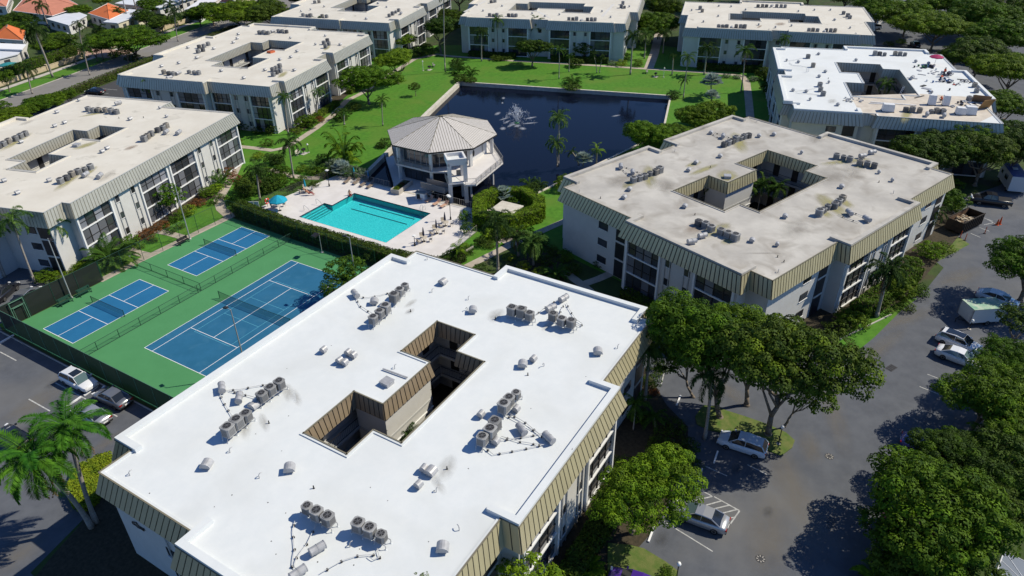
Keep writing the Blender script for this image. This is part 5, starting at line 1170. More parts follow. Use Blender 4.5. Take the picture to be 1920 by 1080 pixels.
def ac_row(bl, where, pts, stand=.0, zoff=.55, group=None, kinds=None):
    n = len(pts); W = [G(x, y, H+stand+zoff) for x, y in pts]; kk = kinds or [0]*n
    rowrot = math.degrees(math.atan2((W[-1]-W[0]).y, (W[-1]-W[0]).x))
    # keep the units of a row from overlapping
    for i in range(1, n):
        d = (W[i]-W[i-1]); d.z = 0
        if d.length < .98: W[i] = W[i-1]+(d.normalized() if d.length > .01 else Vector((0, 1, 0)))*.98
    for i, p in enumerate(W):
        k = kk[i] if kinds else random.choice((0, 0, 1, 4, 3, 2) if bl != 'B1' else (0, 0, 1, 4))
        col = ('grey', 'small grey', 'beige', 'dark', 'large grey')[k]
        o = thing('air_conditioner', (lambda t: t if len(t.split()) <= 16 else t.replace(', half', '').replace(' half', '').replace('on the far side', 'at the rear'))(f'{col} air conditioner, {ORD[i]} of {n} {where}, {RN[bl]}'), 'air conditioner', (p.x, p.y, H+.01+stand), math.radians(rowrot+random.uniform(-5, 5)), 'air conditioners on the '+RN[bl])
        a, g, c = ACP[k]; link('body', a, o); link('fan_grille', g, o); link('coil_guard', c, o)
    if stand > .1 and n > 1:
        o = thing('equipment_stand', f'metal stand under the air conditioners {where}, {RN[bl]}', 'stand', (W[0].x, W[0].y, H))
        P = [w-W[0] for w in W]; d = (P[-1]-P[0]); d.z = 0; u = d.normalized(); nn = Vector((-u.y, u.x, 0)); s0 = -u*.5; s1 = P[-1]+u*.5; s1.z = 0
        for s in (-.3, .3): b = MB(); b.box((s0+s1)/2+nn*s+Vector((0, 0, stand-.03)), ((s1-s0).length, .05, .05), GALV, math.atan2(u.y, u.x)); b.build('rail', o)
        for t in np.linspace(0, 1, n+1):
            for s in (-.3, .3): b = MB(); q = s0.lerp(s1, float(t))+nn*s; b.tube(q, q+Vector((0, 0, stand-.05)), .028, GALV, n=5); b.lathe([(.08, 0), (.07, .05), (.03, .07)], ROOF_WHITE, q, 8); b.build('leg', o)
    return W
Z3 = lambda x0, y0, s, L: [(x0+x/s, y0+y/s) for x, y in L]
W1 = {}
for nm, L in dict(
    a1=('above the court corner', [(759, 536), (749.5, 546), (739, 557)]), a2=('nearest the tennis court', [(723, 578), (712, 587), (700, 598)]),
    b1=('left of centre on the far side', [(960, 582), (977.7, 585), (993, 591)]), b2=('right of centre on the far side', [(1037, 592), (1053, 601), (1068, 604)]),
    c1=('upper one near the left edge', [(524, 719), (509, 729), (493, 741)]), c2=('lower one near the left edge', [(461.7, 779), (445, 792), (428, 806)]),
    d1=('left one near the bottom', [(576, 951), (594, 962), (615, 972)]), d2=('right one near the bottom', [(672, 984), (692, 993), (713, 1003)]),
    e1=('upper one near the right edge', [(967.7, 738), (955, 749), (945, 762)]), e2=('lower one near the right edge', [(928, 795), (920, 808), (905, 822)])).items():
    W1[nm] = ac_row('B1', L[0], L[1], .42, .45)
def row2(bl, rows):
    for w, pts in rows: ac_row(bl, w, pts)
row2('B2', [('left of the near left edge', [(1188, 335), (1199.4, 332), (1209, 329)]), ('beside the left edge group', [(1219, 323), (1228, 321), (1237, 317)]),
  ('at the far left, lower half', [(1358, 269), (1366, 266), (1373, 263)]), ('at the far left, upper half', [(1380, 259), (1387, 257.5), (1394, 255), (1401, 253)]),
  ('on the far side, left half', [(1569, 291), (1581, 292.5), (1593, 296)]), ('on the far side, right half', [(1613, 303), (1625.6, 305.4), (1639, 308.3)]),
  ('on the right side, upper half', [(1580, 370), (1573, 376.7), (1565.6, 383)]), ('on the right side, lower half', [(1553, 385), (1545, 391), (1537, 397)]),
  ('near the front, right half', [(1352, 432), (1365, 437), (1379, 443)]), ('near the front, left half', [(1310, 415), (1322, 419), (1334, 426)])])
row2('B3', [('at the far edge, left half', [(164.6, 203), (174, 205.4), (184, 205)]), ('at the far edge, right half', [(197, 205), (208, 207), (218, 208)]),
  ('at the right end, upper half', [(311.5, 234), (305, 238), (295, 242)]), ('at the right end, lower half', [(283, 249), (276, 254), (269.5, 259)]),
  ('near the court side, upper half', [(169, 311), (159, 315), (148, 319)]), ('near the court side, lower half', [(134, 325), (124, 331.5), (112.5, 337)]),
  ('at the left frame edge, upper half', [(46.9, 249), (38, 253), (28.5, 258)]), ('at the left frame edge, lower half', [(15.6, 263), (6, 268), (-3, 272)])])
row2('B4', [('at the upper left edge, front', [(371, 95), (380, 92)]), ('at the upper left edge, back', [(373, 86), (382, 85), (390, 81)]), ('above the near left edge, left half', [(307, 134), (316, 136), (324, 137)]), ('above the near left edge, right half', [(354, 133), (363.5, 134), (372, 135)]),
  ('at the far edge, left half', [(486, 59.5), (494, 60), (502, 60.5)]), ('at the far edge, right half', [(522, 57), (529, 57.5), (537, 58)]),
  ('at the right end, back', [(613.5, 74), (607, 79)]), ('at the right end, front', [(616, 80.5), (610, 85.7)]), ('near the front window wall, back', [(524, 122), (517, 125), (511, 129)]), ('near the front window wall, front', [(525, 131), (518, 134), (512, 138)])])
row2('B5', [('at the left edge, left half', [(568, 27), (575, 27.7), (582, 28.3)]), ('at the left edge, right half', [(604, 29), (612, 29.5)]), ('near the lawn side', [(747.5, 18), (742, 21), (736, 24.6), (729.7, 28)]), ('near the top edge', [(590, 3), (598, 2)])])
row2('B6', [('at the front left, left half', [(918, 27), (924.5, 27), (931.5, 27.5)]), ('at the front left, right half', [(953.5, 27), (960.5, 27.5), (967.5, 27.7)]), ('at the front right, left half', [(1066.7, 34.5), (1074, 34.5), (1081, 34.5)]), ('at the front right, right half', [(1101.5, 35), (1109, 35), (1116, 35.3)]), ('at the far right corner', [(1168, 5), (1165, 11), (1171, 12)]), ('at the far left corner', [(921, 2), (928, 1)])])
row2('B7', [('at the front left, left half', [(1347.6, 48), (1355, 48.5), (1362, 49)]), ('at the front left, right half', [(1380.6, 48), (1389, 49), (1396.5, 49)]), ('at the front right, left half', [(1517, 55), (1524.5, 55), (1533, 55.7)]), ('at the front right, right half', [(1550, 54.5), (1558, 55.7), (1566, 56)]), ('at the far edge, left half', [(1421.6, 10), (1430, 10), (1437.5, 10)]), ('at the far edge, right half', [(1456.6, 10), (1465, 10.3), (1472.5, 10.5)]), ('at the far left corner', [(1313, 14), (1317, 19)]), ('at the far right corner', [(1582, 23), (1590, 28), (1594, 31)])])
row2('B8', [('at the upper left corner', [(1515.6, 104.5), (1525, 121)]), ('left of the courtyard', [(1538, 157), (1539, 166), (1544, 174)]), ('at the far edge, left half', [(1641, 99), (1650, 99), (1659, 100)]), ('at the far edge, right half', [(1679, 99), (1688, 99.5), (1697, 100)]),
  ('on the bare near strip, left half', [(1699, 203.5), (1711, 204.5), (1725, 205.5)]), ('on the bare near strip, right half', [(1747, 207), (1757, 206), (1768, 207)]), ('by the right parapet, far pair', [(1828, 158), (1832, 168)]), ('by the right parapet, near pair', [(1818, 183), (1830, 181)])])
# --- vents
def hood_mesh(w=.62, m=GALV):              # goose neck hood: half barrel over a box
    b = MB(); b.box((0, 0, .14), (w*.62, w*.62, .28), m); vs = []; n = 8
    for s in (-w*.45, w*.45):
        for i in range(n+1): t = math.pi*i/n; vs.append((s, -.42*math.cos(t)*w*1.25, .26+.42*math.sin(t)))
    fs = [(i, i+1, n+2+i, n+1+i) for i in range(n)]+[tuple(range(n, -1, -1)), tuple(range(n+1, 2*n+2)), (0, n+1, 2*n+1, n)]
    b.poly(vs, fs, m); return b.mesh('hood', False)
HOOD = hood_mesh(.85); HOOD_S = hood_mesh(.6)
def barrel_mesh(L=1.15, r=.30):
    b = MB(); b.tube((-L/2, 0, r+.12), (L/2, 0, r+.12), r, GALV, n=14); [b.tube((s, 0, r+.12), (s+.04, 0, r+.12), r+.02, GALV, n=14) for s in (-.02, L/2-.06, -L/2+.02)]
    b.box((0, 0, .1), (L*.5, .25, .2), GALV); return b.mesh('barrel')
BARREL = barrel_mesh()
b = MB(); b.lathe([(.09, 0), (.05, .06), (.045, .28), (.03, .3)], DARKMET, n=8); STACK = b.mesh('stack')
b = MB(); b.path([(0, 0, 0), (0, 0, .32), (.12, 0, .40), (.3, 0, .34)], .035, GALV, n=6); LPIPE = b.mesh('bent_pipe')
b = MB(); b.box((0, 0, .18), (.9, .9, .36), GALV); b.box((0, 0, .39), (1.0, 1.0, .06), GALV); HATCH = b.mesh('hatch')
VN = dict(h=('roof_vent', 'metal hood vent', 'roof vent', lambda: HOOD), s=('roof_vent', 'small metal hood vent', 'roof vent', lambda: HOOD_S), b=('roof_barrel', 'metal barrel shaped pipe cover', 'pipe cover', lambda: BARREL),
          k=('vent_stack', 'short dark vent pipe', 'vent pipe', lambda: STACK), p=('bent_pipe', 'small bent pipe', 'pipe', lambda: LPIPE), t=('roof_hatch', 'square metal roof hatch', 'hatch', lambda: HATCH))
def where(bl, p):
    """words for the place on a roof, found from the building's own outline in the photograph"""
    bx = dict(B1=(190, 475, 1215, 1080), B2=(1060, 220, 1780, 530), B3=(0, 180, 425, 400), B4=(225, 47, 690, 168), B5=(510, 0, 835, 45), B6=(865, 0, 1205, 45), B7=(1275, 5, 1640, 68), B8=(1450, 90, 1860, 225))[bl]
    u = (p[0]-bx[0])/(bx[2]-bx[0]); v = (p[1]-bx[1])/(bx[3]-bx[1])
    hx = ('far left', 'left', 'middle', 'right', 'far right')[min(4, max(0, int(u*5)))]; vy = ('rear', 'upper', 'central', 'lower', 'front')[min(4, max(0, int(v*5)))]
    return f'in the {vy} {hx} part of the {RN[bl]}'
_cnt = {}
def short(l):
    return l if len(l.split()) <= 16 else l.replace('in the ', 'on the ').replace(' part of the ', ' of the ').replace('barrel shaped pipe cover', 'barrel cover').replace('first from left', 'first').replace('second from left', 'second').replace('third from left', 'third').replace('fourth from left', 'fourth').replace('fifth from left', 'fifth')
def vents(bl, items):
    byl = {}
    for (k, x, y, rz) in items: byl.setdefault((k, where(bl, (x, y))), []).append((x, y, rz))
    for (k, wh), L in byl.items():
        L.sort()
        for i, (x, y, rz) in enumerate(L):
            nm, lb, cat, me = VN[k]; p = G(x, y, H+(.2 if k not in 'kp' else .1))
            pre = '' if len(L) == 1 else ('left ' if i == 0 else 'right ')if len(L) == 2 else ORD[i]+' from left '
            o = link(nm, me(), None, (p.x, p.y, H+.005), (0, 0, rad(rz+random.uniform(-6, 6))))
            if bl != 'B1' and k in 'hs': o.scale = (.78, .78, .8)
            tag(o, short((pre+lb+' '+wh).strip()), cat, lb+'s on the '+RN[bl])
vents('B1', [('h', 830.7, 530, 0), ('h', 701.7, 567, 35), ('b', 666.7, 554, 60), ('h', 886.7, 583, 30), ('b', 1056.7, 562, -20), ('b', 1033, 580, -20), ('s', 607, 658, 0), ('s', 653, 663, 0), ('s', 663, 668, 0), ('s', 637, 678, 0), ('s', 647, 682, 0),
  ('h', 980, 685, 20), ('s', 1000, 675, 0), ('h', 1121, 661, 30), ('t', 725.7, 717, 0), ('k', 769.7, 583, 0), ('k', 928.7, 597, 0), ('k', 989.7, 702, 0), ('b', 416.7, 730, 50), ('b', 449, 749, 45), ('h', 477, 762, 0), ('h', 388, 873, 20), ('h', 543, 880, 40),
  ('k', 504, 792, 0), ('k', 588, 914, 0), ('b', 596, 1032, -20), ('b', 560, 1077, -20), ('s', 901.7, 779, 0), ('s', 795, 881, 0), ('h', 808, 886, 0), ('s', 785, 911, 0), ('k', 838, 878, 0), ('b', 978, 808, 55), ('b', 1029, 824, 62), ('h', 830, 1029, 30), ('s', 968, 769, 0), ('s', 930, 830, 0),
  ('p', 801, 486, 0), ('p', 810, 547, 0), ('p', 878, 561, 0), ('p', 876, 580, 180), ('p', 1072, 849, 0), ('p', 1158, 652, 0), ('p', 1020, 685, 180), ('p', 243, 890, 0), ('p', 486, 895, 0), ('p', 431, 847, 0), ('p', 818, 921, 0), ('p', 656, 1024, 0), ('p', 861, 993, 60), ('p', 740, 690, 0)])
o = tag(MB().build('x') if False else (lambda b: (b.box((0, 0, .1), (4.4/1.6, .12, .1), GALV), b.build('roof_bar'))[1])(MB()), 'long grey bar lying behind the square hatch on the white roof', 'metal bar'); p = G(741, 702, H); o.location = (p.x, p.y, H+.05); o.rotation_euler = (0, 0, rad(-88))
vents('B2', [('h', 1332.7, 249, 0), ('b', 1355.6, 257, 10), ('h', 1423, 255, 0), ('h', 1350, 293, 0), ('h', 1304.6, 305, 0), ('h', 1291, 319, 0), ('b', 1164, 314, 20), ('b', 1186, 325, 20), ('h', 1180, 355, 0), ('h', 1170, 370, 0), ('h', 1283.8, 387, 0), ('t', 1364, 331, 25),
  ('h', 1451, 252, 0), ('s', 1503, 286, 0), ('b', 1635, 287, -40), ('b', 1617, 294, -40), ('s', 1648, 323, 0), ('s', 1673, 338, 0), ('h', 1578, 350, 0), ('b', 1592, 401, 30), ('b', 1625, 413, 50), ('h', 1472, 406, 0), ('b', 1317, 444, -40), ('b', 1297, 455, -40), ('h', 1410, 451, 0), ('s', 1457, 459, 0),
  ('k', 1332, 313, 0), ('k', 1126, 371, 0), ('k', 1470, 490, 0), ('k', 1648, 341, 0), ('k', 1303, 402, 0), ('k', 1458, 481, 0), ('p', 1086, 360, 0), ('p', 1265, 284, 0), ('p', 1459, 510, 0), ('p', 1419, 228, 0), ('p', 1675, 362, 0)])
vents('B3', [('b', 222, 195, -15), ('h', 107, 210, 0), ('h', 103, 236, 0), ('h', 121, 230, 0), ('h', 244, 223, 0), ('s', 312.5, 218, 0), ('b', 335.4, 250, 30), ('b', 312, 249, 30), ('t', 143.8, 272, 15), ('h', 191.7, 284, 0), ('h', 201, 278, 0), ('h', 39.6, 266, 0), ('b', 187.5, 331.5, 30), ('b', 161, 329, 30), ('h', 92.7, 338, 0), ('h', 8, 338.5, 0), ('h', 33, 361.5, 0), ('s', 148, 188, 0), ('s', 300, 202, 0), ('k', 223, 221, 0), ('k', 269, 220, 0)])
vents('B4', [('h', 352.6, 89, 0), ('h', 401, 91, 0), ('h', 369, 108, 0), ('h', 335.4, 118, 0), ('h', 303, 124, 0), ('h', 447, 64, 0), ('h', 445, 72, 0), ('h', 437.6, 79.5, 0), ('h', 415, 132.5, 0), ('h', 457.4, 146, 0), ('b', 318, 147, 0), ('b', 335, 138.5, 0), ('b', 512, 60, 0), ('s', 544.7, 71, 0), ('s', 610, 67, 0), ('s', 591.6, 83, 0), ('h', 638, 83.5, 0), ('h', 557, 96, 0), ('h', 545.5, 107, 0), ('h', 525, 111.5, 0), ('h', 497, 131, 0), ('h', 552, 131.5, 0)])
tt = link('roof_hatch', HATCH, None); tag(tt, 'orange painted roof hatch beside the courtyard of the second left cream roof', 'hatch'); p = G(508, 97, H+.2); tt.location = (p.x, p.y, H+.01)
b = MB(); ORNG = mat('orange_paint', (.55, .13, .05), .7); b.box((0, 0, .2), (1.4, 1.2, .4), ORNG); b.box((.1, 0, .42), (.9, .7, .05), mat('dull_red', (.3, .09, .06), .8)); tt.data = b.mesh('hatch')
vents('B5', [('s', 564.7, 21, 0), ('s', 582.5, 17.5, 0), ('s', 608, 12, 0), ('h', 687, 35, 0), ('b', 752, 26, 20), ('s', 725, 13, 0), ('h', 709, 6, 0)])
vents('B6', [('s', 941.7, 11, 0), ('s', 906, 20, 0), ('b', 1090, 40, 0), ('s', 998, 25, 0), ('s', 1049, 27, 0), ('s', 1022, 30, 0), ('s', 1129, 21, 0), ('s', 1145, 32, 0), ('s', 1180, 12, 0)])
vents('B7', [('s', 1348, 11, 0), ('s', 1371, 12, 0), ('s', 1346.6, 30, 0), ('s', 1319, 40.5, 0), ('b', 1371, 53, 0), ('s', 1422.6, 46, 0), ('s', 1454, 51, 0), ('s', 1484, 48, 0), ('s', 1398, 18, 0), ('s', 1497, 21, 0), ('s', 1527, 18.5, 0), ('s', 1557, 18.5, 0), ('b', 1545, 61, 0), ('h', 1565, 37, 0), ('s', 1594, 52, 0), ('b', 1447, 12, 0), ('s', 1297, 19, 0)])
vents('B8', [('s', 1475, 113, 0), ('h', 1535, 101, 0), ('h', 1605, 112.5, 0), ('h', 1547.6, 134, 0), ('h', 1536, 143, 0), ('s', 1554, 154, 0), ('h', 1487, 169, 0), ('h', 1512, 171, 0), ('h', 1571, 196, 0), ('s', 1519, 186, 0), ('h', 1717, 115, 0), ('h', 1741, 119, 0), ('b', 1710, 147, -10), ('s', 1747, 173, 0), ('b', 1738, 216, 0), ('b', 1770, 218, 0), ('h', 1497, 116, 0), ('k', 1553, 147, 0)])
rr = random.Random(5); b = MB()
for k in range(60):
    p = G(rr.uniform(260, 1150), rr.uniform(520, 1060), H)
    q = Vector(rot2(.75, (p.x, p.y)))
    if -18 < q.x < 22 and -54 < q.y < -24 and not (-9 < q.x < 13 and -45 < q.y < -34): b.lathe([(.05*rr.uniform(.5, 1.2), 0), (.04, .012)], PIPE_D, (p.x, p.y, H+.004), 6)
tag(b.build('roof_debris'), kind='stuff')
# --- refrigerant lines across the white roof
def line_set(label, pts, r=.028, z=.14, clamps=True):
    Wp = [G(x, y, H+z) for x, y in pts]; O = Wp[0].copy(); O.z = H
    cu = [w-O for w in Wp]; sm = [cu[0]]
    for a, c in zip(cu[:-1], cu[1:]):
        k = max(2, int((c-a).length/.5)); sm += [a.lerp(c, (j+1)/k)-Vector((0, 0, .03*math.sin(math.pi*(j+1)/k*3))) for j in range(k)]
    o = thing('pipe_run', label, 'pipe', tuple(O)); b = MB(); b.path(sm, r, PIPE, 6); b.build('pipe', o)
    if clamps:
        d = 0
        for a, c in zip(sm[:-1], sm[1:]):
            d += (c-a).length
            if d > .9: d = 0; k = MB(); k.box((a.x, a.y, a.z-.04), (.16, .14, .12), PIPE_D, random.uniform(0, 3)); k.build('clamp', o)
for i, (l, pts) in enumerate([
 ('pipes from the barrel to the row above the court corner', [(672, 557), (690, 558), (715, 553), (737, 547)]), ('pipes from the barrel to the row nearest the tennis court', [(668, 560), (676, 574), (690, 583), (702, 590)]),
 ('pipe from the far barrel to the left row on the far side', [(1047, 562), (1030, 570), (1015, 582), (1004, 590)]), ('pipes from the far barrel to the right row on the far side', [(1062, 568), (1068, 580), (1080, 599), (1092, 607), (1090, 612), (1078, 608)]),
 ('short pipe beside the right row on the far side', [(1060, 569), (1052, 580), (1050, 590)]),
 ('upper pipe from the left edge barrel', [(424, 732), (450, 730), (480, 724), (505, 720)]), ('lower pipe from the left edge barrel', [(412, 738), (421, 757), (432, 775), (440, 787)]), ('middle pipe from the left edge barrel', [(430, 733), (460, 740), (484, 747)]),
 ('pipe loop left of the bottom rows', [(553, 975), (549, 995), (552, 1030), (548, 1062), (562, 1070)]), ('diagonal pipe between the bottom rows and the barrel', [(592, 985), (575, 1020), (556, 1045), (552, 1062)]),
 ('pipe from the bottom right row towards the bottom edge', [(712, 1028), (700, 1040), (670, 1042), (640, 1052), (600, 1075)]), ('pipe loop beside the bottom right row', [(707, 1028), (712, 1045), (700, 1050), (690, 1043)]),
 ('long pipe from the lower right row to the barrel', [(905, 836), (925, 852), (960, 846), (1000, 838), (1022, 833)]), ('middle pipe from the lower right row to the barrel', [(935, 826), (965, 822), (1000, 816), (1030, 810)]),
 ('upper pipe from the upper right row to the barrel', [(945, 776), (975, 792), (1000, 806), (1020, 820)]), ('second upper pipe from the upper right row', [(955, 775), (985, 792), (1010, 812), (1022, 826)]),
 ('pipe past the front of the right edge barrel', [(940, 818), (975, 828), (1000, 832), (1020, 834)])]): line_set(l+', white roof', pts)
for i, (l, pts) in enumerate([('pipes near the left edge group of the stained roof', [(1166, 316), (1180, 330), (1188, 330)]), ('second pipes near the left edge group of the stained roof', [(1170, 312), (1195, 322), (1205, 326)]), ('pipes at the far left of the stained roof', [(1334, 250), (1345, 257), (1356, 262)]),
   ('second pipes at the far left of the stained roof', [(1340, 248), (1360, 255), (1372, 260)]), ('pipes on the right of the stained roof, lower', [(1572, 402), (1590, 410), (1610, 417)]), ('pipes on the right of the stained roof, upper', [(1598, 398), (1612, 403), (1622, 407)])]): line_set(l, pts, .03)
for l, pts in [('pipes near the court side of the leftmost cream roof', [(150, 325), (165, 331), (182, 333)]), ('pipes at the right end of the leftmost cream roof', [(298, 248), (315, 252), (330, 251)]), ('pipes at the right end of the second left roof', [(612, 84), (625, 84), (635, 84)]), ('pipes at the front of the second left roof', [(530, 131), (542, 131.5), (550, 132)]),
   ('upper hoses at the left of the roof under repair', [(1478, 114), (1490, 112), (1508, 108)]), ('lower hoses at the left of the roof under repair', [(1480, 117), (1486, 122), (1515, 126)]), ('hoses beside the units left of the courtyard being repaired', [(1490, 171), (1510, 169), (1530, 165)]), ('lower hoses beside the units left of the courtyard being repaired', [(1492, 174), (1520, 176), (1536, 178)])]: line_set(l, pts, .035, clamps=False)
# --- stains
def stain(px, py, rx, ry, rz, m, nm='roof_stain', z=.012):
    p = G(px, py, H); b = MB(); b.face([(-1, -1, 0), (1, -1, 0), (1, 1, 0), (-1, 1, 0)], m); o = b.build(nm, None, (p.x, p.y, H+z), (0, 0, rad(rz))); o.scale = (rx, ry, 1); tag(o, kind='structure')
for a in [(838, 877, 1.7, .9, 20, SOOT), (820, 905, 1.6, .5, 60, SOOT), (768, 584, .8, .5, 0, SOOT), (495, 792, 1.6, .5, 60, SOOT), (460, 800, 2.0, .6, 50, SOOT), (555, 745, 1.6, .5, 60, SOOT), (540, 736, 1.6, .6, 50, SOOT), (928, 598, .9, .6, 0, SOOT), (930, 590, 1.5, 1, 0, SOOT), (770, 569, 1.2, .5, 0, SOOT), (1025, 613, 1, .5, 0, SOOT),
   (1218, 331, 5, 1.3, 25, ALGAE_S), (1180, 345, 2.5, 1, 0, ALGAE_S), (1385, 267, 5.5, 1.5, 25, ALGAE_S), (1365, 331, 3, 2, 20, ALGAE_S), (1320, 318, 4, .8, -20, ALGAE_S), (1300, 308, 2, .8, -20, ALGAE_S), (1560, 385, 4.5, 1.6, 40, ALGAE_S), (1545, 398, 2, 1, 40, ALGAE_S), (1585, 380, 2, 1, 40, ALGAE_S), (1340, 432, 3.5, 1.2, -20, ALGAE_S), (1370, 450, 2, 1, -20, ALGAE_S), (1310, 426, 3, 1.6, -20, RUST_S), (1585, 303, 5, 1.1, -45, ALGAE_S), (1620, 312, 2, 1, -45, ALGAE_S), (1530, 260, 3, 1.5, 10, SOOT), (1600, 320, 4, 2, 20, SOOT), (1430, 475, 3, .3, -60, SOOT), (1490, 430, 4, 2, 0, SOOT), (1160, 340, 3, 2, 0, SOOT), (1250, 350, 4, 2, 30, SOOT), (1560, 330, 5, 3, 10, SOOT),
   (185, 212, 4, .8, -20, ALGAE_S), (30, 266, 5, 1.0, 30, ALGAE_S), (285, 252, 4, .9, 30, ALGAE_S), (130, 338, 4.5, 1, 30, ALGAE_S), (160, 273, 2.5, 1.2, 0, ALGAE_S), (165, 324, 3, .8, 30, ALGAE_S), (245, 277, 1.6, .9, 10, RUST_S), (50, 230, 2, 1, 20, SOOT), (200, 330, 3, 1, 30, SOOT),
   (530, 140, 3, 1, 30, ALGAE_S), (613, 90, 3, .8, 30, ALGAE_S), (370, 110, 3, .8, 20, SOOT), (1463, 45, 2.6, 1.6, 0, RUST_S), (1424, 50, 2.6, .5, 0, RUST_S), (1560, 190, 2, 1, 0, SOOT), (1700, 215, 6, 1, 0, ALGAE_S)]: stain(*a)
for (x0, y0, x1, y1) in [(867, 22, 910, 2), (1125, 31, 1150, 8), (1000, 19, 1030, 33)]:
    p, q = G(x0+4, y0, H), G(x1, y1, H); b = MB(); b.flat([strip([tuple(p.xy), tuple(q.xy)], .8)], H+.01, RUST_S if False else STAIN); tag(b.build('roof_seam_strip'), kind='structure')
# --- on the roof under repair
E8 = lambda x, y, z=0: G(x/5.14+1640, y/5.14+80, H+z)
WRAP = mat('white_wrap', (.66, .66, .66), .5, var=.08, vscale=3); PLY = mat('plywood', (.36, .20, .08), .8, var=.15, vscale=2); PLYD = mat('plywood_dark', (.20, .13, .08), .85)
def wrapped(label, x, y, d, lean=0, rz=T, m=WRAP, nm='wrapped_unit', cat='wrapped unit'):
    p = E8(x, y); o = thing(nm, label, cat, (p.x, p.y, H+.01), rad(rz)); b = MB(); w, l, h = d
    b.hexa([(-w/2, -l/2, 0), (w/2, -l/2, 0), (w/2, l/2, 0), (-w/2, l/2, 0), (-w*.46+lean, -l*.46, h), (w*.46+lean, -l*.46, h*.97), (w*.46+lean, l*.46, h), (-w*.46+lean, l*.46, h*1.02)], m); b.build('cover', o)
    b = MB(); b.box((0, 0, .05), (w*1.05, l*1.05, .1), PIPE_D if m is WRAP else PLYD); b.build('pallet', o)
wrapped('white crate at the left end of the bare near strip', 122, 660, (1.3, 1.9, 1.3)); wrapped('white wrapped unit left of the crouching worker', 545, 600, (.9, 1.2, 1.7), .3); wrapped('white wrapped unit right of the crouching worker', 680, 605, (.9, 1.1, 1.7), .3)
wrapped('large open white box near the right corner, left of its twin', 820, 690, (1.2, 1.5, 1.2)); wrapped('large white bagged box at the right corner', 915, 690, (1.3, 1.7, 1.35), .15)
wrapped('low white box on the left part of the roof under repair', -840, 590, (1.0, 1.7, .7))
def panel(label, x, y, w, h, tilt, rz, m):
    p = E8(x, y); o = thing('plywood_sheet', label, 'plywood', (p.x, p.y, H+.02), rad(rz)); b = MB(); b.box((0, 0, h/2*math.cos(rad(tilt))), (w, .05, h), m, 0, rad(tilt)); b.build('sheet', o); b = MB(); b.box((0, .35, .25), (w*.9, .06, .06), m); b.build('brace', o)
panel('brown plywood sheet leaning at the right roof corner', 1065, 640, 2.4, 1.9, 25, T-60, PLY); panel('dark plywood sheet behind the brown one', 1020, 580, 2.8, 1.6, 30, T-100, PLYD)
def board(label, x, y, L, w, rz, m, nm='board', cat='board', z=.05):
    p = E8(x, y); b = MB(); b.box((0, 0, z), (L, w, .06), m); o = b.build(nm, None, (p.x, p.y, H+.02), (0, 0, rad(rz))); tag(o, label, cat)
for i, a in enumerate([('dark board lying at the edge of the bare strip', 430, 525, 2.6, .25, -30, PIPE_D), ('long white strip lying on the bare roof', 180, 590, 7.5, .3, T+88, WRAP), ('second white strip beside the long one', 60, 592, 4, .25, T+95, WRAP), ('dark box lid on the white coating', 468, 418, 1.4, .6, -25, PIPE_D), ('grey sheet beside the dark lid', 500, 445, 1.6, .9, 70, GALV),
   ('dark plank near the right parapet', 850, 358, 2.0, .3, T+85, PIPE_D), ('grey tray on the coating near the courtyard corner', 360, 345, 1.9, .5, T+80, GALV), ('small grey sheet by the green machine', 430, 270, 1.0, .6, 40, GALV), ('white scrap sheet beside the plywood', 940, 590, 2.0, 1.0, 20, WRAP), ('cream scrap panel beside the plywood', 985, 600, 1.6, .8, 60, ROOF_CREAM),
   ('grey tray in the scatter of tools', 560, 300, 1.2, .35, 30, GALV), ('grey strip in the scatter of tools', 455, 310, 1.5, .25, T+70, GALV)]): board(*a)
for i in range(5): board(ORD[i]+' loose grey scrap from the left between umbrella and workers', 520+i*28, 285+random.uniform(-20, 30), .7, .3, random.uniform(0, 180), GALV)
for o_ in [x for x in bpy.data.objects if 'loose grey scrap' in x.get('label', '')]: o_['group'] = 'scraps on the roof under repair'
def heap(label, x, y, cols, n, R, nm='tool_pile', cat='pile', s=.35, hh=.5):
    p = E8(x, y); o = thing(nm, label, cat, (p.x, p.y, H+.01))
    for k in range(n):
        a = random.uniform(0, 6.28); r = R*random.random()**.6; b = MB(); z = random.uniform(.05, hh)*(1-r/R*.6); m = random.choice(cols)
        if k % 3 == 0: b.lathe([(s*.4, -s*.4), (s*.5, s*.3), (s*.42, s*.35)], m, (r*math.cos(a), r*math.sin(a), z+s*.3), 10); b.build('bucket', o)
        else: b.box((r*math.cos(a), r*math.sin(a), z), (s*random.uniform(.8, 2), s*random.uniform(.6, 1.2), s*random.uniform(.4, 1)), m, a); b.build('case', o)
BLUEP = mat('blue_plastic', (.05, .14, .33), .5); GREENP = mat('green_machine', (.03, .13, .06), .5); REDP = mat('red_plastic', (.5, .05, .03), .5); DKP = mat('dark_plastic', (.03, .03, .045), .5)
heap('blue cloth and tool pile beside the standing worker', 680, 370, [BLUEP, BLUEP, DKP, GALV], 16, 1.3, hh=.7)
heap('grey bags and cases piled behind the blue tools', 700, 315, [DKP, DKP, GALV], 14, 1.4, s=.45, hh=.9)
heap('green roofing machine with dark drum near the umbrella', 460, 240, [GREENP, GREENP, DKP], 9, .9, 'roof_machine', 'machine', .45, .6)
heap('dark drum beside the green roofing machine', 545, 240, [DKP], 4, .35, 'drum', 'drum', .55, .4)
heap('small pile of hoses and red can', 790, 405, [REDP, GALV, DKP], 7, .9, s=.25, hh=.2); heap('wire and scrap heap near the right parapet', 870, 385, [GALV, PIPE_D, DKP], 12, 1.2, s=.28, hh=.3)
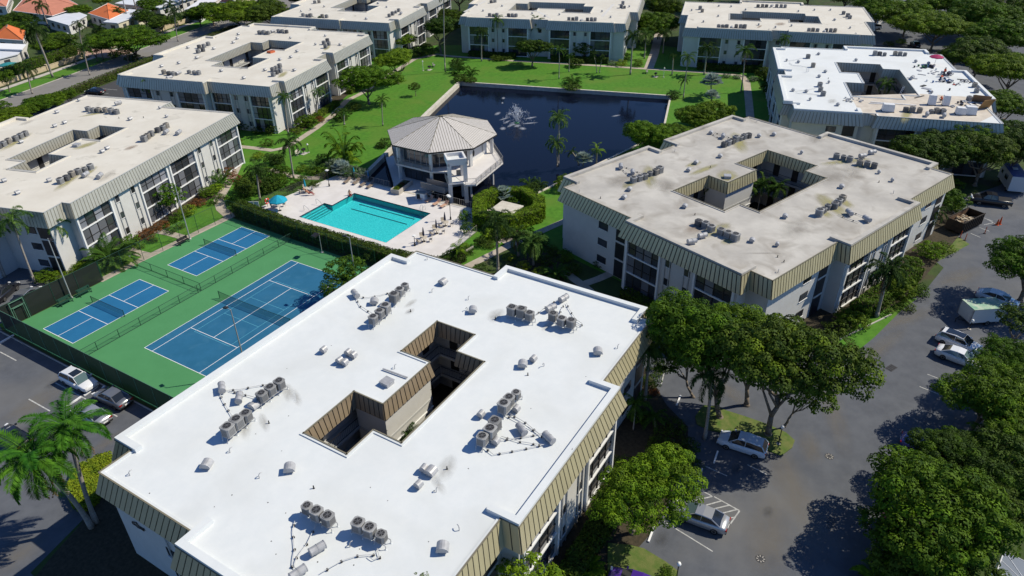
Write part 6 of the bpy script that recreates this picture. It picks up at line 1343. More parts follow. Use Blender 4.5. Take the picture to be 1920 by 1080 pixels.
heap('scrap heap on the bare roof near the courtyard', -210, 555, [GALV, PIPE, ROOF_CREAM], 14, 1.7, s=.35, hh=.3); heap('bucket and tools by the courtyard corner', 548, 475, [GALV, BLUEP, DKP], 6, .6, s=.3, hh=.3)
heap('rubbish and barrels beside the right boxes', 850, 590, [GALV, DKP, WRAP], 9, 1.1, s=.4, hh=.5); heap('round coil of hose on the bare strip', 735, 620, [GALV, PIPE], 6, .7, s=.3, hh=.2)
for i, (x, y) in enumerate([(380, 240), (640, 300), (560, 250), (500, 375), (560, 385), (590, 265), (720, 460)]):
    p = E8(x, y); b = MB(); b.lathe([(.15, 0), (.17, .36), (.15, .38)], (DKP, WRAP, DKP, WRAP, BLUEP, WRAP, DKP)[i], n=10); o = b.build('bucket', None, (p.x, p.y, H+.01)); tag(o, f'{("dark","white","dark","white","blue","white","dark")[i]} bucket on the fresh coating '+('left of the green machine', 'left of the workers', 'right of the green machine', 'near the dark lid', 'near the courtyard side', 'just right of the drum', 'in front of the red can')[i], 'bucket')
def ladder(label, x, y, rz, h=1.3, rz2=0):
    p = E8(x, y); o = thing('ladder', label, 'ladder', (p.x, p.y, H-.8), rad(rz))
    for s in (-.22, .22): b = MB(); b.box((s, 0, .9), (.05, .06, 1.9), WRAP, 0, .2); b.build('side_rail', o)
    for k in range(5): b = MB(); b.box((0, .18-.07*k, .3+.32*k), (.44, .04, .04), WRAP); b.build('rung', o)
ladder('white ladder top at the courtyard edge of the bare strip', 260, 470, T+20); ladder('white ladder top at the left courtyard notch being repaired', -650, 285, T+90)
def umbrella(label, pos, r, h, m, closed=False, zb=0, mp=None, n=8, tilt=0, lean_cloth=.42):
    o = thing('umbrella', label, 'umbrella', (pos[0], pos[1], zb), random.uniform(0, 1)); b = MB(); b.tube((0, 0, 0), (0, 0, h+.1), .03, mp or POLE, n=8); b.build('pole', o)
    b = MB(); b.lathe([(.26, 0), (.26, .06), (.06, .1)], DARKMET); b.build('base', o)
    if closed: b = MB(); b.lathe([(.12, h*.42), (.17, h*.5), (.13, h*.75), (.05, h), (.01, h+.12)], m, n=9); b.build('closed_canopy', o); return o
    for k in range(n):
        a0, a1 = 2*math.pi*k/n, 2*math.pi*(k+1)/n; am = (a0+a1)/2; b = MB(); t = Vector((0, 0, h+.05)); p0 = Vector((r*math.cos(a0), r*math.sin(a0), h-lean_cloth)); p1 = Vector((r*math.cos(a1), r*math.sin(a1), h-lean_cloth)); pm = Vector((r*.93*math.cos(am), r*.93*math.sin(am), h-lean_cloth+.03)); q0 = t.lerp(p0, .55)+Vector((0, 0, .07)); q1 = t.lerp(p1, .55)+Vector((0, 0, .07))
        b.poly([t, q0, p0, pm, p1, q1], [(0, 1, 5), (1, 2, 3), (1, 3, 5), (5, 3, 4)], m); v0 = p0-Vector((0, 0, .16)); v1 = p1-Vector((0, 0, .16)); vm = pm-Vector((0, 0, .16)); b.face([p0, v0, vm, pm], m); b.face([pm, vm, v1, p1], m); b.build('canopy_panel', o); b = MB(); b.tube(Vector((0, 0, h-.35)), p0, .012, DARKMET, n=4); b.build('rib', o)
    return o
MAG = mat('magenta_cloth', (.36, .02, .10), .8); TEAL = mat('turquoise_cloth', (.01, .32, .46), .8, var=.1, vscale=3)
umbrella('magenta umbrella shading the crew on the roof under repair', E8(575, 215), 1.35, 2.1, MAG, zb=H)
# ================================================================ THE CLUBHOUSE
CH = thing('clubhouse', 'octagonal clubhouse with a pale standing seam roof over the pond', 'clubhouse', (62.55, .75, 0))
RM = mat('pale_metal_roof', (0.58, 0.545, 0.51), 0.55, metal=0.0, var=.04, vscale=1.0, spec=.4)
def octa(a): k = a*math.tan(math.pi/8); return [(a, -k), (a, k), (k, a), (-k, a), (-a, k), (-a, -k), (-k, -a), (k, -a)]
EV = octa(9.15); AP = Vector((0, 0, 9.5))
for i in range(8):
    p = Vector((*EV[i], 6.5)); q = Vector((*EV[(i+1) % 8], 6.5)); n = 17; e = (q-p); mid = (p+q)/2; nrm = e.cross(AP-p).normalized(); b_ = MB()
    for j in range(n):
        t0, t1 = j/n+.004, (j+1)/n-.004
        f = lambda t: (1-abs(2*t-1)); up = (AP-mid)
        A = p.lerp(q, t0); B = p.lerp(q, t1); A2 = A+up*f(t0); B2 = B+up*f(t1); o3 = nrm*.03
        sb = MB(); sb.hexa([A, B, B2, A2, A+o3, B+o3, B2+o3, A2+o3], RM); sb.build('roof_sheet', CH)
        if j: s = p.lerp(q, j/n); sb2 = b_; sb2.tube(s+nrm*.04, s+up*f(j/n)+nrm*.04, .022, SEAM2, n=4)
    tag(b_.build('roof_seams', CH), kind='stuff')
    b2 = MB(); b2.tube(p+nrm*.02, AP+Vector((0, 0, .05)), .05, SEAM2, n=5); b2.build('hip_cap', CH)
b = MB()
for i in range(8):
    p = Vector((*EV[i], 0)); q = Vector((*EV[(i+1) % 8], 0)); m_ = (p+q)/2; L = (q-p).length; a = math.atan2((q-p).y, (q-p).x); b.box((m_.x, m_.y, 6.38), (L+.08, .08, .24), FRAME, a)
b.flat([EV], 6.26, TRIM, .02); b.face([(*EV[i], 6.49) for i in range(8)], SEAM); b.build('fascia', CH)
CWALL = mat('clubhouse_white', (.68, .67, .65), .8, bump=.1)
WALLO = octa(7.3)
b = MB(); gl = MB()
for i in range(8):
    p = Vector((*WALLO[i], 0)); q = Vector((*WALLO[(i+1) % 8], 0)); L = (q-p).length; a = math.atan2((q-p).y, (q-p).x); c = (p+q)/2; u = (q-p)/L
    mx_, my_ = c.x, c.y
    solid = my_ < -2 and mx_ > -3 and not (mx_ < -5)
    if solid:
        b.box((c.x, c.y, 4.7), (L+.02, .2, 3.5), CWALL, a); b.box((c.x, c.y, 1.4), (L, .2, 2.8), CWALL, a)
    else:
        b.box((c.x, c.y, 5.9), (L, .2, .9), CWALL, a); 
        for z0, z1 in ((3.1, 5.45), (.1, 2.7)):
            gm = MB(); gm.box((c.x, c.y, (z0+z1)/2), (L, .05, z1-z0), GLASS, a); w_ = gm.build('window', CH)
            fr = MB(); [fr.box((p.x+u.x*L*k/5, p.y+u.y*L*k/5, (z0+z1)/2), (.08, .12, z1-z0), GREY_TRIM if z0 > 3 else FRAME, a) for k in range(6)]; fr.build('frame', w_)
b.build('wall', CH)
b = MB(); b.flat([octa(7.2)], 2.96, CWALL, .3); b.flat([octa(7.2)], 5.9, CWALL, .05); b.flat([octa(7.25)], .1, CONC); b.build('floor', CH)
for i, (x, y) in enumerate(octa(8.25)): c = MB(); c.box((x, y, 3.15 if y > -2 else 3.15), (.5, .5, 6.5), CWALL, math.atan2(y, x)); c.build('column', CH)
b = MB(); BALC = [(-8.7, 3.7), (-8.7, -3.7), (-5.8, -7.1), (-9.6, -13.3), (.6, -12.5), (6.9, -6.0), (8.7, -3.6), (8.7, 3.6), (3.6, 8.7), (-3.6, 8.7)]
BALC = [(-3.6, 8.7), (-8.7, 3.7), (-8.7, -3.7), (-7.2, -6.5), (-10.4, -11.8), (-9.4, -13.2), (.7, -12.2), (6.7, -6.2), (8.9, -3.0), (8.9, 3.6), (3.6, 8.7)]
b.flat([poly_ccw(BALC)], 3.0, DECK, .28); b.flat([poly_ccw(BALC)], 2.7, CWALL); b.build('balcony', CH)
b = MB(); r = MB(); R2 = [Vector((*p, 0)) for p in BALC]
for p, q in zip(R2[:-1], R2[1:]):
    if p.x < -7 and q.x < -7 and p.y < -3 and q.y > -12: continue
    L = (q-p).length; d = (q-p)/L; a = math.atan2(d.y, d.x); c = (p+q)/2
    low = c.x < -5 and c.y > -4
    r.box((c.x, c.y, 4.02), (L, .05, .05), GREYP, a); r.box((c.x, c.y, 3.15), (L, .04, .04), GREYP, a)
    for k in range(int(L/.16)+1): t = p+d*min(L, k*.16); b.box((t.x, t.y, 3.55), (.02, .02, .95), GREYP, a)
    for k in range(int(L/1.8)+1): t = p+d*min(L, k*1.8); r.box((t.x, t.y, 3.5), (.06, .06, 1.1), GREYP, a)
tag(b.build('balcony_pickets', CH), kind='stuff'); r.build('balcony_rail', CH)
b = MB(); b.lathe([(.35, -.04), (.45, 0), (.35, .04)], DARKMET, n=16); dm = b.build('oval_ornament', CH, (-1.2, -7.42, 4.4), (math.pi/2, 0, 0)); dm.scale = (.7, 1.3, 1)
b = MB(); b.box((1.6, -7.43, 4.6), (.12, .06, 1.9), GREYP); b.box((2.4, -7.43, 4.4), (.9, .05, 2.1), TRIM); b.build('door', CH)
b = MB(); [b.tube((x, -11.2+abs(x)*.1, -2), (x, -11.2+abs(x)*.1, 2.72), .2, CWALL, n=8) for x in (-7, -1)]; b.tube((5.2, -6.2, -2), (5.2, -6.2, 2.72), .2, CWALL); b.tube((7.6, 2, -2), (7.6, 2, 2.72), .2, CWALL); b.build('pile', CH)
TERR = [(-12.1, 1.9), (-9.0, 5.0), (-2.1, 12.0), (1.0, 11.0), (4, 9.4), (9.0, 3.5), (9.0, -3.5), (3.6, -7.6), (-4, -7.6), (-8.6, -4.4), (-12.0, -4.4)]
b = MB(); b.flat([poly_ccw(TERR)], .06, DECK, .4); b.build('terrace', CH)
b = MB(); [b.tube((x, y, -2), (x, y, -.3), .18, CONC, n=8) for x, y in ((-8, 4), (-2, 7), (4, 7), (7, -2), (0, -6.5))]; b.build('terrace_pile', CH)
picket('railing', 'dark railing along the left side of the clubhouse terrace', [(50.5, 2.8), (53.5, 5.8), (60.4, 12.8)], 1.1, DARKMET, .3)
TW = thing('stair_tower', 'white portal shaped stair tower in front of the clubhouse', 'tower', (53.35, -8.45, 0), rad(45))
b = MB(); w = 1.6
for sx in (-1, 1):
    for sy in (-1, 1):
        c = MB(); c.box((sx*(w-.3), sy*(w-.3), 2.7 if sy*sx < 5 else 3), (.6, .6, 7.4), CWALL); 
        if not (sx == 1 and sy == 1): c.build('pier', TW)
b = MB(); [b.box((0, s*(w-.16), 6.55), (2*w, .3, 1.1), CWALL) for s in (-1, 1)]; [b.box((s*(w-.16), 0, 6.55), (.3, 2*w-.6, 1.098), CWALL) for s in (-1, 1)]; b.build('upper_box', TW)
b = MB(); b.box((0, 0, 6.45), (2*w-.5, 2*w-.5, .12), ROOF_WHITE); b.build('roof', TW)
b = MB(); b.box((0, 0, 2.85), (2*w+.1, 2*w+.1, .2), CWALL); b.build('landing', TW)
for k in range(14): c = MB(); c.box((-1.9-k*.0-.0, 0, .1+k*.2), (.1, .1, .1), CWALL) if False else c.box((1.9+k*.27, .2, 2.9-k*.2), (.27, 1.3, .06), CONC); c.build('tread', TW)
b = MB(); b.box((-.0, w+.05, 3.4), (2*w, .06, 1.0), GREYP); b.box((w+.0, -.9, 3.4), (.06, 1.2, 1.0), GREYP); b.build('balustrade', TW)
o = thing('footbridge', 'grey sided bridge joining the terrace and the stair tower', 'footbridge', (52.7, -4.6, 0)); b = MB(); b.box((0, 0, .75), (1.8, 5.0, .2), CONC); b.build('deck', o); b = MB(); b.box((-.9, 0, 1.25), (.06, 5.0, .95), GREYP); b.box((.9, 0, 1.25), (.06, 5, .95), GREYP); b.build('side_panel', o)
o = thing('planter', 'concrete planter box with small shrubs between pool deck and terrace', 'planter', (50.9, 1.3, .02), rad(8)); b = MB(); L = 4.6
[b.box((0, s*.75, .42), (L, .12, .84), CONC) for s in (-1, 1)]; [b.box((s*(L/2-.06), 0, .42), (.12, 1.38, .838), CONC) for s in (-1, 1)]; b.box((0, 0, .62), (L-.3, 1.3, .1), MULCH); b.build('box', o)
for i in range(4): link('shrub', SMALL['YARG'[i]][0], o, (-1.7+i*.9, 0, .85), (0, 0, i), (.5, .5, .45))
o = thing('deck_cabinet', 'white cabinet with a dark open side at the foot of the clubhouse stairs', 'cabinet', (49.3, -4.0, .02), rad(10)); b = MB(); b.box((0, 0, .6), (.8, 1.6, 1.2), WHITE); b.box((0, 0, 1.24), (1.0, 1.9, .08), GREYP); b.build('box', o); b = MB(); b.box((-.42, .3, .6), (.03, .6, .9), DARKMET); b.build('door', o)
o = thing('pump_shed', 'flat pale roof of the pump shed inside the ring hedge', 'shed', (49.7, -20.35, 0)); b = MB(); b.box((0, 0, 2.12), (3.5, 3.9, .14), CONC_W); b.build('roof', o); b = MB(); b.box((0, 0, 1.02), (3.0, 3.4, 2.04), WALL); b.build('wall', o); b = MB(); b.box((-1.52, 0, 1), (.05, .9, 1.9), FRAME); b.build('door', o)
o = thing('pool_heater', 'small white pool heater behind the hedge at the white roof', 'heater', tuple(G(715, 482).xy)+(0,), .2); b = MB(); b.box((0, 0, .7), (1.5, 1.1, 1.3), WHITE); b.build('body', o); b = MB(); b.lathe([(.4, 1.35), (.4, 1.42), (.1, 1.43)], GREYP, n=12); b.build('fan_grille', o)
# --- fountain
FW_ = mat('fountain_spray', (.82, .86, .92), .6, alpha=1)
_N = FW_.node_tree.nodes; _L = FW_.node_tree.links; _t = _N.new('ShaderNodeBsdfTransparent'); _m = _N.new('ShaderNodeMixShader'); _m.inputs[0].default_value = .32
_L.new(_t.outputs[0], _m.inputs[1]); _L.new(_N['Principled BSDF'].outputs[0], _m.inputs[2]); _L.new(_m.outputs[0], _N['Material Output'].inputs[0])
fp = G(969, 231, -.75); o = thing('fountain', 'fountain jets spraying in the middle of the dark pond', 'fountain', tuple(fp)); b = MB(); b.lathe([(.55, -.1), (.55, .12), (.2, .2), (.2, .3)], GREENP, n=12); b.build('float', o)
for k in range(15):
    a = 2*math.pi*k/15; sp = random.uniform(.3, .9) if k % 3 else random.uniform(1.2, 2.0); ht = random.uniform(2.4, 3.8) if k % 3 else random.uniform(1.8, 2.6); pts = []
    for j in range(13): t = j/12*1.02; pts.append(Vector((math.cos(a)*sp*2*t, math.sin(a)*sp*2*t, .2+ht*4*t*(1-t))))
    b = MB()
    for j in range(7): b.tube(pts[j], pts[j+1], .03+.012*j, FW_, .03+.012*(j+1), n=5, caps=False)
    for j in range(7, 12):
        for q in range(6): c = pts[j].lerp(pts[j+1], random.random())+Vector([random.gauss(0, .05+.025*j) for _ in range(3)]); b.tube(c, c+Vector((0, 0, random.uniform(.1, .3))), .03, FW_, n=4)
    b.build('jet', o)
foam = soft_stain('foam', (.60, .64, .72), .45)
for k, (x, y, rx, ry, rz) in enumerate([(933, 213, 1.5, .7, 10), (945, 223, 1.6, .45, -20), (950, 229, 1.7, .45, 0), (943, 241, 1.2, .8, 30), (980, 241, 1.1, .9, 60), (995, 221, 1.8, .6, -30), (993, 231, 2.2, .5, -45), (958, 235, 1.8, .6, 0), (963, 232, 1.5, 1.2, 0), (970, 236, 1.2, .8, 0), (944, 184, 1.0, .5, 30), (1155, 217, 1.4, .5, -30), (942, 193, .8, .3, 30)]):
    p = G(x, y, -.75); b = MB(); b.face([(-1, -1, 0), (1, -1, 0), (1, 1, 0), (-1, 1, 0)], foam); f = b.build('foam_patch', None, (p.x, p.y, -.738-.0005*k), (0, 0, rad(rz))); f.scale = (rx, ry, 1); tag(f, kind='stuff')

# ================================================================ VEHICLES
def paint(name, c, m=.0, r=.3): return mat('car_'+name, c, r, metal=m, spec=.5, coat=.6)
CP = dict(white=paint('white', (.70, .71, .73)), silver=paint('silver', (.42, .43, .45), .5), grey=paint('grey', (.22, .23, .25), .5), black=paint('black', (.012, .012, .015)), blue=paint('blue', (.02, .03, .22)), purple=paint('purple', (.08, .03, .30), .2), palewhite=paint('pale', (.60, .66, .74)), red=paint('dark_red', (.08, .01, .01)))
TYRE = mat('tyre', (.015, .015, .016), .9); RIM = mat('wheel_rim', (.35, .35, .36), .35, metal=.7); CGL = mat('car_glass', (.015, .018, .022), .06, spec=.9); TAILL = mat('tail_light', (.30, .01, .01), .3); HEADL = mat('head_light', (.75, .76, .78), .15); TINTG = mat('windscreen_glass', (.09, .14, .14), .06, spec=.9)
def wheel_mesh():
    b = MB(); b.tube((0, -.11, 0), (0, .11, 0), .33, TYRE, n=16); t = b.mesh('tyre'); b = MB(); b.tube((0, -.118, 0), (0, .118, 0), .215, RIM, n=12); [b.box((0, 0, 0), (.40, .24, .05), FRAME, 0, 0, k*math.pi/5) for k in range(5)]; return t, b.mesh('rim')
TY, RI = wheel_mesh()
def car(label, x, y, head, kind='sedan', col='silver', sunroof=None, light_glass=False, name='parked_car', z=0.012):
    P = CP[col]; o = thing(name, label, {'sedan': 'car', 'suv': 'car', 'pickup': 'pickup truck'}[kind], (x, y, z), head)
    if kind == 'sedan': L, W, st = 4.75, 1.82, [(-2.37, .45, .62, .70), (-2.30, .30, .93, .80), (-1.9, .24, 1.02, .88), (-1.2, .22, 1.02, .91), (0, .2, .97, .91), (1.0, .22, .95, .91), (1.6, .24, .86, .89), (2.1, .27, .74, .83), (2.3, .32, .62, .74), (2.37, .4, .52, .62)]; g = [(-1.75, 1.03), (-1.0, 1.40), (-.2, 1.46), (.45, 1.40), (1.3, .96)]
    elif kind == 'suv': L, W, st = 4.6, 1.86, [(-2.3, .5, .8, .78), (-2.26, .34, 1.02, .86), (-1.9, .28, 1.08, .91), (-1.0, .26, 1.08, .93), (0, .25, 1.06, .93), (1.0, .26, 1.04, .93), (1.55, .28, 1.0, .91), (2.0, .3, .88, .86), (2.22, .35, .74, .76), (2.3, .42, .6, .64)]; g = [(-2.2, 1.08), (-1.85, 1.58), (-.4, 1.70), (.45, 1.62), (1.25, 1.05)]
    else: L, W, st = 5.7, 1.98, [(-2.85, .6, 1.1, .94), (-2.8, .5, 1.15, .97), (-.8, .4, 1.16, .98), (0, .4, 1.16, .98), (1.2, .4, 1.16, .98), (1.8, .42, 1.14, .97), (2.5, .45, 1.05, .94), (2.8, .5, .9, .86), (2.85, .6, .8, .8)]; g = [(-.75, 1.18), (-.6, 1.78), (.2, 1.86), (.9, 1.80), (1.5, 1.17)]
    b = MB(); n = 9; vs = []
    for (x_, zb, zt, hw) in st:
        prof = [(hw*.92, zb), (hw, zb+.12), (hw, zb+(zt-zb)*.55), (hw*.965, zt-.05), (hw*.86, zt+.005)]
        ring = [(-a, z_) for a, z_ in prof]; ring = [(x_, a, z_) for a, z_ in ring]; top = [(x_, 0, zt+.03)]; other = [(x_, a, z_) for a, z_ in prof][::-1]
        vs += ring+top+other
    m = 11; fs = []
    for i in range(len(st)-1):
        for j in range(m-1): fs.append((i*m+j, i*m+j+1, (i+1)*m+j+1, (i+1)*m+j))
        fs.append((i*m+m-1, i*m, (i+1)*m, (i+1)*m+m-1))
    fs.append(tuple(range(m-1, -1, -1))); fs.append(tuple((len(st)-1)*m+j for j in range(m))); b.poly(vs, fs, P)
    for sx in (-1, 1): b.box((sx*(L/2-.06), 0, .42), (.14, W*.82, .2), P if sx > 0 else DARKMET)
    body = b.build('body', o, smooth=True)
    for s in (-1, 1): k = MB(); k.box((.95 if kind != 'pickup' else 1.3, s*(W/2+.06), 1.05 if kind == 'sedan' else 1.15), (.14, .2, .14), P); k.build('wing_mirror', o)
    wb, wt = W*.44, W*.355; b = MB(); fb = []
    lo = [(g[0][0], g[0][1]-.04), (g[1][0]*1.0, g[0][1]-.04), (g[2][0], g[0][1]-.05), (g[3][0], g[4][1]-.02), (g[4][0], g[4][1]-.05)]
    for s in (-1, 1):
        b = MB()
        for i in range(4):
            zt0 = g[i][1]; zt1 = g[i+1][1]; wt0 = wb if i == 0 else wt; wt1 = wb if i == 3 else wt
            b.face([(lo[i][0], s*wb, lo[i][1]), (lo[i+1][0], s*wb, lo[i+1][1]), (g[i+1][0], s*wt1, zt1), (g[i][0], s*wt0, zt0)][::s], CGL)
        b.build('side_window', o)
    b = MB(); b.face([(g[3][0], -wt, g[3][1]), (g[3][0], wt, g[3][1]), (g[4][0]+.03, wb, g[4][1]), (g[4][0]+.03, -wb, g[4][1])], TINTG if light_glass else CGL); b.build('windscreen', o)
    b = MB(); b.face([(g[0][0]-.02, -wb, g[0][1]), (g[0][0]-.02, wb, g[0][1]), (g[1][0], wt, g[1][1]), (g[1][0], -wt, g[1][1])], CGL); b.build('rear_window', o)
    b = MB(); w = wt+.02
    for i in (1, 2): b.hexa([(g[i][0], -w, g[i][1]-.03), (g[i+1][0], -w, g[i+1][1]-.03), (g[i+1][0], w, g[i+1][1]-.03), (g[i][0], w, g[i][1]-.03), (g[i][0], -w*.93, g[i][1]+.035), (g[i+1][0], -w*.93, g[i+1][1]+.035), (g[i+1][0], w*.93, g[i+1][1]+.035), (g[i][0], w*.93, g[i][1]+.035)], P)
    for s in (-1, 1):
        b.tube((g[3][0], s*wt, g[3][1]), (g[4][0], s*wb, g[4][1]-.03), .035, P, n=5); b.tube((g[1][0], s*wt, g[1][1]), (g[0][0], s*wb, g[0][1]-.02), .06, P, n=5); b.tube(((g[2][0]+.05), s*(wt+.005), g[2][1]), (g[2][0]+.08, s*wb, g[0][1]), .03, P, n=5)
    b.build('roof', o)
    if sunroof: b = MB(); b.box((-.5 if sunroof > 1 else -.1, 0, (1.745 if kind == 'suv' else 1.5)), (sunroof, wt*1.5, .03), CGL); b.build('sunroof', o)
    if kind == 'pickup': b = MB(); b.box((-1.8, 0, 1.175), (1.9, 1.6, .04), DARKMET); b.build('bed_cover', o)
    r = 1.38 if kind != 'pickup' else 1.75
    for sx in (-r, r*.98):
        for s in (-1, 1): wh = link('wheel', TY, o, (sx, s*(W/2-.11), .33)); link('rim', RI, wh)
    for s in (-1, 1): k = MB(); k.box((L/2-.14, s*W*.33, st[-3][2]-.08), (.16, .36, .13), HEADL, s*-.25); k.build('headlight', o); k = MB(); k.box((-L/2+.06, s*W*.36, st[1][2]-.12), (.12, .34, .14), TAILL, s*.15); k.build('tail_light', o)
    k = MB(); k.box((-L/2-.02, 0, .62), (.03, .5, .12), WHITE); k.build('number_plate', o)
    if kind == 'suv': o.scale = (1, 1, .94)
    return o
HP = math.pi/2
car('white SUV with a dark sunroof parked along the court fence', -7.9, .2, -HP+.03, 'suv', 'white', 1.0, True)
car('grey sedan parked nose to nose with the white SUV by the court fence', -7.8, -5.6, HP+.04, 'sedan', 'grey')
car('silver car half hidden by palm fronds in the left car park', -10.6, -6.2, HP+.02, 'sedan', 'silver')
car('white car cut by the left frame edge in the left car park', -11.4, 13.6, HP, 'sedan', 'white')
car('dark car in the shade at the left edge below the palms', -16.5, -2.4, HP, 'sedan', 'black')
car('white SUV parked at the grass island under the huge trees', 18.6, -65.5, HP+.05, 'suv', 'palewhite')
car('silver sedan parked on the hatched bay beside the bright tree', 8.0, -64.8, HP+.05, 'sedan', 'silver', light_glass=True)
car('purple car cut by the bottom edge', -1.2, -62.5, HP+.1, 'suv', 'purple')
car('white SUV with a long dark sunroof backed out from under the round tree', 47.4, -82.6, -HP-.25, 'suv', 'white', 1.9)
car('white low car beside the SUV with the long sunroof', 44.3, -82.8, -HP-.2, 'sedan', 'white', light_glass=True)
car('white car right of the box trailer at the right edge', 60.2, -86.3, -HP-.2, 'sedan', 'palewhite', light_glass=True)
car('dark blue car in the tree shade left of the olive tree', 27.0, -81.0, -HP, 'sedan', 'blue')
car('dark red car in the deep shade of the large round tree', 15.6, -80.6, -HP, 'sedan', 'red')
car('black pickup truck with a pale cab roof in the shade beside the motorhome', 92.3, -84.9, rad(100), 'pickup', 'black')
car('black car under the palm at the left end building', -1.8, 26.3, rad(30), 'sedan', 'black')
car('dark silver car outside the court fence corner by the left end building', -1.0, 22.6, rad(28), 'sedan', 'grey', light_glass=True)
car('white car behind the far right building at the top', 214, -51.5, rad(110), 'suv', 'white')
car('black car on the far car park beyond the reroofed building', 196.5, -64.5, rad(20), 'sedan', 'black')
car('blue car on the far car park at the right edge of the reroofed building', 175.3, -82, rad(80), 'sedan', 'blue')
car('white car on the drive between the houses beyond the boundary wall', 96.5, 152, rad(60), 'suv', 'palewhite')
car('dark car in the rear car park behind the second left building', *rot2(T, (83.5, 79.3)), rad(T+90), 'sedan', 'black')
for i, s in enumerate((54, 57, 60)): car(('black', 'grey', 'dark blue')[i]+' car in the rear car park behind the leftmost roof', *rot2(T, (s, 79.3)), rad(T+90), 'sedan', ('black', 'grey', 'blue')[i])
# wheel stops
WS = boxmesh((1.7, .16, .13), WHITE); n_ = 0
def wheelstop(label, x, y, rz, group=None): o = link('wheel_stop', WS, None, (x, y, .085), (0, 0, rz)); tag(o, label, 'wheel stop', group)
for l, (x, y) in [('white wheel stop in the shade beside the island SUV', (1342, 858)), ('white wheel stop left of the tree shadow', (1312.5, 891)), ('white wheel stop below the bright tree by the silver sedan', (1221, 1003)), ('white wheel stop by the palm in the tree shade', (1272, 752))]: p = G(x, y); wheelstop(l, p.x, p.y, rad(5))
for l, (x, y) in [('white wheel stop between the white SUV and the grey sedan', (171, 734)), ('white wheel stop above the silver car by the palm', (139, 754)), ('white wheel stop at the left fence corner', (14, 636))]: p = G(x, y); wheelstop(l, p.x, p.y, rad(5))
for i in range(9): wheelstop('white wheel stop along the rear car park hedge, '+ORDW[i]+' from the left', *rot2(T, (46.5+i*3.1, 81.6)), rad(T), 'wheel stops of the rear car park')
# box trailer
TRL = mat('trailer_white', (.58, .59, .60), .45, spec=.4); TRT = mat('trailer_roof', (.52, .56, .44), .6, col2=(.16, .36, .25), vscale=.9)
o = thing('box_trailer', 'white box trailer with a mottled green roof parked by the right trees', 'trailer', (54.6, -84.55, 0), rad(-54)); b = MB(); b.box((0, 0, 1.45), (4.2, 2.35, 1.9), TRL); b.build('box', o); b = MB(); b.box((0, 0, 2.42), (4.26, 2.4, .05), TRT); b.build('roof', o)
b = MB(); [b.box((sx*2.12, sy*1.19, 1.45), (.08, .08, 1.95), GREYP) for sx in (-1, 1) for sy in (-1, 1)]; b.box((-2.13, 0, 1.5), (.03, 1.9, 1.7), TRL); b.build('corner_trim', o)
for s in (-1, 1): w_ = link('wheel', TY, o, (.2, s*1.1, .33)); link('rim', RI, w_)
b = MB(); b.tube((-2.1, .5, .45), (-3.1, 0, .45), .04, DARKMET); b.tube((-2.1, -.5, .45), (-3.1, 0, .45), .04, DARKMET); b.tube((-3.0, 0, 0), (-3.0, 0, .5), .04, DARKMET); b.build('drawbar', o)
# motorhome
o = thing('motorhome', 'motorhome with a deep blue roof and a dark side window', 'motorhome', (101.5, -87.6, 0), rad(14)); MB_ = mat('motorhome_roof', (.05, .07, .22), .5, col2=(.09, .11, .28), vscale=2)
b = MB(); b.box((0, 0, 1.75), (6.2, 2.4, 2.5), TRL); b.build('body', o); b = MB(); b.box((0, 0, 3.03), (6.1, 2.3, .07), MB_); b.build('roof', o); b = MB(); b.box((-.6, 1.21, 2.0), (1.4, .03, .8), CGL); b.box((1.8, 1.21, 2.0), (.9, .03, .6), CGL); b.build('window', o); b = MB(); b.box((.5, 0, 3.12), (.7, .7, .12), TRL); b.build('roof_vent', o)
for sx in (-2, 2):
    for s in (-1, 1): w_ = link('wheel', TY, o, (sx, s*1.1, .33)); link('rim', RI, w_)
# skip
o = thing('skip', 'open rusty black roll off skip filled with roofing rubble', 'skip', (81.2, -81.6, 0), rad(-26)); SK = mat('skip_steel', (.012, .011, .010), .7, col2=(.04, .026, .018), vscale=1.5); RUS = mat('skip_inside', (.10, .055, .03), .85, col2=(.20, .12, .07), vscale=1.5)
L, W, h0, h1 = 5.8, 2.4, .35, 2.0
for s in (-1, 1): b = MB(); b.box((0, s*W/2, (h0+h1)/2), (L, .07, h1-h0), SK); b.build('side_wall', o); b = MB(); b.box((0, s*(W/2-.045), (h0+h1)/2), (L-.1, .01, h1-h0-.1), RUS); b.build('lining', o); b = MB(); b.box((0, s*(W/2+.02), h1+.03), (L+.1, .14, .1), SK); b.build('top_rail', o)
rbm = MB(); rbm.box((0, 0, 0), (.12, .1, h1-h0), SK); rbme = rbm.mesh('rib')
for s in (-1, 1):
    for k in range(10): link('rib', rbme, o, (-L/2+.3+k*(L-.6)/9, s*(W/2+.08), (h0+h1)/2))
for s in (-1, 1): b = MB(); b.box((s*L/2, 0, (h0+h1)/2), (.07, W-.08, h1-h0), SK); b.build('end_wall', o)
b = MB(); b.box((0, 0, h0), (L-.05, W-.05, .08), SK); b.box((0, .5, .18), (L, .16, .2), SK); b.box((0, -.5, .18), (L, .16, .2), SK); b.build('floor', o)
RUB = [mat('rubble_pale', (.42, .36, .27), .9), mat('rubble_grey', (.30, .27, .23), .9), mat('rubble_tan', (.30, .21, .13), .9)]
b = MB(); b.flat([[(-2.2, -1.1), (1.9, -1.1), (1.9, 1.1), (-2.2, 1.1)]], 1.1, RUB[2])
for k in range(150): x_ = random.gauss(-.2, 1.1); x_ = max(-2.4, min(2.4, x_)); b.box((x_, random.uniform(-1, 1), 1.1+.45*math.exp(-x_*x_/2)*random.random()+.05), (random.uniform(.15, .6), random.uniform(.12, .4), random.uniform(.04, .14)), random.choice(RUB), random.uniform(0, 3), random.uniform(-.4, .4), random.uniform(-.4, .4))
tag(b.build('rubble', o), kind='stuff')
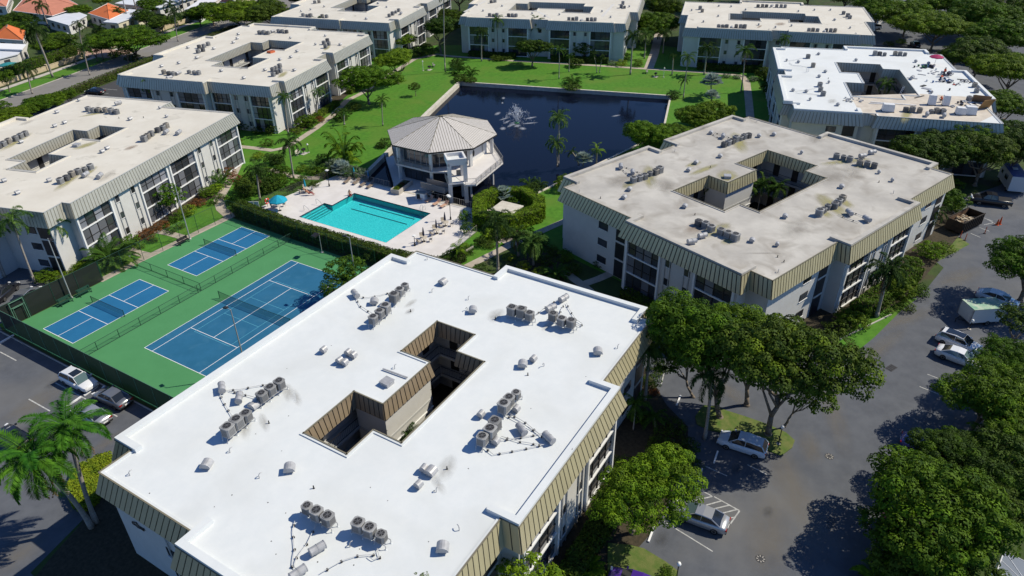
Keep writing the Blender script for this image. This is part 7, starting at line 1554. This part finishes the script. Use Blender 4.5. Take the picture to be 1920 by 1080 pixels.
# orange posts and cones
ORP = mat('orange_plastic', (.62, .10, .02), .6)
for i, (l, x, y) in enumerate([('orange delineator post nearest the skip end', 1800, 446), ('orange delineator post second from the skip end', 1809, 451), ('orange delineator post in the middle of the marked bay', 1846, 438)]):
    p = G(x, y); o = thing('marker_post', l, 'marker post', (p.x, p.y, 0)); b = MB(); b.lathe([(.2, 0), (.2, .06), (.06, .08)], DARKMET); b.build('base', o); b = MB(); b.lathe([(.06, .06), (.05, 1.1), (.02, 1.15)], ORP, n=10); b.build('post', o)
for i, (l, x, y) in enumerate([('left cone of the orange cones at the hatched bay', 1869, 422), ('right cone of the orange cones at the hatched bay', 1874, 420.5)]):
    p = G(x, y); o = thing('traffic_cone', l, 'traffic cone', (p.x, p.y, 0), .3); b = MB(); b.box((0, 0, .025), (.45, .45, .05), ORP); b.build('base', o); b = MB(); b.lathe([(.18, .04), (.06, .95 + .3*i), (.03, 1.0+.3*i)], ORP, n=12); b.build('cone', o)
# ================================================================ LAMPS, FURNITURE, PEOPLE
def globe_lamp(label, base, h=2.3, m=DARKMET, rg=.19):
    p = G(*base); o = thing('globe_lamp', label, 'lamp post', (p.x, p.y, 0)); b = MB(); b.lathe([(.22, 0), (.2, .1), (.07, .14)], CONC); b.build('base', o); b = MB(); b.tube((0, 0, .1), (0, 0, h-.12), .045, m, n=8); b.build('pole', o); b = MB(); b.lathe([(.08, -.2), (rg*.7, -.14), (rg, 0), (rg*.7, .14), (.03, .2)], GLOBE, (0, 0, h), 12); b.build('globe', o, smooth=True)
for l, bs, h, m in [('globe lamp on the grass island beside the tree trunk', (1459, 833), 2.3, DARKMET), ('globe lamp at the bottom edge beside the purple car', (1267, 1092), 2.3, DARKMET), ('globe lamp in front of the box trailer', (1817, 618), 1.3, DARKMET), ('globe lamp between the skip and the pickup truck', (1813, 392), 2.2, DARKMET),
    ('white globe lamp at the left far corner of the lawn', (793.5, 133), 2.4, WHITE), ('white globe lamp on the lawn before the path between far buildings', (1244, 145), 2.2, WHITE), ('globe lamp on the left lawn beside the grill', (578.6, 286), 1.6, DARKMET), ('globe lamp by the footpath between the first buildings', (246, 490), .9, DARKMET)]: globe_lamp(l, bs, h, m)
def deck_lamp(label, base, h):
    p = G(*base); o = thing('deck_lamp', label, 'lamp post', (p.x, p.y, .02)); b = MB(); b.lathe([(.14, 0), (.12, .4), (.05, .6), (.045, h)], DARKMET, n=8); b.build('pole', o); b = MB(); b.box((0, 0, h+.06), (.45, .45, .14), TRIM); b.build('lamp_head', o)
deck_lamp('dark deck lamp near the left pool corner', (617.5, 349.5), 2.9); deck_lamp('dark deck lamp right of the pool by the closed umbrellas', (845, 412), 3.9); deck_lamp('short dark lamp post by the hedge at the near deck edge', (778, 461), 1.6); deck_lamp('lamp post in front of the stair tower', (841.5, 384), 1.6)
PEACH = mat('peach_fabric', (.50, .30, .21), .8); BRF = mat('brown_sling', (.22, .17, .13), .8); BEI = mat('beige_plastic', (.52, .46, .37), .6)
def lounger(label, px, rz, m, up=.9):
    p = G(*px); o = thing('sun_lounger', label, 'sun lounger', (p.x, p.y, .02), rz); b = MB(); b.box((.35, 0, .32), (1.3, .6, .04), m); b.build('seat', o); b = MB(); b.box((-.28-.28*math.cos(up)*1.0, 0, .32+.32*math.sin(up)), (.7, .6, .04), m, 0, 0, up); b.build('backrest', o)
    fm = MB(); [fm.tube((-.7, s*.3, .29), (1.0, s*.3, .29), .02, BEI, n=5) for s in (-1, 1)]; fm.build('frame', o); lg = MB(); lg.tube((0, 0, 0), (0, 0, .3), .02, BEI, n=5); lm = lg.mesh('leg')
    for x_ in (-.5, .85):
        for s in (-.3, .3): link('leg', lm, o, (x_, s, 0))
for i, (x, y) in enumerate([(652, 341.5), (669, 343.5), (682, 347.5), (695, 350.5)]): lounger(f'{ORD[i]} brown sun lounger from the left in the row by the pond railing', (x, y), math.pi+.1, BRF, .5)
for i, (x, y) in enumerate([(794, 373), (806, 377), (820, 383), (834, 387)]): lounger(f'{ORD[i]} peach sun lounger from the left in the row by the stair tower', (x, y), math.pi-.1, PEACH, .75)
def side_table(label, px, m=BEI): p = G(*px); o = thing('side_table', label, 'side table', (p.x, p.y, .02)); b = MB(); b.lathe([(.25, .42), (.27, .45), (.25, .47)], m, n=12); b.build('top', o); b = MB(); b.lathe([(.2, 0), (.04, .05), (.04, .42)], m, n=8); b.build('stem', o)
side_table('small dark side table between the brown loungers', (664, 341), DARKMET); side_table('small table between the first peach loungers', (807, 370)); side_table('small table between the last peach loungers', (826, 378))
def chair(par_label, p, rz, m=BEI):
    o = thing('deck_chair', par_label, 'chair', (p.x, p.y, .02), rz); b = MB(); b.box((0, 0, .42), (.48, .5, .04), m); b.build('seat', o); b = MB(); b.box((-.27, 0, .68), (.04, .5, .5), m, 0, 0, -.2); b.build('backrest', o); lg = MB(); lg.tube((0, 0, 0), (0, 0, .42), .018, m, n=5); lm = lg.mesh('leg')
    for x_ in (-.2, .2):
        for s in (-.2, .2): link('leg', lm, o, (x_, s, 0))
    b = MB(); [b.box((0, s*.27, .62), (.45, .04, .03), m) for s in (-1, 1)]; b.build('armrest', o)
def table_set(px, tl, cl, umb=None, um=None, closed=True, h=2.3, seats=(0, 1, 2), r=.55):
    p = G(*px); o = thing('round_table', tl, 'table', (p.x, p.y, .02)); b = MB(); b.lathe([(r, .68), (r+.02, .7), (r, .72)], BEI, n=18); b.build('top', o); lg = MB(); lg.tube((0, 0, 0), (0, 0, .68), .025, BEI, n=6); lm = lg.mesh('leg')
    for k in range(4): a = k*HP+.5; link('leg', lm, o, (r*.6*math.cos(a), r*.6*math.sin(a), 0))
    for k in seats: a = rad(-60+k*115); q = p+Vector((1.0*math.cos(a), 1.0*math.sin(a), 0)); chair(cl+(' on its far side', ' on its left side', ' on its near side')[k], q, a+math.pi)
    if umb: umbrella(umb, (p.x, p.y), 1.35, h, um, closed, .02)
NAVY = mat('navy_cloth', (.02, .025, .06), .8)
table_set((835, 424), 'beige table nearest the ring hedge', 'beige chair of the table nearest the ring hedge', 'closed navy umbrella of the table nearest the ring hedge', NAVY)
table_set((819, 438), 'beige middle table of the three right of the pool', 'beige chair of the middle table right of the pool', 'closed navy umbrella of the middle table right of the pool', NAVY)
table_set((795, 453), 'beige table nearest the near hedge right of the pool', 'beige chair of the table nearest the near hedge', 'closed navy umbrella of the table nearest the near hedge', NAVY)
table_set((574, 360), 'beige table beside the sunbathers left of the pool', 'beige chair of the table beside the sunbathers', 'closed turquoise umbrella of the table beside the sunbathers', TEAL)
table_set((522, 387), 'table beneath the open turquoise umbrella', 'beige chair beneath the open turquoise umbrella', None, seats=(0, 2))
p = G(525, 395); umbrella('open turquoise umbrella at the left end of the pool deck', (p.x, p.y), 1.5, 2.7, TEAL, False, .02, DARKMET, lean_cloth=.85)
p = G(665, 334); umbrella('closed turquoise umbrella behind the left brown loungers', (p.x, p.y), 1, 2.0, TEAL, True, .02); p = G(692, 341); umbrella('closed blue umbrella by the railing corner', (p.x, p.y), 1, 2.0, mat('blue_cloth', (.02, .12, .3), .8), True, .02)
def lawn_bench(label, px, rz, m=GREYP): p = G(*px); return bench(label, p.x, p.y, rz, m, 1.6)
lawn_bench('bench on the lawn beside the pool railing', (878, 474), rad(170), CONC_W); lawn_bench('bench on the left far corner of the lawn', (814, 125), rad(30)); lawn_bench('bench on the lawn before the path between far buildings', (1213, 137), rad(20)); lawn_bench('bench on the lawn behind the left globe lamp', (560, 290), rad(20), CONC_W)
def grill(label, px): p = G(*px); o = thing('grill', label, 'grill', (p.x, p.y, 0)); b = MB(); b.box((0, 0, .85), (.7, .5, .35), DARKMET); b.build('firebox', o); b = MB(); b.tube((0, 0, 0), (0, 0, .7), .06, DARKMET); b.build('post', o); b = MB(); b.box((0, 0, .02), (1.4, 1.1, .04), CONC); b.build('slab', o)
grill('black grill on the lawn beside the far left bench', (805, 131)); grill('black grill on the lawn beside the white globe lamp', (1229, 144)); grill('grill by the left globe lamp on the lawn', (570, 288))
p = G(504, 388); o = thing('life_buoy', 'red life buoy hanging on the garden side pool fence', 'life buoy', (p.x, p.y+.15, 1.0), 0); b = MB(); vs = []; RB = mat('buoy_red', (.65, .05, .03), .5)
for i in range(20): a0, a1 = 2*math.pi*i/20, 2*math.pi*(i+1)/20; b.tube((math.cos(a0)*.4, 0, math.sin(a0)*.4), (math.cos(a1)*.4, 0, math.sin(a1)*.4), .12, RB if i % 5 else WHITE, n=7)
b.build('ring', o); b = MB(); b.tube((0, .1, -1), (0, .1, .55), .03, DARKMET); b.build('post', o)
p = G(479, 396); o = thing('notice_board', 'white notice board at the left corner of the pool deck', 'notice board', (p.x, p.y, 0), rad(-60)); 
for s in (-.42, .42): b = MB(); b.box((s, 0, 1.25), (.75, .05, .95), WHITE); b.build('panel', o); b = MB(); b.tube((s*1.6, .05, 0), (s*1.6, .05, 1.75), .035, DARKMET); b.build('post', o)
p = G(160, 1000)
# flowers, hose reel and bins by the court benches are left to the benches' own parts
SKIN = mat('skin', (.42, .20, .12), .6); HAIR = mat('hair', (.05, .03, .02), .8)
def skin_obj(name, V, Ee, Rr, m, parent):
    me = bpy.data.meshes.new(name); me.from_pydata(V, Ee, []); me.materials.append(m); o = link(name, me, parent)
    s = o.modifiers.new('skin', 'SKIN'); ly = me.skin_vertices[0]
    for i, r in enumerate(Rr): ly.data[i].radius = (r, r); ly.data[i].use_root = (i == 0)
    o.modifiers.new('sub', 'SUBSURF').levels = 1; o.modifiers['sub'].render_levels = 1; return o
def person(label, px, z, rz, pose, shirt=None, pants=None, hat=None, plane=None):
    p = G(px[0], px[1], z); o = thing('person', label, 'person', (p.x, p.y, z), rz)
    PO = dict(
     stand=dict(pel=(0, 0, .92), ch=(.03, 0, 1.28), nk=(.05, 0, 1.48), hd=(.08, 0, 1.64), kn=[(.06, .12, .5), (.02, -.12, .5)], ft=[(0, .13, .08), (-.05, -.13, .08)], el=[(.12, .24, 1.15), (.15, -.22, 1.12)], ha=[(.32, .16, 1.0), (.36, -.14, 1.0)]),
     bend=dict(pel=(0, 0, .85), ch=(.34, 0, 1.0), nk=(.52, 0, 1.02), hd=(.66, 0, .98), kn=[(.12, .12, .46), (.05, -.13, .46)], ft=[(0, .14, .08), (-.1, -.14, .08)], el=[(.52, .22, .72), (.5, -.22, .72)], ha=[(.6, .12, .42), (.62, -.12, .42)]),
     crouch=dict(pel=(0, 0, .38), ch=(.22, 0, .72), nk=(.34, 0, .88), hd=(.45, 0, .98), kn=[(.42, .18, .5), (.4, -.18, .5)], ft=[(.08, .17, .08), (.1, -.17, .08)], el=[(.46, .27, .6), (.46, -.26, .6)], ha=[(.68, .14, .38), (.7, -.12, .38)]),
     sit=dict(pel=(0, 0, .14), ch=(-.08, 0, .5), nk=(-.06, 0, .72), hd=(-.02, 0, .88), kn=[(.42, .14, .3), (.42, -.14, .25)], ft=[(.75, .14, .0), (.75, -.14, -.05)], el=[(.05, .26, .4), (.0, -.26, .4)], ha=[(.25, .2, .25), (-.1, -.3, .1)]),
     lounge=dict(pel=(0, 0, .46), ch=(-.28, 0, .72), nk=(-.42, 0, .88), hd=(-.5, 0, 1.02), kn=[(.45, .1, .55), (.42, -.12, .5)], ft=[(.85, .1, .2), (.8, -.12, .12)], el=[(-.1, .26, .62), (-.1, -.26, .62)], ha=[(.15, .2, .6), (.15, -.2, .6)]))[pose]
    V = [PO['pel'], PO['ch'], PO['nk'], PO['hd']]; R_ = [.14, .15, .06, .105]; Ee = [(0, 1), (1, 2), (2, 3)]
    for k in (0, 1):
        s = (1, -1)[k]; sh = Vector(PO['nk'])+Vector((-.02, s*.17, -.05)); hp = Vector(PO['pel'])+Vector((0, s*.09, -.05)); a = len(V)
        ft = Vector(PO['ft'][k]); V += [tuple(sh), PO['el'][k], PO['ha'][k], tuple(hp), PO['kn'][k], tuple(ft), tuple(ft+Vector((.16, 0, -.04)))]; R_ += [.065, .048, .036, .09, .065, .045, .04]
        Ee += [(2, a), (a, a+1), (a+1, a+2), (0, a+3), (a+3, a+4), (a+4, a+5), (a+5, a+6)]
    skin_obj('body', V, Ee, R_, SKIN, o)
    for k in (0, 1):
        h_ = Vector(PO['ha'][k]); d = (h_-Vector(PO['el'][k])).normalized(); sd = d.cross(Vector((0, 0, 1))).normalized(); b = MB(); b.tube(h_-d*.02, h_+d*.07, .035, SKIN, .03, n=7)
        for j in range(4): q = h_+d*.06+sd*(j-1.5)*.018; b.tube(q, q+d*(.045, .052, .048, .036)[j]+Vector((0, 0, -.012)), .009, SKIN, .007, n=5); b.tube(q+d*.045+Vector((0, 0, -.01)), q+d*.075+Vector((0, 0, -.035)), .008, SKIN, .006, n=5)
        b.tube(h_+sd*-.025, h_+sd*-.06+d*.05, .011, SKIN, .008, n=5); b.build('hand', o)
    hd = Vector(PO['hd']); b = MB(); b.lathe([(.06, -.02), (.112, .02), (.105, .08), (.05, .13)], hat or HAIR, hd, 10); b.build('hat' if hat else 'hair', o, smooth=True)
    if hat: b = MB(); b.lathe([(.17, .03), (.165, .045), (.1, .05)], hat, hd, 12); b.build('brim', o)
    b = MB(); b.tube(hd+Vector((.09, 0, -.01)), hd+Vector((.125, 0, -.02)), .018, SKIN, n=5); [b.box(hd+Vector((.1, s*.035, .02)), (.015, .02, .012), HAIR) for s in (-1, 1)]; b.box(hd+Vector((.098, 0, -.055)), (.012, .045, .01), mat_lip); [b.box(hd+Vector((0, s*.107, 0)), (.03, .02, .05), SKIN) for s in (-1, 1)]; b.build('face', o)
    if shirt: skin_obj('shirt', [V[0], V[1], tuple(Vector(V[2])-Vector((0, 0, .03))), V[4], V[5], V[11], V[12]], [(0, 1), (1, 2), (2, 3), (3, 4), (2, 5), (5, 6)], [.155, .168, .08, .082, .062, .082, .062], shirt, o)
    if pants: skin_obj('trousers', [V[0], V[7], V[8], V[9], V[14], V[15], V[16]], [(0, 1), (1, 2), (2, 3), (0, 4), (4, 5), (5, 6)], [.15, .104, .08, .06, .104, .08, .06], pants, o)
mat_lip = mat('lips', (.30, .09, .07), .6)
JEANS = mat('dark_trousers', (.03, .035, .06), .9); SWIM = mat('swimwear', (.3, .04, .04), .8); HIVIS = mat('orange_shirt', (.75, .10, .03), .8)
person('sunbather reclining nearest the pool beside the beige table', (580, 366), .02, rad(-60), 'lounge', None, SWIM)
person('sunbather reclining behind the other one beside the beige table', (575, 362), .02, rad(-50), 'lounge', None, mat('swimwear_dark', (.04, .04, .08), .8))
person('person sitting on the pool edge with feet towards the water', (656, 366), .05, rad(-120), 'sit', None, SWIM)
e8 = lambda x, y: (x/5.14+1640, y/5.14+80)
person('worker in an orange shirt standing by the grey bags on the roof', e8(660, 325), H+.02, rad(-40), 'stand', HIVIS, JEANS, DKP)
person('worker in orange bending over the blue tools on the roof', e8(625, 375), H+.02, rad(-20), 'bend', HIVIS, JEANS, DKP)
person('worker in orange crouching on the bare strip of the roof', e8(645, 570), H+.02, rad(150), 'crouch', HIVIS, JEANS, ORP)
b = MB(); b.path([(0, 0, 0), (0, 0, 2.4)], .03, DARKMET)
# ================================================================ BOUNDARY WALL, HOUSES, POLES
TAN = mat('tan_stucco', (.52, .43, .29), .85, var=.06, vscale=1.2)
def bwall(label, x0, x1, yy):
    a = rot2(T, (x0, yy)); o = thing('boundary_wall', label, 'wall', (a[0], a[1], 0), rad(T)); b = MB(); L = x1-x0; b.box((L/2, 0, .55), (L, .25, 1.1), TAN); b.build('wall_panel', o); b = MB(); b.box((L/2, 0, 1.13), (L, .35, .08), TAN); b.build('coping', o)
    k = max(1, int(L/6)); pm = MB(); pm.box((0, 0, .7), (.6, .6, 1.4), TAN); pm.box((0, 0, 1.44), (.72, .72, .1), TAN); me = pm.mesh('pillar')
    for i in range(k+1): link('pillar', me, o, (L*i/k, 0, 0))
bwall('tan boundary wall with square pillars along the left verge', 54, 111, 107.2); bwall('far stretch of the tan boundary wall beyond the entrance', 122, 200, 107.2)
TER = mat('terracotta_pink', (.50, .20, .13), .8, var=.08, vscale=.5); TER2 = mat('terracotta_orange', (.60, .16, .05), .8, var=.06, vscale=.5); FLW = mat('flat_roof_white', (.62, .64, .68), .7, var=.05, vscale=.4); CRM = mat('cream_wall', (.60, .55, .42), .8)
def house(label, quad, ez, rise_, m, wall=WALL, name='house'):
    Q = [G(x, y, ez) for x, y in quad]; c = sum(Q, Vector())/4; c.z = 0; o = thing(name, label, 'house', tuple(c)); Q = [q-c for q in Q]
    if sum(Q[i].x*Q[(i+1) % 4].y-Q[(i+1) % 4].x*Q[i].y for i in range(4)) < 0: Q = Q[::-1]
    if (Q[1]-Q[0]).length < (Q[2]-Q[1]).length: Q = Q[1:]+Q[:1]
    In = [q*.93 for q in Q]; b = MB()
    for i in range(4): p, q = In[i], In[(i+1) % 4]; b.face([(p.x, p.y, 0), (q.x, q.y, 0), (q.x, q.y, ez), (p.x, p.y, ez)], wall)
    b.build('wall', o); b = MB()
    if rise_:
        m0 = (Q[0]+Q[3])/2; m1 = (Q[1]+Q[2])/2; d = m1-m0; hw = (Q[3]-Q[0]).length/2; t = min(.48, hw/d.length); r0 = m0+d*t+Vector((0, 0, rise_)); r1 = m1-d*t+Vector((0, 0, rise_))
        b.face([Q[0], Q[1], r1, r0], m); b.face([Q[2], Q[3], r0, r1], m); b.face([Q[3], Q[0], r0], m); b.face([Q[1], Q[2], r1], m); b.face([q-Vector((0, 0, .02)) for q in Q[::-1]], TRIM); rf = b.build('roof', o)
        k = MB(); k.tube(r0, r1, .14, SEAM2 if m is TER2 else m, n=6); [k.tube(a, c_, .12, m, n=6) for a, c_ in ((Q[0], r0), (Q[3], r0), (Q[1], r1), (Q[2], r1))]; k.build('ridge_tiles', rf)
        g_ = MB()
        for i in range(4): p, q = Q[i], Q[(i+1) % 4]; g_.tube(p, q, .1, TRIM, n=5)
        g_.build('gutter', o)
    else:
        b.hexa([(q.x, q.y, ez-.25) for q in Q]+[(q.x, q.y, ez) for q in Q], m); b.build('roof', o)
    for i in range(4):
        p, q = In[i], In[(i+1) % 4]; L = (q-p).length; d = (q-p)/L; a = math.atan2(d.y, d.x)
        for j in range(int(L/4)): t = p+d*(j+.7)*4; f = MB(); f.box((0, -.02, 0), (1.6, .08, 1.2), FRAME); w_ = f.build('window', o, (t.x, t.y, 1.6), (0, 0, a)); link('pane', boxmesh((1.4, .04, 1.0), GLASS), w_, (0, -.06, 0))
    return o
house('large house with a pink terracotta hipped roof at the top left', [(24, 20), (98, 30), (152, 12), (70, -32)], 3.4, 2.4, TER)
house('pink terracotta roofed house cut by the left top corner', [(-60, 6), (12, 13), (22, -14), (-40, -24)], 3.4, 2.0, TER)
house('small orange roofed house at the left frame edge', [(-14, 72), (44, 76), (48, 58), (-4, 50)], 3.2, 2.2, TER2)
house('long flat grey white roofed house beyond the big palm', [(86, 35), (128, 47), (163, 28), (140, 20)], 3.2, 0, FLW)
house('low white garage building behind the green hedge', [(98.5, 65.5), (109, 76), (140, 66), (126, 61)], 3.0, 0, FLW)
house('white flat roof at the left frame edge, upper level', [(-20, 80), (49, 83), (41, 93), (-30, 90)], 3.6, 0, mat('bright_flat_roof', (.78, .78, .78), .7)); house('lower grey flat roof at the left frame edge', [(-30, 93), (40, 95), (33, 101), (-10, 112)], 3.0, 0, FLW)
house('orange hipped roof house right of the long flat roof', [(165, 25), (205, 37), (242, 20), (203, 6)], 3.3, 2.0, TER2)
house('cream flat roofed house behind the flat topped tree', [(193, 41), (220, 43), (284, 20), (242, 17)], 3.2, 0, FLW, CRM)
house('big white flat roof at the top edge left of the palms', [(215, 6), (298, 14), (392, -14), (300, -22)], 3.6, 0, FLW); house('white flat roof right of the tall top palms', [(345, 18), (372, 22), (420, -8), (395, -14)], 3.6, 0, mat('pale_flat_roof', (.70, .70, .72), .7))
house('small terracotta roof between the trees at the top', [(412, 4), (432, 6), (442, -6), (420, -8)], 3.2, 1.5, TER)
house('grey metal roofed house beyond the trees at the top right', [(1622, 2), (1652, 22), (1690, 10), (1660, -10)], 4, 1.5, mat('grey_sheet_roof', (.18, .21, .24), .6)); house('grey roofed house at the top right corner', [(1870, 4), (1925, 28), (1990, 10), (1930, -12)], 4, 1.5, mat('brown_grey_roof', (.20, .19, .18), .7))
TRQ = mat('turquoise_awning', (.03, .22, .24), .7); p = G(14, 119, 2.2); umbrella('small turquoise garden umbrella at the left frame edge', (p.x, p.y), 2.2, 2.4, TRQ, False, 0)
for l, bs, tp, h in [('pale concrete power pole before the orange roof', (243, 45), (231, -4), 11), ('dark wooden power pole beside the pale one', (262, 42), (250, -4), 11)]:
    p = G(*bs); o = thing('power_pole', l, 'power pole', (p.x, p.y, 0), rad(T)); b = MB(); b.tube((0, 0, 0), (0, 0, h), .2, POLE if 'pale' in l[:5] else TRUNK, .14, n=8); b.build('pole', o); b = MB(); b.box((0, 0, h-.8), (2.2, .12, .12), TRUNK); b.build('cross_arm', o)
# glass screen roof at the lower right corner
CAGE = mat('screen_roof', (.16, .19, .24), .4, spec=.4); CF = mat('cage_frame', (.72, .72, .74), .4)
o = thing('screen_enclosure', 'screened pool enclosure roof with white ribs at the bottom right corner', 'screen enclosure', (0, 0, 0)); Q = [G(x, y, 3) for x, y in ((1883, 1033), (1945, 1064), (1915, 1140), (1862, 1092))]
b = MB(); b.face(Q, CAGE); b.build('screen', o); b = MB(); [b.tube(Q[i], Q[(i+1) % 4], .05, CF, n=5) for i in range(4)]; b.tube(Q[0], (Q[1]+Q[2])/2, .035, CF, n=5); b.tube((Q[0]*.7+Q[3]*.3), Q[1]*.5+Q[2]*.5, .03, CF); b.tube((Q[0]*.4+Q[3]*.6), Q[2], .03, CF); b.tube((Q[0]*.4+Q[3]*.6), Q[1]*.2+Q[2]*.8, .03, CF); b.build('rib', o)
[ (lambda c: (c.tube((q.x, q.y, 0), q, .05, CF), c.build('post', o)))(MB()) for q in Q]
# wall marks and drain covers
b = MB(); p = G(270, 985, 3.0)
def drain(label, px, kind):
    p = G(*px); o = thing('drain', label, 'drain cover', (p.x, p.y, .012), rad(-25)); b = MB()
    if kind == 'round': b.lathe([(.42, 0), (.42, .006), (.38, .008)], ASPH_D, n=18); b.build('cover', o); s = MB(); [s.box((.28*math.cos(a), .28*math.sin(a), .014), (.16, .07, .008), CONC, a) for a in [k*math.pi/4 for k in range(8)]]; s.build('slot', o)
    else:
        b.box((0, 0, .004), (1.3, .8, .01), ASPH_D); b.build('cover', o); sm = MB(); sm.box((0, 0, 0), (.12, .7, .012), DARKMET); me = sm.mesh('bar'); [link('bar', me, o, (-.45+k*.3, 0, .015)) for k in range(4)]
drain('round drain cover in the lane right of the island', (1555, 856), 'round'); drain('round drain cover near the bottom of the car park', (1426, 1048), 'round'); drain('rectangular slotted drain in the middle of the lane', (1671, 690), 'rect')
